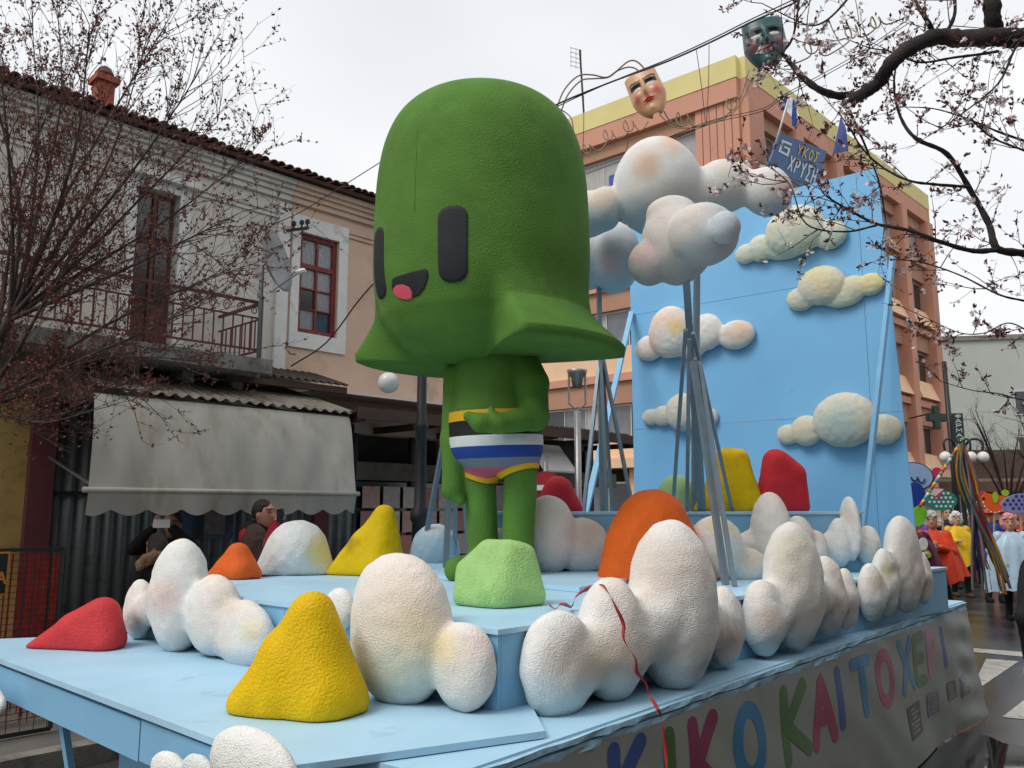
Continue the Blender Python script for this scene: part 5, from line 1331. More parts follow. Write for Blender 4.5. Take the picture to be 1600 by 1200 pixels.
for fr_, L_, side in ((PB_L, LL, 0), (PB_R, RL, 1)):
    fb('parapet', fr_, 0.0 if side else -0.02, L_, -0.3, 0.22, ZP[0] + .002, ZP[1], M_YEL, pk)
    prev = 3.3
    pier = 2.3 if not side else 1.75
    for (w0, w1, b0_, b1_) in rows:
        fb('spandrel', fr_, 0.02, L_, -0.3, 0.0 if not side else -0.05, prev, w0, M_PK2, pk)
        fb('lintel_panel', fr_, 0.02, L_, -0.3, 0.002 if not side else -0.04, w1, b0_, M_PKB, pk)
        fb('floor_beam', fr_, -0.0, L_, -0.3, 0.12 if b1_ < 14 else 0.2, b0_ + .001, b1_, M_PK, pk)
        prev = b1_ + .001
    fb('ground_floor_beam', fr_, 0, L_, -0.3, 0.35, 3.0, 3.3, M_PK2, pk)
    # piers
    if not side:
        ss = [0.0] + [8.6, 13.2]; ww = [1.45] + [0.3] * 9
    else:
        ss = list(np.arange(0.0, L_ - 0.4, 3.05)) + [L_ - 0.55]; ww = [0.9] + [0.55] * 12
    for si, (s, w) in enumerate(zip(ss, ww)):
        if not side and si == 0:
            for j in range(6): fb('ribbed_pier', fr_, s + j * w / 6 + 0.004, s + (j + 1) * w / 6 - 0.02, -0.25, 0.10 + 0.004 * (j % 2), 3.302, 13.8, M_PK, pk)
            continue
        fb('pier', fr_, s, s + w, -0.25, 0.10 if not side else 0.28, 3.302, 13.798, M_PK, pk)
    rg = random.Random(side + 3)
    for ri, (w0, w1, b0_, b1_) in enumerate(rows):
        for si in range(len(ss) - (0 if not side else 1)):
            a = ss[si] + ww[si] + 0.01; b = (ss[si + 1] if si + 1 < len(ss) else L_) - 0.01
            if side: b = ss[si + 1] - 0.01
            if b - a < 0.5: continue
            nc = max(2, round((b - a) / 0.95))
            mp = [M_CURT, M_SKYP, M_PANED, M_SKYP] if ri != 3 else [M_CURT, M_CURT, M_CURT, M_SKYP]
            window(pk, fr_, a, b, w0 + .003, w1 - .003, -0.22 if not side else -0.28, nc, 1, M_ALU, mp, 0.06)
# the shell behind the facades
back = PB_L.pt(LL, -0.3, 0)
MB().fbox(PB_L, 0.3, LL, -RL * 0.9, -0.32, 3.2, 14.5).build('core', M_SHOP, pk)
for fr_, L_ in ((PB_L, LL), (PB_R, RL)):
    fb('shop_wall', fr_, 0.3, L_, -1.5, -1.2, 0, 3.0, M_SHOP, pk)
    for s in np.arange(0.1, L_, 3.6): fb('ground_pillar', fr_, s, s + 0.45, -0.3, 0.0, 0, 2.99, M_PK2, pk)
    for s in np.arange(0.6, L_ - 3.2, 3.6):
        window(pk, fr_, s, s + 3.05, 0.3, 2.6, -0.5, 3, 1, M_ALU, [M_PANED, M_SKYP], 0.06, name='shop_window')
# blue display boards on windows of the top row
fb('blue_board', PB_L, 1.75, 4.8, -0.15, -0.14, 12.42, 12.75, mat('blue_board', sr(58, 80, 176), 0.5, var=(4, 0.1)), pk)
# sloped sills on the street side
for ri, (w0, w1, b0_, b1_) in enumerate(rows[:3]):
    for s in np.arange(0.95, RL - 2.0, 3.05):
        MB().prism([PB_R.pt(s, -0.04, w0 - 0.01), PB_R.pt(s, 0.26, w0 - 0.75), PB_R.pt(s, -0.04, w0 - 0.75)], PB_R.d * 2.1).build('sloped_sill', M_PK2, pk)
# blue club sign and Greek flag on the street side
M_SBLUE = mat('sign_blue', sr(42, 96, 150), 0.45, var=(3, 0.1)); M_SWHITE = mat('sign_white', sr(222, 226, 228), 0.5, var=(5, 0.05)); M_SYEL = mat('sign_yellow', sr(220, 190, 90), 0.5, var=(5, 0.05))
cl = thing('club_sign', 'blue hanging sign with white Greek letters on the pink building', 'sign', tuple(PB_R.pt(1, 0.5, 10)))
# hangs from the building's corner, tilted outwards
A_ = on_y(1218, 207, 22.6); B_ = on_y(1292, 236, 24.6); C_ = on_y(1272, 306, 24.6); D_ = on_y(1201, 258, 22.6)
nrm = np.cross(B_ - A_, D_ - A_); nrm /= np.linalg.norm(nrm); nrm = nrm if nrm[1] < 0 else -nrm
MB().prism([A_, B_, C_, D_], -nrm * 0.05).build('board', M_SBLUE, cl)
def sgp(x, y, l): return A_ * (1 - x) * (1 - y) + B_ * x * (1 - y) + C_ * x * y + D_ * (1 - x) * y + nrm * (0.012 + l)
for row, txt, y0, hgt, x0, dx, mt in ((0, 'YKOS', 0.12, 0.22, 0.42, 0.12, M_SYEL), (1, 'XPYSH', 0.47, 0.32, 0.34, 0.125, M_SWHITE)):
    for i, c in enumerate(txt):
        xa = x0 + i * dx
        stroke_mesh(c, lambda x, y, l, xa=xa, dx=dx, y0=y0, hgt=hgt: sgp(xa + dx * 0.66 * x, y0 + hgt * (1 - y), l), 0.16, 'letter', mt, cl, dx * 0.66 * 2.6 / (hgt * 1.25))
# meander emblem
for (x0, x1, y0, y1) in ((0.08, 0.28, 0.16, 0.22), (0.08, 0.12, 0.22, 0.52), (0.12, 0.28, 0.46, 0.52), (0.24, 0.28, 0.30, 0.46), (0.16, 0.24, 0.30, 0.35)):
    mk('emblem_bar', [sgp(x0, y0, 0), sgp(x1, y0, 0), sgp(x1, y1, 0), sgp(x0, y1, 0)], [(0, 1, 2, 3)], M_SWHITE, cl)
fg = thing('greek_flag', 'blue and white striped flag hanging limp from a slanted pole', 'flag', tuple(on_y(1205, 250, 22.8)))
MB().tube([on_y(1204, 252, 22.8), on_y(1234, 148, 22.2)], 0.03, 8).build('pole', M_ALU, fg, True)
M_FB = mat('flag_blue', sr(50, 84, 170), 0.8, var=(5, 0.08)); M_FW = mat('flag_white', sr(222, 224, 228), 0.8, var=(5, 0.05))
tp_ = [(1232, 152), (1228, 172), (1222, 168), (1226, 152)]
strips = [((1226, 150), (1233, 151), (1229, 174), (1221, 170), M_FB), ((1233, 151), (1239, 154), (1237, 182), (1229, 174), M_FW), ((1239, 154), (1243, 160), (1246, 190), (1237, 182), M_FB), ((1243, 160), (1246, 172), (1250, 186), (1246, 190), M_FW), ((1237, 182), (1246, 190), (1243, 199), (1238, 196), M_FB)]
for i, (a, b, c, d, mt) in enumerate(strips):
    P = [on_y(q[0], q[1], 22.3 + 0.06 * ((i + k // 2) % 2)) for k, q in enumerate((a, b, c, d))]
    MB().prism(P, (0.0, 0.015, 0)).build('stripe', mt, fg)
# second flag deeper in the branches
fg2 = thing('blue_pennant', 'folded blue flag half hidden behind blossom twigs', 'flag', tuple(on_y(1306, 250, 25.5)))
MB().tube([on_y(1300, 250, 25.5), on_y(1316, 175, 25)], 0.03, 8).build('pole', M_ALU, fg2, True)
MB().prism([on_y(1314, 182, 25), on_y(1322, 200, 25), on_y(1326, 235, 25.2), on_y(1302, 240, 25.2)], (0, 0.03, 0)).build('cloth', mat('pennant_blue', sr(92, 104, 168), 0.8, var=(4, 0.1)), fg2)
# tv antenna on the roof
an = thing('tv_antenna', 'thin rooftop television antenna with grid reflector', 'antenna', tuple(on_y(912, 175, 27)))
MB().tube([on_y(913, 190, 27), on_y(906, 78, 27)], 0.035, 6).build('mast', M_BLK, an)
m = MB()
for v in (76, 83, 90, 97, 104): m.bar(on_y(891, v - 2, 27), on_y(909, v + 3, 27), 0.02)
for u in (892, 900, 908): m.bar(on_y(u, 74 + (u - 891) * .3, 27.02), on_y(u, 104 + (u - 891) * .3, 27.02), 0.02)
m.build('reflector', M_ALU, an)

# ================================================================== far end of the street
M_GREYW = mat('pale_grey_green_render', sr(186, 192, 184), 0.9, var=(0.3, 0.08), grime=(0.25, 0.6, 0.8, sr(206, 208, 200)))
gb = thing('grey_building', 'plain pale grey building behind the bare tree at the right', 'building', tuple(on_y(1540, 800, 46) * np.array([1, 1, 0])))
G0 = on_y(1482, 800, 44); FR_G = Frame(G0, 100)
if FR_G.n[1] > 0: FR_G.n = -FR_G.n
gzt = on_y(1482, 534, 44)[2]
fb('wall', FR_G, 0, 9, -6, 0, 3.2, gzt, M_GREYW, gb); fb('roof_edge', FR_G, -0.1, 9, -6.1, 0.12, gzt + .002, gzt + 0.25, M_CONC, gb)
for z_ in (4.2, 6.6): window(gb, FR_G, 3.6, 5.0, z_, z_ + 1.3, 0.01, 2, 1, M_ALU, M_PANED, 0.06)
fs = thing('far_shop', 'brown low shop building across the far end of the street', 'shop', tuple(on_y(1520, 800, 38) * np.array([1, 1, 0])))
S_0 = on_y(1405, 800, 38); FR_Q = Frame(S_0, 96)
if FR_Q.n[1] > 0: FR_Q.n = -FR_Q.n
fb('wall', FR_Q, 0, 9, -4, 0, 0, 3.1, mat('tan_render', sr(150, 136, 118), 0.85, var=(1.5, 0.2)), fs)
fb('brown_fascia', FR_Q, 0.8, 9, 0.002, 0.5, 2.5, 2.95, mat('brown_fascia', sr(110, 84, 66), 0.8, var=(2, 0.2)), fs)
fb('upper_storey', FR_Q, 3.0, 9, -4, -0.3, 3.1, 4.4, mat('brown_upper', sr(96, 78, 66), 0.85, var=(2, 0.2)), fs)
for i in range(6): window(fs, FR_Q, 0.3 + i * 1.4, 1.5 + i * 1.4, 0.4, 2.35, 0.01, 2, 1, M_ALU, [M_PANED, M_SKYP], 0.05, name='shop_window')
# zebra crossing and lane line on the wet road
M_ROADW = mat('worn_road_paint', sr(206, 200, 190), 0.5, var=(6, 0.25), grime=(9, 0.55, 0.7, sr(120, 116, 110)))
zc0 = [((1514, 1012), (1640, 1022), (1640, 1030), (1514, 1018)), ((1518, 1076), (1541, 1029), (1592, 1033), (1524, 1079)), ((1566, 1120), (1605, 1090), (1660, 1096), (1640, 1128))]
for qd in zc0:
    o = mk('road_marking', [on_z(u, v, 0.004) for u, v in qd], [(0, 1, 2, 3)], M_ROADW); tag(o, kind='structure')
M_PUD = mat('puddle_water', (0.02, 0.02, 0.02), 0.03, var=(2, 0.2), spec=0.6, bump=(5, 0.03, 0.01))
pp_ = []
for k in range(28):
    a = 2 * math.pi * k / 28; rr_ = 1 + 0.12 * math.sin(3 * a + 1) + 0.07 * math.sin(7 * a)
    pp_.append(on_z(1520 + 130 * rr_ * math.cos(a), 1196 + 46 * rr_ * math.sin(a), 0.005))
pd = mk('puddle', pp_, [tuple(range(28))], M_PUD); tag(pd, kind='structure')

# ================================================================== opposite side of the street (behind the photographer's right shoulder)
opp = thing('opposite_building', 'long plain row of house fronts on the other side of the street', 'building', tuple(FR_H.pt(4, 13.2, 0)))
FR_O = Frame(FR_H.pt(-6, 13.6, 0), 43.5, flip=True)
fb('wall', FR_O, -10, 20, -3, 0, 0, 8.5, M_CONC, opp)
for z_ in (0.6, 4.2):
    for s in np.arange(-8.5, 19, 2.6): fb('window_pane', FR_O, s, s + 1.3, 0.004, 0.03, z_ + 0.4, z_ + 2.0, M_PANED, opp)
fb('cornice', FR_O, -10, 20, 0.002, 0.3, 8.0, 8.45, M_TRIMW, opp)

# ================================================================== garlands and masks over the street
M_CABLE = mat('dark_cable', sr(52, 46, 48), 0.6, var=(20, 0.2)); M_HOSE = mat('light_hose', sr(142, 118, 110), 0.5, var=(30, 0.25)); M_ROPE = mat('rope_light', sr(150, 136, 104), 0.5, var=(60, 0.4))
def path(pts, Y0, Y1=None):
    Y1 = Y0 if Y1 is None else Y1; n = len(pts)
    return [on_y(u, v, Y0 + (Y1 - Y0) * i / max(1, n - 1)) for i, (u, v) in enumerate(pts)]
def cable(par, pts, r, mt, name='cable', n=5, sub=5):
    return MB().tube(cr(pts, sub), r, n).build(name, mt, par, True)
gar = thing('street_garland', 'cable garland with curling rope lights strung across the street', 'garland', tuple(on_y(1040, 97, 12)))
WL, WR = FR_H.pt(SB1 - 0.3, 0.1, EZ + 0.05), FR_O.pt(14, 0.05, 7.6)
cable(gar, [WL] + path([(780, 215), (860, 168), (950, 130), (1040, 97), (1110, 66), (1175, 34), (1250, 0), (1340, -50)], 12.6, 10) + [WR], 0.014, M_CABLE)
cable(gar, [WL] + path([(780, 219), (860, 172), (955, 128), (1040, 94), (1112, 61), (1176, 29), (1250, -6), (1340, -58)], 12.6, 10) + [WR], 0.009, M_CABLE)
cable(gar, path([(868, 172), (882, 140), (903, 119), (925, 117), (947, 121), (962, 112), (980, 97), (992, 95), (1003, 103), (1012, 114)], 12.2), 0.013, M_HOSE)
cable(gar, path([(876, 175), (888, 147), (908, 126), (928, 123), (950, 121), (966, 110), (982, 105), (994, 108), (1003, 118)], 12.25), 0.012, M_HOSE)
cable(gar, path([(870, 168), (884, 176), (893, 186), (896, 205)], 12.2), 0.01, M_HOSE)
def loopy(knots, Y0, Y1, loops):
    """rope through knots with a small loop at the given knot numbers (radius in px)"""
    out = []
    for i, (u, v) in enumerate(knots):
        out.append((u, v))
        if i in loops:
            r = loops[i]
            for k in range(1, 9):
                a = math.pi / 2 + 2 * math.pi * k / 9; out.append((u + 0.8 * r * math.cos(a), v - r + r * math.sin(a) * -1 + 0.0))
    return path(out, Y0, Y1)
cable(gar, loopy([(905, 245), (917, 240), (935, 236), (950, 219), (965, 217), (982, 206), (1000, 205), (1013, 190)], 12.3, 12.0, {1: 8, 3: 9, 5: 10}), 0.009, M_ROPE, sub=4)
cable(gar, loopy([(1035, 170), (1048, 190), (1066, 197), (1085, 198), (1105, 192), (1125, 186), (1143, 172), (1158, 150), (1170, 110)], 12.0, 11.6, {2: 12, 6: 10}), 0.011, M_ROPE, sub=4)
cable(gar, path([(1030, 178), (1050, 197), (1075, 200), (1100, 196), (1130, 186), (1155, 165), (1180, 112)], 12.05, 11.6), 0.008, M_ROPE)
cable(gar, path([(880, 270), (1000, 232), (1106, 190), (1190, 170), (1225, 148), (1330, 90), (1420, 30)], 12.4, 10.4), 0.006, M_CABLE)
cable(gar, path([(880, 285), (1000, 240), (1106, 195), (1190, 174), (1225, 152), (1330, 95), (1420, 36)], 12.4, 10.4), 0.006, M_CABLE)
cable(gar, loopy([(1225, 104), (1250, 96), (1268, 84), (1285, 86), (1305, 80), (1330, 60), (1345, 58), (1368, 44), (1385, 38), (1420, 25)], 11, 10.2, {2: 14, 5: 12, 7: 10}), 0.011, M_ROPE, sub=4)
for (u0, v0, u1, v1) in ((1088, 78, 1102, 190), (1108, 70, 1104, 190), (981, 207, 979, 235), (912, 150, 910, 250), (1335, -10, 1345, 60)):
    cable(gar, path([(u0, v0), ((u0 + u1) / 2 + 1, (v0 + v1) / 2), (u1, v1)], 12.1), 0.006, M_CABLE, 'hanger')
# service wires on the left
sw = thing('service_wires', 'two thin service wires running from the peach house', 'wire', tuple(on_y(520, 480, 9)))
cable(sw, path([(455, 572), (510, 535), (560, 470), (600, 425)], 9.6, 8.8), 0.009, M_CABLE)
cable(sw, path([(300, 385), (440, 345), (520, 300), (600, 250), (700, 190)], 9.8, 9.5), 0.006, M_CABLE)

M_MASK = mat('glossy_painted_mask', (1, 1, 1), 0.35, attr=True, var=(20, 0.05), spec=0.5)
def mask(label, cu, cv, w, h, Y, tilt, yaw, base, brow, lip, cheek, chin):
    c = on_y(cu, cv, Y); px_ = Y / FPX; W, Hh = w * px_ / 2, h * px_ / 2
    V = []; F = []; C = []; nu, nv = 60, 80
    g = lambda x, y, cx, cy, sx, sy: np.exp(-((x - cx) / sx) ** 2 - ((y - cy) / sy) ** 2)
    X, Yv = np.meshgrid(np.linspace(-1, 1, nu), np.linspace(-1, 1, nv), indexing='ij')
    wid = np.where(Yv > -0.1, 1.0 - 0.06 * (Yv + 0.1), np.sqrt(np.clip(1 - ((Yv + 0.1) / 0.93) ** 2, 0.0, 1)) * (1 - chin) + chin * np.clip(1 - (-Yv - 0.1) * 0.85, 0, 1))
    x = X * wid; dep = 0.75 * np.sqrt(np.clip(1 - X ** 2, 0, 1)) * (1 - 0.25 * Yv ** 2)
    dep += 0.42 * g(x, Yv, 0, -0.08, 0.13, 0.17) + 0.22 * g(x, Yv, 0, 0.18, 0.09, 0.3)
    for sg_ in (-1, 1):
        dep += -0.16 * g(x, Yv, sg_ * 0.42, 0.30, 0.24, 0.13) + 0.16 * g(x, Yv, sg_ * 0.42, 0.25, 0.19, 0.085) + 0.14 * g(x, Yv, sg_ * 0.55, -0.1, 0.25, 0.22) + 0.10 * g(x, Yv, sg_ * 0.4, 0.5, 0.3, 0.09)
    lipm = g(x, Yv, 0, -0.40 + 0.0, 0.34, 0.10); dep += 0.20 * lipm - 0.16 * g(x, Yv, 0, -0.41, 0.26, 0.022) + 0.16 * g(x, Yv, 0, -0.78, 0.22, 0.16)
    col = np.tile(np.array(base), (nu, nv, 1))
    def paint(m_, cc): nonlocal_col = np.clip(m_, 0, 1)[..., None]; return col * (1 - nonlocal_col) + np.array(cc) * nonlocal_col
    for sg_ in (-1, 1):
        col = paint(0.85 * g(x, Yv, sg_ * 0.62, -0.12, 0.26, 0.24), cheek)
        ey = Yv - 0.34 - 0.06 * np.abs(x)
        col = paint((np.abs(ey) < 0.10) & (np.abs(x * sg_ - 0.45) < 0.33), brow)
        arch = 0.52 + 0.12 * np.clip((x * sg_ - 0.1), 0, 1) - 0.25 * np.clip(x * sg_ - 0.62, 0, 1)
        col = paint((np.abs(Yv - arch) < 0.05) & (np.abs(x * sg_ - 0.45) < 0.36), np.array(brow) * 0.6)
        col = paint(((x - sg_ * 0.42) / 0.22) ** 2 + ((Yv - 0.235) / 0.085) ** 2 < 1, sr(206, 202, 190))
    up = (np.abs(x) < 0.36) & (Yv < -0.30 - 0.10 * (np.abs(x) / 0.36) ** 2 + 0.03 * np.cos(x * 16)) & (Yv > -0.52 + 0.13 * (np.abs(x) / 0.36) ** 2)
    col = paint(up, lip); col = paint((np.abs(x) < 0.27) & (np.abs(Yv + 0.405) < 0.012), np.array(lip) * 0.35)
    P = np.stack([x * W, -dep * W * 0.8, Yv * Hh], -1).reshape(-1, 3)
    Mx = (Matrix.Rotation(yaw, 3, 'Z') @ Matrix.Rotation(tilt, 3, 'Y'))
    P = P @ np.array(Mx).T + c
    idx = lambda i, j: i * nv + j
    F = [(idx(i, j), idx(i + 1, j), idx(i + 1, j + 1), idx(i, j + 1)) for i in range(nu - 1) for j in range(nv - 1)]
    # give the shell a back
    back = P + np.array([0, 0.02, 0]); n0 = len(P)
    F2 = [tuple(k + n0 for k in f[::-1]) for f in F]
    rim = [idx(i, 0) for i in range(nu)] + [idx(nu - 1, j) for j in range(1, nv)] + [idx(i, nv - 1) for i in range(nu - 2, -1, -1)] + [idx(0, j) for j in range(nv - 2, 0, -1)]
    F3 = [(rim[k], n0 + rim[k], n0 + rim[(k + 1) % len(rim)], rim[(k + 1) % len(rim)]) for k in range(len(rim))]
    cc = np.concatenate([col.reshape(-1, 3)] * 2)
    o = mk('carnival_mask', np.concatenate([P, back]), F + F2 + F3, M_MASK, None, True, cc)
    return tag(o, label, 'mask', 'masks hanging on the garland')
mask('flesh coloured woman mask with red lips hanging on the cable', 1013, 149, 58, 84, 12.0, R(-20), R(-24), sr(218, 164, 120), sr(40, 48, 54), sr(196, 30, 40), sr(206, 84, 78), 0.25)
mask('teal laughing mask half hidden behind blossom twigs', 1196, 72, 70, 86, 11.2, R(-6), R(-14), sr(34, 84, 88), sr(18, 34, 40), sr(168, 80, 72), sr(140, 76, 84), 0.5)

# ================================================================== trees
M_BARK = mat('dark_plum_bark', sr(48, 38, 36), 0.85, var=(18, 0.3), bump=(60, 0.6, 0.01))
M_TWIG = mat('grey_brown_twig', sr(78, 62, 58), 0.8, var=(20, 0.25))
M_BLOS = mat('pale_pink_petal', sr(232, 212, 214), 0.7, var=(30, 0.12)); M_LEAF = mat('bronze_young_leaf', sr(112, 58, 46), 0.6, var=(25, 0.35))
M_LEAF2 = mat('rust_red_leaf', sr(118, 62, 50), 0.65, var=(25, 0.3))
class Tw:
    def __init__(self, seed): self.r = random.Random(seed); self.t = MB(); self.sites = []
    def twig(self, p, d, L, r0, up=0.0, curl=0.35, segs=5):
        P = [np.array(p, float)]; d = np.array(d, float); d /= np.linalg.norm(d)
        for i in range(segs):
            d = d + np.array([self.r.gauss(0, curl), self.r.gauss(0, curl), self.r.gauss(0, curl) + up]) * 0.35; d /= np.linalg.norm(d)
            P.append(P[-1] + d * L / segs)
        self.t.tube(P, [r0 * (1 - 0.75 * i / segs) for i in range(segs + 1)], 4, cap=False)
        return P, d
    def spray(self, p, d, L, r0, depth, up=0.0, spread=0.8, dens=1.0, kids=(3, 5)):
        P, dd = self.twig(p, d, L, r0, up)
        for i in range(1, len(P)):
            if depth <= 1 or i > 2: self.sites.append((P[i], P[i] - P[i - 1]))
            if depth <= 1: self.sites.append(((P[i] + P[i - 1]) / 2, P[i] - P[i - 1]))
        if depth > 0:
            for k in range(self.r.randint(*kids)):
                i = self.r.randint(1, len(P) - 1)
                b = P[i] - P[i - 1]; b = b / np.linalg.norm(b)
                nd = b + np.array([self.r.gauss(0, spread), self.r.gauss(0, spread), self.r.gauss(0, spread) + up])
                self.spray(P[i], nd, L * self.r.uniform(0.4, 0.65), r0 * 0.55, depth - 1, up, spread, dens, kids)
def petals(sites, rng, prob, size, nclus):
    m = MB()
    for p, d in sites:
        if rng.random() > prob: continue
        for q in range(rng.randint(1, nclus)):
            c = Vector(p) + Vector((rng.gauss(0, 1), rng.gauss(0, 1), rng.gauss(0, 1))) * 0.014
            n = Vector((rng.gauss(0, 1), rng.gauss(0, 1) - 0.4, rng.gauss(0, 1) + 0.1)).normalized(); x = n.orthogonal().normalized(); y = n.cross(x)
            s = size * rng.uniform(0.7, 1.15); a0 = rng.random() * 6
            for k in range(5):
                a = a0 + k * 1.2566
                u = x * math.cos(a) + y * math.sin(a); w = x * -math.sin(a) + y * math.cos(a)
                m.add([c, c + u * s * 0.6 + w * s * 0.36 + n * s * 0.18, c + u * s + n * s * 0.25, c + u * s * 0.6 - w * s * 0.36 + n * s * 0.18], [(0, 1, 2, 3)])
    return m
def leaves(sites, rng, prob, size, nclus, elong=1.0):
    m = MB()
    for p, d in sites:
        if rng.random() > prob: continue
        for q in range(rng.randint(1, nclus)):
            dd = Vector(d).normalized() + Vector((rng.gauss(0, .8), rng.gauss(0, .8), rng.gauss(0, .8) + 0.3)); dd.normalize()
            x = dd.orthogonal().normalized(); x.rotate(Matrix.Rotation(rng.random() * 6, 3, dd)); n = dd.cross(x)
            s = size * rng.uniform(0.6, 1.2); c = Vector(p)
            m.add([c, c + dd * s * 0.5 + x * s * 0.24 + n * s * 0.1, c + dd * s * elong, c + dd * s * 0.5 - x * s * 0.24 + n * s * 0.1], [(0, 1, 2), (0, 2, 3)])
    return m
# --- flowering plum over the right of the picture
plum = thing('plum_tree', 'flowering plum tree branches with pink blossom reaching in from the right', 'tree', (6.2, 4.2, 0))
YB = 4.6
LIMBS = [
 ([(1760, 20), (1680, 45), (1600, 58), (1555, 58), (1500, 60), (1462, 58), (1420, 76), (1390, 102), (1374, 128), (1348, 146), (1322, 162)], 0.085, 0.045),
 ([(1345, 148), (1312, 150), (1280, 140), (1250, 117), (1236, 100), (1222, 83)], 0.036, 0.014),
 ([(1556, 60), (1551, 30), (1550, -10), (1548, -60)], 0.07, 0.06),
 ([(1463, 58), (1445, 26), (1428, 0), (1410, -40)], 0.022, 0.012),
 ([(1480, 50), (1492, 20), (1490, -20)], 0.018, 0.012),
 ([(1560, 80), (1530, 85), (1490, 90), (1450, 97), (1425, 95), (1390, 80), (1360, 75), (1320, 60)], 0.014, 0.004),
 ([(1760, 430), (1680, 410), (1600, 396), (1558, 388), (1545, 350), (1516, 297), (1480, 241), (1432, 217), (1408, 185), (1397, 140), (1400, 100)], 0.04, 0.006),
 ([(1560, 390), (1520, 392), (1470, 378), (1420, 360), (1370, 350), (1330, 330), (1290, 305), (1275, 280)], 0.024, 0.005),
 ([(1515, 292), (1460, 288), (1420, 282), (1380, 262), (1350, 235), (1330, 205), (1310, 175)], 0.013, 0.004),
 ([(1322, 162), (1335, 190), (1355, 235), (1375, 290), (1385, 350)], 0.012, 0.004),
 ([(1600, 220), (1560, 206), (1510, 185), (1460, 170), (1410, 167)], 0.012, 0.004),
 ([(1640, 250), (1600, 235), (1550, 215), (1520, 190)], 0.012, 0.005),
 ([(1640, 20), (1590, 70), (1560, 130), (1500, 180), (1470, 200)], 0.012, 0.004),
 ([(1370, 352), (1320, 362), (1260, 350), (1235, 290), (1205, 262)], 0.009, 0.003),
 ([(1222, 83), (1238, 60), (1246, 20), (1250, -20)], 0.012, 0.006),
 ([(1340, -20), (1300, 25), (1270, 40), (1240, 30), (1190, 5)], 0.010, 0.004),
 ([(1600, 470), (1560, 460), (1500, 430), (1440, 410), (1390, 405)], 0.010, 0.004),
 ([(1660, 625), (1600, 625), (1560, 615), (1520, 610), (1470, 596)], 0.008, 0.003),
 ([(1640, 540), (1580, 505), (1540, 520), (1500, 520), (1450, 498), (1415, 482)], 0.007, 0.003),
]
tw = Tw(11); mb = MB()
rg = random.Random(21)
for li, (pts, ra, rb_) in enumerate(LIMBS):
    yo = [0, -0.02, 0.0, 0.15, 0.2, 0.25, 0.3, 0.2, -0.15, 0.1, 0.35, 0.1, -0.2, -0.1, 0.1, 0.2, 0.25, 0.9, 0.8][li]
    P3 = [on_y(u, v, YB + yo + 0.06 * math.sin(i * 1.7 + li)) for i, (u, v) in enumerate(pts)]
    Pc = cr(P3, 6); n = len(Pc)
    rr = [ra + (rb_ - ra) * i / (n - 1) for i in range(n)]
    rr = [r_ * (1 + 0.08 * math.sin(i * 2.3) + 0.06 * math.sin(i * 5.1)) for i, r_ in enumerate(rr)]
    rr = [r_ * 0.74 if ra > 0.03 else r_ * 0.75 for r_ in rr]
    mb.tube(Pc, rr, 10 if ra > 0.03 else 6)
    thick = ra > 0.05
    cnt = int(n * (0.2 if thick else 0.36))
    for k in range(cnt):
        i = rg.randint(int(n * 0.1), n - 1)
        b = Pc[min(i + 1, n - 1)] - Pc[max(i - 1, 0)]; b /= np.linalg.norm(b) + 1e-9
        d = b * 0.6 + np.array([rg.gauss(0, .7), rg.gauss(0, .5), rg.gauss(0, .7)])
        tw.spray(Pc[i], d, rg.uniform(0.16, 0.42) * (0.6 if li > 16 else 1), 0.0036, 1 if rg.random() < 0.75 else 2, 0.05, 0.8, kids=(1, 3))
mb.tube(cr([(6.3, 4.2, 0), (6.2, 4.25, 1.2), (5.9, 4.4, 2.6), (5.2, 4.5, 3.6), tuple(on_y(1760, 20, YB))], 6), [0.16, 0.15, 0.145, 0.14, 0.138, 0.135, 0.13, 0.13, 0.125, 0.12, 0.12, 0.115, 0.11, 0.11, 0.105, 0.10, 0.10, 0.095, 0.09, 0.085, 0.08, 0.075, 0.07, 0.06, 0.045], 12)
mb.tube(cr([(6.2, 4.25, 1.2), (5.3, 4.5, 2.2), tuple(on_y(1760, 430, YB))], 6), 0.04, 8)
mb.build('trunk', M_BARK, plum, True)
tag(tw.t.build('twigs', M_TWIG, plum, True), kind='stuff')
pr_ = random.Random(3)
S_ = [s for s in tw.sites]
tag(petals(S_, pr_, 0.10, 0.016, 4).build('blossom', M_BLOS, plum), kind='stuff')
tag(leaves(S_, pr_, 0.32, 0.032, 3).build('leaves', M_LEAF, plum), kind='stuff')
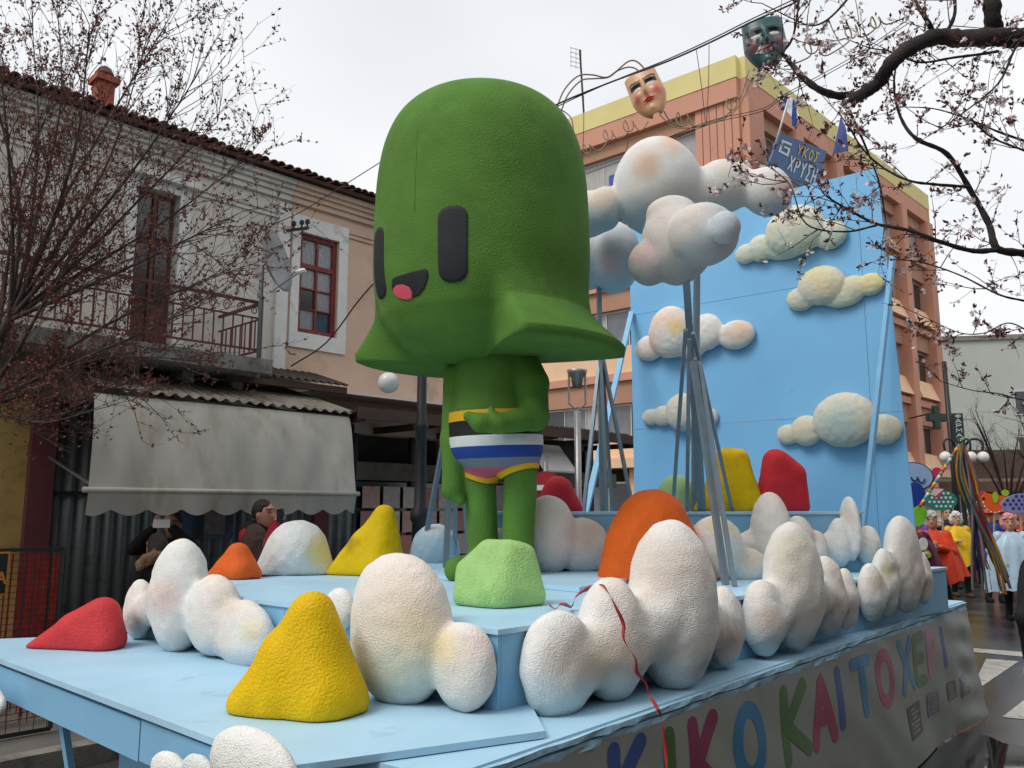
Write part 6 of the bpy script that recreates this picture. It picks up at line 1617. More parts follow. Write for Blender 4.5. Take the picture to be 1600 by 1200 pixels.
# --- bare shrub-like tree at the left
lt = thing('budding_tree', 'spreading leafless tree with rust red buds in front of the white house', 'tree', tuple(on_y(-90, 880, 6.3) * np.array([1, 1, 0]) + np.array([0, 0, 0.12])))
YL = 6.3
tw = Tw(5); mb = MB(); rg = random.Random(31)
base = origin(lt); fork = on_y(-40, 640, YL); f2 = on_y(15, 500, YL - 0.1)
mb.tube(cr([base, base + np.array([0.05, 0, 0.7]), fork], 5), [0.10, 0.095, 0.09, 0.085, 0.08, 0.08, 0.078, 0.075, 0.07, 0.07, 0.065], 10)
mb.tube(cr([fork, on_y(-15, 560, YL), f2], 5), [0.055, 0.054, 0.052, 0.05, 0.05, 0.048, 0.046, 0.044, 0.042, 0.04, 0.038], 8)
ENDS = [(f2, (20, 380), (10, 200), (-10, 20)), (f2, (40, 400), (60, 220), (50, 30)), (f2, (70, 380), (120, 220), (140, 40)), (f2, (80, 400), (170, 250), (230, 60)), (f2, (100, 400), (220, 250), (300, 130)), (f2, (110, 420), (230, 300), (340, 190)),
        (f2, (120, 430), (250, 350), (370, 260)), (f2, (130, 450), (260, 390), (380, 330)), (fork, (80, 560), (220, 480), (370, 420)), (fork, (60, 590), (200, 530), (330, 470)), (fork, (40, 600), (160, 560), (280, 560)), (fork, (30, 620), (120, 600), (220, 620)),
        (f2, (30, 330), (-10, 150), (-50, 60)), (f2, (60, 330), (95, 160), (90, 10)), (fork, (20, 560), (90, 440), (190, 330)), (fork, (0, 500), (30, 300), (100, 110)), (f2, (90, 330), (180, 170), (270, 20)), (fork, (10, 650), (70, 660), (150, 640))]
for li, (st, a, b, c) in enumerate(ENDS):
    yo = rg.uniform(-0.9, 0.5)
    Pc = cr([st, on_y(a[0], a[1], YL + yo * 0.3), on_y(b[0], b[1], YL + yo * 0.7), on_y(c[0], c[1], YL + yo)], 8); n = len(Pc)
    mb.tube(Pc, [0.021 * (1 - 0.88 * i / (n - 1)) for i in range(n)], 6)
    for k in range(30):
        i = rg.randint(int(n * 0.12), n - 1)
        t = Pc[min(i + 1, n - 1)] - Pc[max(i - 1, 0)]; t /= np.linalg.norm(t) + 1e-9
        d = t * 1.1 + np.array([rg.gauss(0.1, .45), rg.gauss(0, .45), rg.gauss(0.1, .45)])
        tw.spray(Pc[i], d, rg.uniform(0.3, 0.75), 0.0038, 2 if rg.random() < 0.5 else 1, 0.12, 0.5, kids=(2, 4))
mb.build('trunk', mat('grey_brown_bark', sr(72, 60, 56), 0.85, var=(18, 0.3), bump=(60, 0.6, 0.01)), lt, True)
tag(tw.t.build('twigs', M_TWIG, lt, True), kind='stuff')
tag(leaves(tw.sites, pr_, 0.30, 0.030, 3).build('buds', M_LEAF2, lt), kind='stuff')
print('sites', len(tw.sites))
# --- distant bare trees
for (u, Y_, hgt, sd_, lab) in ((1578, 33, 5.6, 2, 'bare brown tree in front of the grey building'), (1640, 27, 5.2, 4, 'bare tree cut by the right picture edge')):
    t = thing('bare_tree', lab, 'tree', tuple(on_y(u, 800, Y_) * np.array([1, 1, 0])), 'bare street trees'); b = origin(t)
    tw = Tw(sd_); rg = random.Random(sd_); mb = MB()
    mb.tube([b, b + [0, 0, 1.2], b + [0.05, 0, 2.2]], [0.14, 0.12, 0.1], 8)
    for k in range(11):
        a = rg.random() * 6.28; tip = b + np.array([math.cos(a) * rg.uniform(.8, 2.0), math.sin(a) * rg.uniform(.8, 2.0), rg.uniform(3.6, hgt)])
        Pc = cr([b + [0, 0, 1.6], (b + [0, 0, 2.0] + tip) / 2 + [0, 0, 0.2], tip], 5); n = len(Pc)
        mb.tube(Pc, [0.05 * (1 - 0.8 * i / (n - 1)) for i in range(n)], 5)
        for q in range(7):
            i = rg.randint(2, n - 1); d = Pc[i] - Pc[i - 1]; d = d / np.linalg.norm(d) + np.array([rg.gauss(0, .5), rg.gauss(0, .5), rg.gauss(.1, .5)])
            tw.spray(Pc[i], d, rg.uniform(.6, 1.2), 0.012, 1, 0.1, 0.5, kids=(2, 4))
    mb.build('trunk', M_BARK, t, True); tag(tw.t.build('twigs', M_TWIG, t, True), kind='stuff')

# ================================================================== street furniture at the right
fp = thing('pharmacy_post', 'tall dark post with a vertical green pharmacy sign', 'sign post', tuple(on_y(1497, 800, 22) * np.array([1, 1, 0])))
b = origin(fp); tpz = on_y(1494, 565, 22)
MB().tube([(b[0], b[1], 0), (b[0] - .06, b[1], tpz[2])], [0.09, 0.06], 8).build('post', M_BLK, fp, True)
M_PG = mat('pharmacy_green', sr(26, 54, 44), 0.5, var=(5, 0.15))
g0, g1 = on_y(1491, 692, 21.8), on_y(1503, 646, 21.8)
MB().box((g0 + g1) / 2, (g1[0] - g0[0], 0.08, g1[2] - g0[2])).build('sign_box', M_PG, fp)
for i, c in enumerate('FAPMAK'):
    z1_ = g1[2] - 0.03 - i * (g1[2] - g0[2]) / 6.2; hgt = (g1[2] - g0[2]) / 6.2 * 0.72; w_ = (g1[0] - g0[0]) * 0.6; x0_ = g0[0] + (g1[0] - g0[0]) * 0.2
    stroke_mesh(c, lambda x, y, l, z1_=z1_, hgt=hgt, w_=w_, x0_=x0_: np.array([x0_ + w_ * x, 21.755 - l, z1_ - hgt * (1 - y)]), 0.17, 'letter', M_SWHITE, fp, w_ / hgt)
cx = thing('pharmacy_cross', 'dark pharmacy cross sign fixed to the pink building', 'sign', tuple(on_y(1464, 652, 26)))
c = on_y(1464, 652, 26); w_ = 17 * 26 / FPX
M_CR = mat('cross_dark', sr(52, 54, 56), 0.5, var=(10, 0.2))
poly = [(-.33, 1), (.33, 1), (.33, .33), (1, .33), (1, -.33), (.33, -.33), (.33, -1), (-.33, -1), (-.33, -.33), (-1, -.33), (-1, .33), (-.33, .33)]
MB().prism([c + np.array([x * w_, x * w_ * 0.2, y * w_ * 1.1]) for x, y in poly], (0.03, 0.16, 0)).build('cross_box', M_CR, cx)
MB().prism([c + np.array([x * w_ * 0.84, x * w_ * 0.17 - 0.02, y * w_ * 0.94]) for x, y in poly], (0.0, 0.015, 0)).build('cross_face', M_PG, cx)
MB().bar(c + np.array([0.1, 0.1, 0.2]), c + np.array([0.2, 2.2, 0.2]), 0.04).build('bracket', M_BLK, cx)
gl_ = thing('globe_lamp', 'street lamp with three white globes above the parade people', 'street lamp', tuple(on_y(1507, 800, 20.5) * np.array([1, 1, 0])))
b = origin(gl_)
MB().lathe(b, [(0.12, 0), (0.09, 0.5), (0.06, 0.8), (0.05, 3.3), (0.07, 3.32), (0.02, 3.5)], 12).build('post', M_BLK, gl_, True)
for u in (1477, 1517, 1536):
    p = on_y(u, 714, 20.3); q = np.array([b[0], b[1], p[2] + 0.05])
    MB().tube(cr([q, (q + p) / 2 + [0, 0, 0.4], p + [0, 0, 0.38], p + [0, 0, 0.16]], 5), 0.03, 6).build('arm', M_BLK, gl_, True)
    MB().ball(p, 0.135, 16).build('globe', M_GLOBE, gl_, True)

# ================================================================== people
M_SKIN = mat('skin', (1, 1, 1), 0.55, attr=True, var=(30, 0.05), spec=0.3)
def cloth_mat(name, c, rough=0.85, shine=0.3): return mat('cloth_' + name, c, rough, var=(9, 0.12), bump=(220, 0.15, 0.002), spec=shine)
class PFrame:
    def __init__(self, pos, z0, heading, sc):
        h = R(heading); self.n = np.array([math.sin(h), math.cos(h), 0]); self.d = np.array([math.cos(h), -math.sin(h), 0]); self.o = np.array([pos[0], pos[1], z0]); self.s = sc
    def xf(self, P): P = np.asarray(P, float) * self.s; return self.o + P[:, :1] * self.d + P[:, 1:2] * self.n + np.stack([0 * P[:, 2], 0 * P[:, 2], P[:, 2]], 1)
    def pt(self, x, y, z): return self.xf(np.array([[x, y, z]]))[0]
def ik(sh, hd, a=0.285, b=0.27, pole=(0, -0.3, -1)):
    sh, hd = np.array(sh, float), np.array(hd, float); v = hd - sh; L = np.linalg.norm(v)
    if L > (a + b) * 0.995: hd = sh + v / L * (a + b) * 0.995; v = hd - sh; L = np.linalg.norm(v)
    e = v / L; x = (a * a - b * b + L * L) / (2 * L); y = math.sqrt(max(a * a - x * x, 0)); p = np.array(pole, float); p = p - e * (p @ e); p /= np.linalg.norm(p) + 1e-9
    return sh + e * x + p * y, hd
def hand_prims(wr, el, fing, side, curl=0.6):
    """palm, four fingers, thumb; fing = direction of the fingers"""
    wr = np.array(wr); f = np.array(fing, float); f /= np.linalg.norm(f); nrm = np.cross(f, np.array([0, 0, 1.0]));
    if np.linalg.norm(nrm) < 0.2: nrm = np.array([0, 1.0, 0])
    lat = np.cross(nrm / np.linalg.norm(nrm), f); lat /= np.linalg.norm(lat); pn = np.cross(f, lat)
    pr = [('c', wr, wr + f * 0.075, 0.026, 0.028, 0.01)]
    for i, (o, l) in enumerate(((-0.03, 0.062), (-0.01, 0.074), (0.01, 0.07), (0.03, 0.054))):
        k = wr + f * 0.085 + lat * o; m_ = k + f * l * 0.55 + pn * l * 0.2 * curl; t = m_ + f * l * 0.35 + pn * l * 0.5 * curl
        pr += [('c', k, m_, 0.0115, 0.0105, 0.006), ('c', m_, t, 0.0105, 0.009, 0.006)]
    k = wr + f * 0.03 - lat * 0.028; pr += [('c', k, k + f * 0.03 - lat * 0.03 + pn * .01, 0.0135, 0.012, 0.008), ('c', k + f * 0.03 - lat * 0.03 + pn * .01, k + f * 0.062 - lat * 0.034 + pn * .02, 0.012, 0.0095, 0.006)]
    return pr
def person(label, pos, z0, heading, H, hands, hair, top, bottom, shoes, skin=sr(206, 158, 132), fdir=None, stride=0.06, group=None, h_body=0.017, legs_vis=True, headturn=0.0, eyes=True):
    sc = H / 1.72
    t = thing('person', label, 'person', (pos[0], pos[1], z0), group)
    pf_ = PFrame(pos, z0, heading, sc)
    ankL = np.array([-0.10, stride, 0.085]); ankR = np.array([0.10, -stride, 0.085])
    kneeL = np.array([-0.10, stride * 0.7 + 0.03, 0.50]); kneeR = np.array([0.10, -stride * 0.2 + 0.03, 0.50])
    legs_ = []
    for hip, kn, an_ in ((np.array([-0.09, 0, 0.90]), kneeL, ankL), (np.array([0.09, 0, 0.90]), kneeR, ankR)):
        legs_ += [('c', hip, kn, 0.085, 0.06, 0.04), ('c', kn, an_, 0.057, 0.04, 0.03)]
    feet_ = [('c', a + [0, -0.03, -0.035], a + [0, 0.14, -0.05], 0.045, 0.033, 0.02) for a in (ankL, ankR)]
    tor = [('e', (0, 0, 0.96), (0.165, 0.115, 0.14)), ('e', (0, 0.0, 1.14), (0.145, 0.105, 0.17)), ('e', (0, 0.0, 1.30), (0.18, 0.115, 0.17)), ('c', (-0.15, 0, 1.40), (0.15, 0, 1.40), 0.06, 0.06)]
    arms = []; hp = []; wr_ = []
    for sg_, hd in zip((-1, 1), hands):
        s_ = (sg_ * 0.185, 0.0, 1.395); e_, w_ = ik(s_, hd, pole=(sg_ * 0.7, -0.35, -0.8)); wr_.append(w_)
        arms += [('c', s_, e_, 0.056, 0.043, 0.03), ('c', e_, w_, 0.041, 0.028, 0.02)]
        fd_ = (w_ - e_) if fdir is None else np.array(fdir[0 if sg_ < 0 else 1], float)
        hp += hand_prims(w_, e_, fd_, sg_)
    ct, st_ = math.cos(R(headturn)), math.sin(R(headturn))
    rt = lambda x, y, z: (x * ct + y * st_, -x * st_ + y * ct, z)
    hd_ = [('c', (0, -0.01, 1.42), (0, 0.015, 1.54), 0.056, 0.052, 0.03), ('e', rt(0, 0.01, 1.635), (0.076, 0.094, 0.105)), ('e', rt(0, 0.035, 1.575), (0.058, 0.062, 0.065)),
           ('c', rt(0, 0.10, 1.635), rt(0, 0.118, 1.597), 0.011, 0.016, 0.02), ('c', rt(-0.022, 0.085, 1.555), rt(0.022, 0.085, 1.555), 0.012, 0.012, 0.02), ('e', rt(0, 0.072, 1.525), (0.025, 0.025, 0.02)),
           ('e', rt(-0.079, 0.005, 1.61), (0.012, 0.02, 0.03)), ('e', rt(0.079, 0.005, 1.61), (0.012, 0.02, 0.03)), ('c', rt(-0.04, 0.088, 1.665), rt(0.04, 0.088, 1.665), 0.014, 0.014, 0.02)]
    sk = np.array(skin)
    def scol(V, L):
        q = np.stack([L[:, 0] * ct - L[:, 1] * st_, L[:, 0] * st_ + L[:, 1] * ct, L[:, 2]], 1)
        c = np.tile(sk, (len(V), 1)); f = q[:, 1] > 0.06
        for sg_ in (-1, 1):
            m_ = f & (np.abs(q[:, 0] - sg_ * 0.033) < 0.017) & (np.abs(q[:, 2] - 1.637) < 0.009); c[m_] = (0.03, 0.02, 0.02)
            m_ = f & (np.abs(q[:, 0] - sg_ * 0.034) < 0.024) & (np.abs(q[:, 2] - 1.663) < 0.006); c[m_] = hair[1] if hair[0] not in ('wig', 'hat') else (0.06, 0.04, 0.03)
        m_ = f & (np.abs(q[:, 0]) < 0.026) & (np.abs(q[:, 2] - 1.556) < 0.009); c[m_] = np.array(sk) * [0.85, 0.45, 0.45]
        return c
    blob('body', tor + legs_ + feet_ + arms + hp + hd_, M_SKIN, t, h_body, 0.035, pf_, 0.0, None, scol)
    if top:
        kind, tc_, mt = top
        if kind in ('jacket', 'coat'):
            ext = [('c', (0, 0, 1.0), (0, 0, 0.70 if kind == 'coat' else 0.90), 0.165, 0.185)]
            blob('jacket', tor + arms + ext, mt, t, 0.018, 0.06, pf_, 0.62 if kind == 'coat' else 0.80, (0.008, 9, 3), None, 0.022)
        elif kind == 'hood':
            ext = [('c', (0, 0, 1.0), (0, 0, 0.85), 0.165, 0.18), ('e', (0, -0.09, 1.45), (0.14, 0.10, 0.09))]
            blob('jacket', tor + arms + ext, mt, t, 0.018, 0.06, pf_, 0.78, (0.008, 9, 3), None, 0.024)
        elif kind in ('poncho', 'tunic', 'cape'):
            zb = {'poncho': 0.70, 'tunic': 0.72, 'cape': 0.62}[kind]; V = []; F = []; n = 56; m_ = 18
            for j in range(m_ + 1):
                f = j / m_; z = 1.47 - (1.47 - zb) * f
                for k in range(n):
                    a = 2 * math.pi * k / n
                    wx = 0.075 + 0.20 * min(1, f * 4) ** 0.6 + 0.15 * f; wy = 0.075 + 0.075 * min(1, f * 4) ** 0.6 + 0.14 * f
                    fold = 1 + (0.10 * math.sin(a * 6 + 1.3 + 0.8 * math.sin(f * 3 + a)) + 0.07 * math.sin(a * 11 + len(label) + f * 1.5) + 0.03 * math.sin(a * 19)) * min(1, f * 1.6)
                    zz_ = z - (0.13 * f * f * math.cos(a - 0.6)) + 0.02 * f * math.sin(a * 11 + len(label)) - (0.10 * min(1, f * 3) * abs(math.cos(a)) * 0.3)
                    yo = 0.06 * f if math.sin(a) > 0 else 0
                    V.append((wx * math.cos(a) * fold, wy * math.sin(a) * fold + yo, zz_))
            F = [(j * n + k, (j + 1) * n + k, (j + 1) * n + (k + 1) % n, j * n + (k + 1) % n) for j in range(m_) for k in range(n)]
            mk(kind, pf_.xf(V), F, mt, t, True)
            blob('sleeves', arms, mt, t, 0.016, 0.03, pf_, None, (0.006, 10, 2), None, 0.03, extra=lambda g, d: d)
    if bottom is not None and legs_vis:
        blob('trousers', legs_ + [('e', (0, 0, 0.93), (0.165, 0.115, 0.12))], bottom, t, 0.018, 0.05, pf_, 0.07, (0.005, 9, 5), None, 0.014)
    elif bottom is not None:
        blob('skirt', [('c', (0, 0, 0.95), (0, 0, 0.15), 0.17, 0.20)], bottom, t, 0.02, 0.05, pf_, 0.12, (0.02, 6, 5), None, 0.014)
    if shoes is not None:
        for q in feet_: blob('shoe', [q, ('c', q[1], np.array(q[1]) + [0, 0.01, 0.10], 0.045, 0.045)], shoes, t, 0.014, 0.02, pf_, -0.001, None, None, 0.012)
    hk, hc = hair[0], hair[1]
    mth = mat('hair_%d_%d_%d' % tuple(int(c * 255) for c in hc), hc, 0.6, var=(60, 0.35), bump=(120, 0.7, 0.006), stretch=(3, 3, 0.6) if hk != 'wig' else None)
    c0 = rt(0, -0.012, 1.652)
    def facecut(g, d):
        q = np.stack([g[:, 0] * ct - g[:, 1] * st_, g[:, 0] * st_ + g[:, 1] * ct, g[:, 2]], 1)
        return np.maximum(d, np.minimum(q[:, 1] - 0.045, (1.685 - q[:, 2])))
    if hk == 'short': blob('hair', [('e', c0, (0.088, 0.104, 0.108))], mth, t, 0.011, 0.03, pf_, 1.58, (0.006, 24, 1), None, 0.0, extra=facecut)
    elif hk == 'long': blob('hair', [('e', c0, (0.092, 0.108, 0.112)), ('c', rt(-0.06, -0.05, 1.6), rt(-0.09, -0.03, 1.28), 0.05, 0.045), ('c', rt(0.06, -0.05, 1.6), rt(0.09, -0.03, 1.28), 0.05, 0.045), ('c', rt(0, -0.08, 1.6), rt(0, -0.12, 1.3), 0.06, 0.05)], mth, t, 0.012, 0.04, pf_, None, (0.008, 20, 1), None, 0.0, extra=facecut)
    elif hk == 'wig': blob('wig', [('e', c0, (0.105, 0.115, 0.125)), ('e', rt(-0.08, -0.02, 1.6), (0.06, 0.07, 0.08)), ('e', rt(0.08, -0.02, 1.6), (0.06, 0.07, 0.08)), ('e', rt(0, 0.03, 1.73), (0.09, 0.08, 0.055))], mth, t, 0.011, 0.03, pf_, None, (0.022, 20, 1), None, 0.0, extra=facecut)
    elif hk == 'hat':
        blob('hat', [('e', rt(0, -0.005, 1.70), (0.105, 0.12, 0.085)), ('e', rt(0, 0.03, 1.695), (0.16, 0.18, 0.025))], mth, t, 0.012, 0.02, pf_, 1.67, (0.008, 16, 1))
    return t, pf_, wr_
def gpos(u, v): p = on_z(u, v, 0.0); return p
BLK_C = cloth_mat('black', sr(26, 26, 28)); BLK2 = cloth_mat('charcoal', sr(40, 40, 44)); BROWNB = cloth_mat('brown_boot', sr(78, 56, 44), 0.6)
M_PHW = mat('white_phone', sr(226, 226, 228), 0.3, var=(6, 0.03)); M_PHB = mat('black_phone', sr(22, 22, 24), 0.3, var=(6, 0.1))
SKL = sr(190, 140, 116)
# --- onlookers on the left pavement
p = on_y(272, 795, 8.0)
t1, f1, w1_ = person('person in black holding a white phone up under the awning', p, 0.12, 176, 1.57, ((-0.10, 0.30, 1.585), (0.10, 0.30, 1.585)), ('short', sr(74, 46, 38)), ('jacket', None, BLK_C), BLK2, BLK_C, SKL, fdir=((0.45, 0.1, 0.9), (-0.45, 0.1, 0.9)), h_body=0.0135)
c = f1.pt(0, 0.345, 1.64)
ph1 = MB().box(c, (0.15, 0.012, 0.075), rz=R(-176)).build('phone', M_PHW); tag(ph1, 'white smartphone held level by the person in black', 'phone')
p = on_y(412, 795, 7.5)
t2, f2_, w2_ = person('dark haired person in a red jacket with black hood filming with a phone', p, 0.12, 118, 1.68, ((-0.12, 0.12, 1.05), (0.05, 0.20, 1.53)), ('short', sr(34, 26, 24)), ('hood', None, cloth_mat('crimson', sr(168, 30, 58))), BLK2, BLK_C, SKL, fdir=((0, 0.3, -1), (-0.2, 0.1, 1)), h_body=0.0135, headturn=-6)
blob('hood_lining', [('c', (-0.11, 0.0, 1.47), (0.11, 0.0, 1.47), 0.075, 0.075), ('e', (0, -0.10, 1.47), (0.16, 0.11, 0.10)), ('c', (0, 0.09, 1.44), (0, 0.13, 1.25), 0.05, 0.03)], BLK_C, t2, 0.014, 0.03, f2_)
ph2 = MB().box(f2_.pt(0.03, 0.235, 1.60), (0.012, 0.075, 0.13), rz=R(-118 + 90)).build('phone', M_PHB); tag(ph2, 'black smartphone at the chin of the red jacket person', 'phone')
p = on_y(243, 870, 6.9)
t3, f3, _ = person('person seen from behind in a dark coat with fur trimmed hood', p, 0.12, 300, 1.40, ((-0.2, 0.05, 0.85), (0.2, 0.05, 0.85)), ('long', sr(46, 32, 28)), ('coat', None, BLK_C), BLK2, BLK_C, SKL, h_body=0.016)
M_FUR = mat('tan_fur', sr(150, 116, 84), 0.9, var=(60, 0.5), bump=(160, 1.0, 0.012))
a_ = [f3.pt(0.17 * math.cos(k * 0.35 + 0.3), -0.06 + 0.04 * math.sin(k), 1.42 + 0.13 * math.sin(k * 0.35 + 0.3)) for k in range(9)]
blob('fur_trim', [('c', tuple(a_[k]), tuple(a_[k + 1]), 0.05, 0.05) for k in range(8)], M_FUR, t3, 0.014, 0.02, None, None, (0.02, 30, 4))
p = on_y(398, 860, 7.0)
person('brown haired person behind the pale white dome', p, 0.12, 20, 1.47, ((-0.2, 0.05, 0.85), (0.2, 0.05, 0.85)), ('long', sr(84, 58, 44)), ('jacket', None, cloth_mat('plum', sr(96, 40, 56))), BLK2, BLK_C, SKL, h_body=0.016)

# --- parade people on the right
GP = 'costumed parade walkers behind the float'
WIGW = sr(222, 218, 216); SK = sr(206, 156, 128)
pO = on_y(1463, 900, 13.2)
tO, fO, wO = person('parade walker in an orange poncho and white curly wig', pO, 0, 196, 1.66, ((-0.06, 0.26, 1.20), (0.10, 0.26, 1.24)), ('wig', WIGW), ('poncho', None, cloth_mat('orange', sr(226, 66, 22), 0.6, 0.4)), BLK_C, BLK_C, SK, group=GP, legs_vis=False, headturn=20)
pY = gpos(1503, 932); 
person('parade walker in a yellow tunic and white wig', pY, 0, 182, 1.64, ((-0.22, 0.10, 1.0), (0.14, 0.25, 1.16)), ('wig', WIGW), ('tunic', None, cloth_mat('yellow', sr(228, 186, 20), 0.6, 0.4)), BLK_C, BROWNB, SK, group=GP, stride=0.10)
pB = on_y(1553, 900, 16.2)
tB_, fB, wB = person('parade walker in blue with an orange hat carrying the orange bird', pB, 0, 190, 1.70, ((-0.20, 0.12, 0.98), (0.03, 0.32, 1.28)), ('hat', sr(214, 70, 30)), ('jacket', None, cloth_mat('royal_blue', sr(28, 74, 176), 0.6, 0.4)), BLK2, BLK_C, SK, fdir=((0, 0.2, -1), (-0.9, 0.2, 0.2)), group=GP)
pL = on_y(1584, 900, 13.6)
person('parade walker in a shiny pale blue cape and pink wig', pL, 0, 200, 1.62, ((-0.18, 0.16, 1.0), (0.18, 0.16, 1.0)), ('wig', sr(226, 150, 154)), ('cape', None, cloth_mat('pale_blue_satin', sr(176, 204, 222), 0.35, 0.6)), BLK2, BLK_C, SK, group=GP)
pD = on_y(1432, 900, 12.6)
person('parade walker in dark purple half hidden by the backdrop edge', pD, 0, 170, 1.64, ((-0.22, 0.1, 1.0), (0.10, 0.24, 1.15)), ('short', sr(60, 40, 44)), ('tunic', None, cloth_mat('plum_purple', sr(96, 24, 58), 0.6)), BLK2, BLK_C, SK, group=GP)
p = on_y(1486, 900, 19.0)
person('dark clothed walker behind the green dotted placard', p, 0, 185, 1.74, ((-0.2, 0.1, 1.0), (0.2, 0.1, 1.0)), ('short', sr(40, 30, 28)), ('jacket', None, BLK2), BLK2, BLK_C, SK, group=GP, h_body=0.018)
p = on_y(1571, 900, 20.5)
person('walker in a red cap among the placards', p, 0, 185, 1.70, ((-0.2, 0.1, 1.0), (0.2, 0.1, 1.0)), ('hat', sr(150, 36, 40)), ('jacket', None, BLK_C), BLK2, BLK_C, SK, group=GP, h_body=0.018)
p = on_y(1676, 1000, 4.9)
person('onlooker in a dark coat at the right edge with one arm hanging', p, 0, 352, 1.74, ((-0.215, 0.05, 0.905), (0.25, 0.0, 0.86)), ('short', sr(50, 40, 36)), ('coat', None, cloth_mat('dark_green_black', sr(34, 38, 36))), BLK2, BLK_C, SK, fdir=((-0.1, 0.25, -1), (0, 0.2, -1)), h_body=0.0105)

for (u, Y_, hd, H_, cname, cc, hr, lab) in ((1518, 21, 180, 1.66, 'teal_cloth', sr(30, 110, 110), ('wig', WIGW), 'walker in teal tunic far back between the placards'), (1539, 23, 190, 1.70, 'orange_cloth', sr(214, 84, 30), ('short', sr(50, 36, 30)), 'walker in orange top far behind the ribbons'),
    (1592, 22, 185, 1.68, 'red_cloth', sr(170, 34, 40), ('wig', sr(206, 80, 60)), 'walker in red top far back at the right edge'), (1455, 20, 180, 1.68, 'violet_cloth', sr(90, 60, 140), ('short', sr(60, 44, 36)), 'walker in violet top behind the orange poncho')):
    q = on_y(u, 900, Y_)
    person(lab, q, 0, hd, H_, ((-0.2, 0.12, 1.0), (0.12, 0.25, 1.2)), hr, ('tunic', None, cloth_mat(cname, cc, 0.7)), BLK2, BLK_C, SK, group=GP, h_body=0.02)
# --- placards
def ply(name, pts, Y_, mt, par, th=0.02, dy=0.0):
    P = [on_y(u, v, Y_ + dy) for u, v in pts]
    return MB().prism(P, (0, th, 0)).build(name, mt, par)
def ell(cu, cv, ru, rv, n=24, a0=0, a1=360, rot=0): 
    o = []
    for k in range(n):
        a = R(a0 + (a1 - a0) * k / (n if a1 - a0 >= 360 else n - 1)); x, y = ru * math.cos(a), rv * math.sin(a); c_, s_ = math.cos(R(rot)), math.sin(R(rot))
        o.append((cu + x * c_ - y * s_, cv + x * s_ + y * c_))
    return o
PM = lambda n, c: mat('placard_' + n, c, 0.6, var=(8, 0.06))
GPL = 'cut out bird placards carried by the walkers'
M_STK = mat('placard_stick', sr(196, 160, 116), 0.7, var=(10, 0.15))
def placard(label, cu, cv, Y_, stick):
    t = thing('bird_placard', label, 'placard', tuple(on_y(cu, stick[1], Y_)), GPL)
    MB().bar(on_y(cu, cv, Y_ + 0.04), on_y(stick[0], stick[1], Y_ + 0.04), 0.025).build('stick', M_STK, t); return t
Y_ = 15.8
t = placard('round orange bird placard with white dashes and green wings', 1554, 787, Y_, (1553, 868))
body = ell(1555, 782, 20, 20, 20, 0, 180) + [(1533, 778), (1540, 770), (1550, 772), (1560, 775), (1570, 774)]
ply('body', body, Y_, PM('orange', sr(236, 96, 20)), t)
for k in range(9):
    a = R(8 + k * 20.5); ply('dash', ell(1555 + 18.6 * math.cos(a), 782 + 18.6 * math.sin(a), 2.0, 1.1, 8, rot=math.degrees(a) + 90), Y_, PM('white', sr(232, 230, 226)), t, 0.004, -0.006)
ply('wing', ell(1555.5, 777, 4.5, 9, 14), Y_, PM('lime', sr(150, 196, 44)), t, 0.01, -0.012)
ply('tail', ell(1571, 770, 6, 5, 14), Y_, PM('lime', sr(150, 196, 44)), t, 0.01, 0.03)
ply('cheek', ell(1577, 781, 6, 6, 14), Y_, PM('rose', sr(220, 110, 140)), t, 0.01, 0.032)
ply('eye', ell(1537, 779, 2, 2.4, 10), Y_, PM('black', sr(20, 20, 20)), t, 0.004, -0.006)
def dotted(label, cu, cv, ru, rv, Y_, colour, dotc, seed, stick, dots=14, wing=None, wingc=None, rot=0):
    t = placard(label, cu, cv, Y_, stick)
    ply('body', ell(cu, cv, ru, rv, 28, rot=rot), Y_, colour, t)
    rg = random.Random(seed); k = 0
    for yy in np.arange(-rv * 0.7, rv * 0.75, rv * 0.42):
        for xx in np.arange(-ru * 0.8, ru * 0.85, ru * 0.30):
            x = xx + (ru * 0.15 if int(round(yy / (rv * .42))) % 2 else 0)
            if (x / ru) ** 2 + (yy / rv) ** 2 < 0.72: ply('dot', ell(cu + x, cv + yy, ru * 0.085, ru * 0.085, 9), Y_, dotc, t, 0.004, -0.006)
    if wing:
        for w_ in wing: ply('wing', ell(*w_), Y_, wingc, t, 0.01, -0.014)
    return t
TEAL = PM('teal', sr(36, 134, 120)); WH = PM('white', sr(232, 230, 226)); ROSE = PM('magenta_rose', sr(206, 60, 96)); PERI = PM('periwinkle', sr(136, 144, 196)); NAVY = PM('navy', sr(44, 52, 120))
dotted('teal placard with white dots beside the backdrop edge', 1472, 782, 24, 16, 14.6, TEAL, WH, 1, (1474, 842), wing=[(1465, 769, 7, 8, 14), (1447, 766, 7, 6, 14)], wingc=ROSE)
dotted('teal dotted placard behind the ribbons', 1529, 783, 17, 15, 16.5, TEAL, WH, 2, (1530, 850), wing=[(1534, 773, 9, 6, 14)], wingc=ROSE)
dotted('periwinkle patterned placard at the right picture edge', 1594, 786, 30, 15, 15.4, PERI, NAVY, 3, (1597, 850), rot=-8)
t = placard('big pale blue bird placard with pink head beside the backdrop', 1437, 745, 13.0, (1424, 830))
ply('outline', ell(1428, 744, 31, 22, 26, rot=8), 13.0, NAVY, t, 0.02, 0.004)
ply('body', ell(1428, 744, 29.5, 20.5, 26, rot=8), 13.0, PM('pale_blue', sr(160, 190, 226)), t, 0.02, -0.02)
ply('head', ell(1464, 740, 9, 10, 18), 13.0, ROSE, t, 0.02, 0.03)
ply('tail', [(1430, 762), (1475, 764), (1462, 775), (1445, 770)], 13.0, WH, t, 0.02, 0.03)
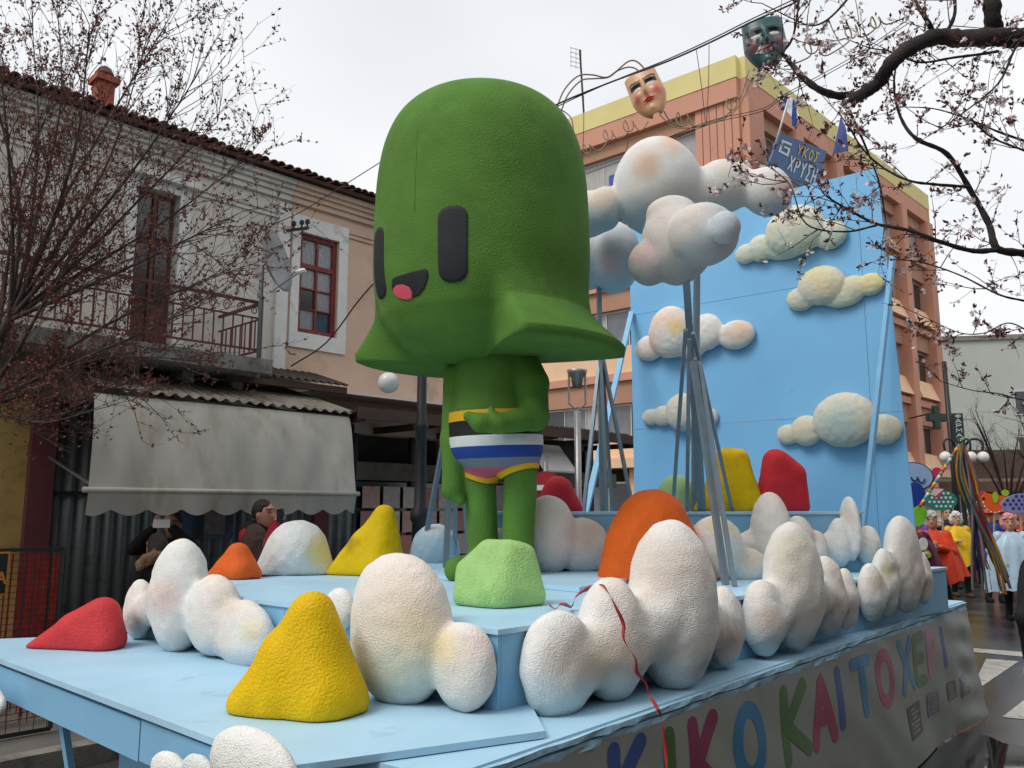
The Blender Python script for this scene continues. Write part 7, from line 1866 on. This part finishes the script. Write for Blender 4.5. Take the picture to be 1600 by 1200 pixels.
MB().tube([on_y(u, v, 12.97) for u, v in ell(1440, 748, 5, 6, 9, 0, 180)], 0.012, 5).build('feather_mark', NAVY, t)
MB().tube([on_y(u, v, 12.97) for u, v in ell(1429, 745, 5, 6, 9, 0, 180)], 0.012, 5).build('feather_mark', NAVY, t)
t = thing('petal_costume', 'lime green and white petal shapes worn at the backdrop edge', 'costume', tuple(on_y(1438, 860, 12.4)))
for i, (pts, mt) in enumerate(((ell(1436, 806, 12, 17, 18, rot=20), PM('lime2', sr(130, 214, 50))), (ell(1443, 850, 7, 10, 14), WH), (ell(1443, 862, 14, 7, 16, rot=35), PM('lime2', sr(130, 214, 50))), (ell(1431, 775, 16, 22, 16, rot=-10), PM('royal', sr(24, 60, 150))))):
    ply('petal', pts, 12.3, mt, t, 0.02, 0.03 * i)

# --- ribbon pole
rp = thing('ribbon_pole', 'striped pole with a long bunch of hanging coloured ribbons', 'ribbon pole', tuple(on_y(1437, 792, 12.2)))
A_, B_ = on_y(1437, 792, 12.2), on_y(1506, 684, 12.2)
sc_ = [sr(206, 60, 70), sr(226, 190, 60), sr(80, 150, 180), sr(226, 220, 206), sr(90, 160, 90)]
for i in range(20):
    a, b = A_ + (B_ - A_) * i / 20, A_ + (B_ - A_) * (i + 1) / 20
    MB().tube([a, b], 0.024, 8).build('stripe', mat('pole_stripe_%d' % (i % 5), sc_[i % 5], 0.6, var=(8, 0.05)), rp, True)
rc = [('grey_green', sr(92, 112, 104)), ('dark_green', sr(44, 74, 60)), ('dusty_grey', sr(128, 122, 120)), ('wine', sr(120, 26, 44)), ('ochre', sr(196, 138, 32)), ('navy', sr(40, 44, 84)), ('rose_grey', sr(150, 104, 108))]
rg = random.Random(17)
for i in range(34):
    n_, c_ = rc[i % 7]
    u1 = 1530 + rg.uniform(-14, 50); v1 = rg.uniform(875, 932); um = 1500 + rg.uniform(-6, 16) + i * 0.4
    yy = 12.1 + rg.uniform(-0.12, 0.12)
    pts_ = [on_y(1503 + rg.uniform(-4, 4), 688 + rg.uniform(0, 8), yy), on_y(um, 745, yy), on_y(um + (u1 - um) * 0.35 + rg.uniform(-4, 4), 810, yy + rg.uniform(-.05, .05)), on_y(um + (u1 - um) * 0.75, 865, yy), on_y(u1, v1, yy)]
    ribbon_mesh(pts_, 0.036, rg.uniform(-.06, .06), mat('ribbon_' + n_, c_, 0.5, var=(10, 0.15)), 'ribbon', rp)
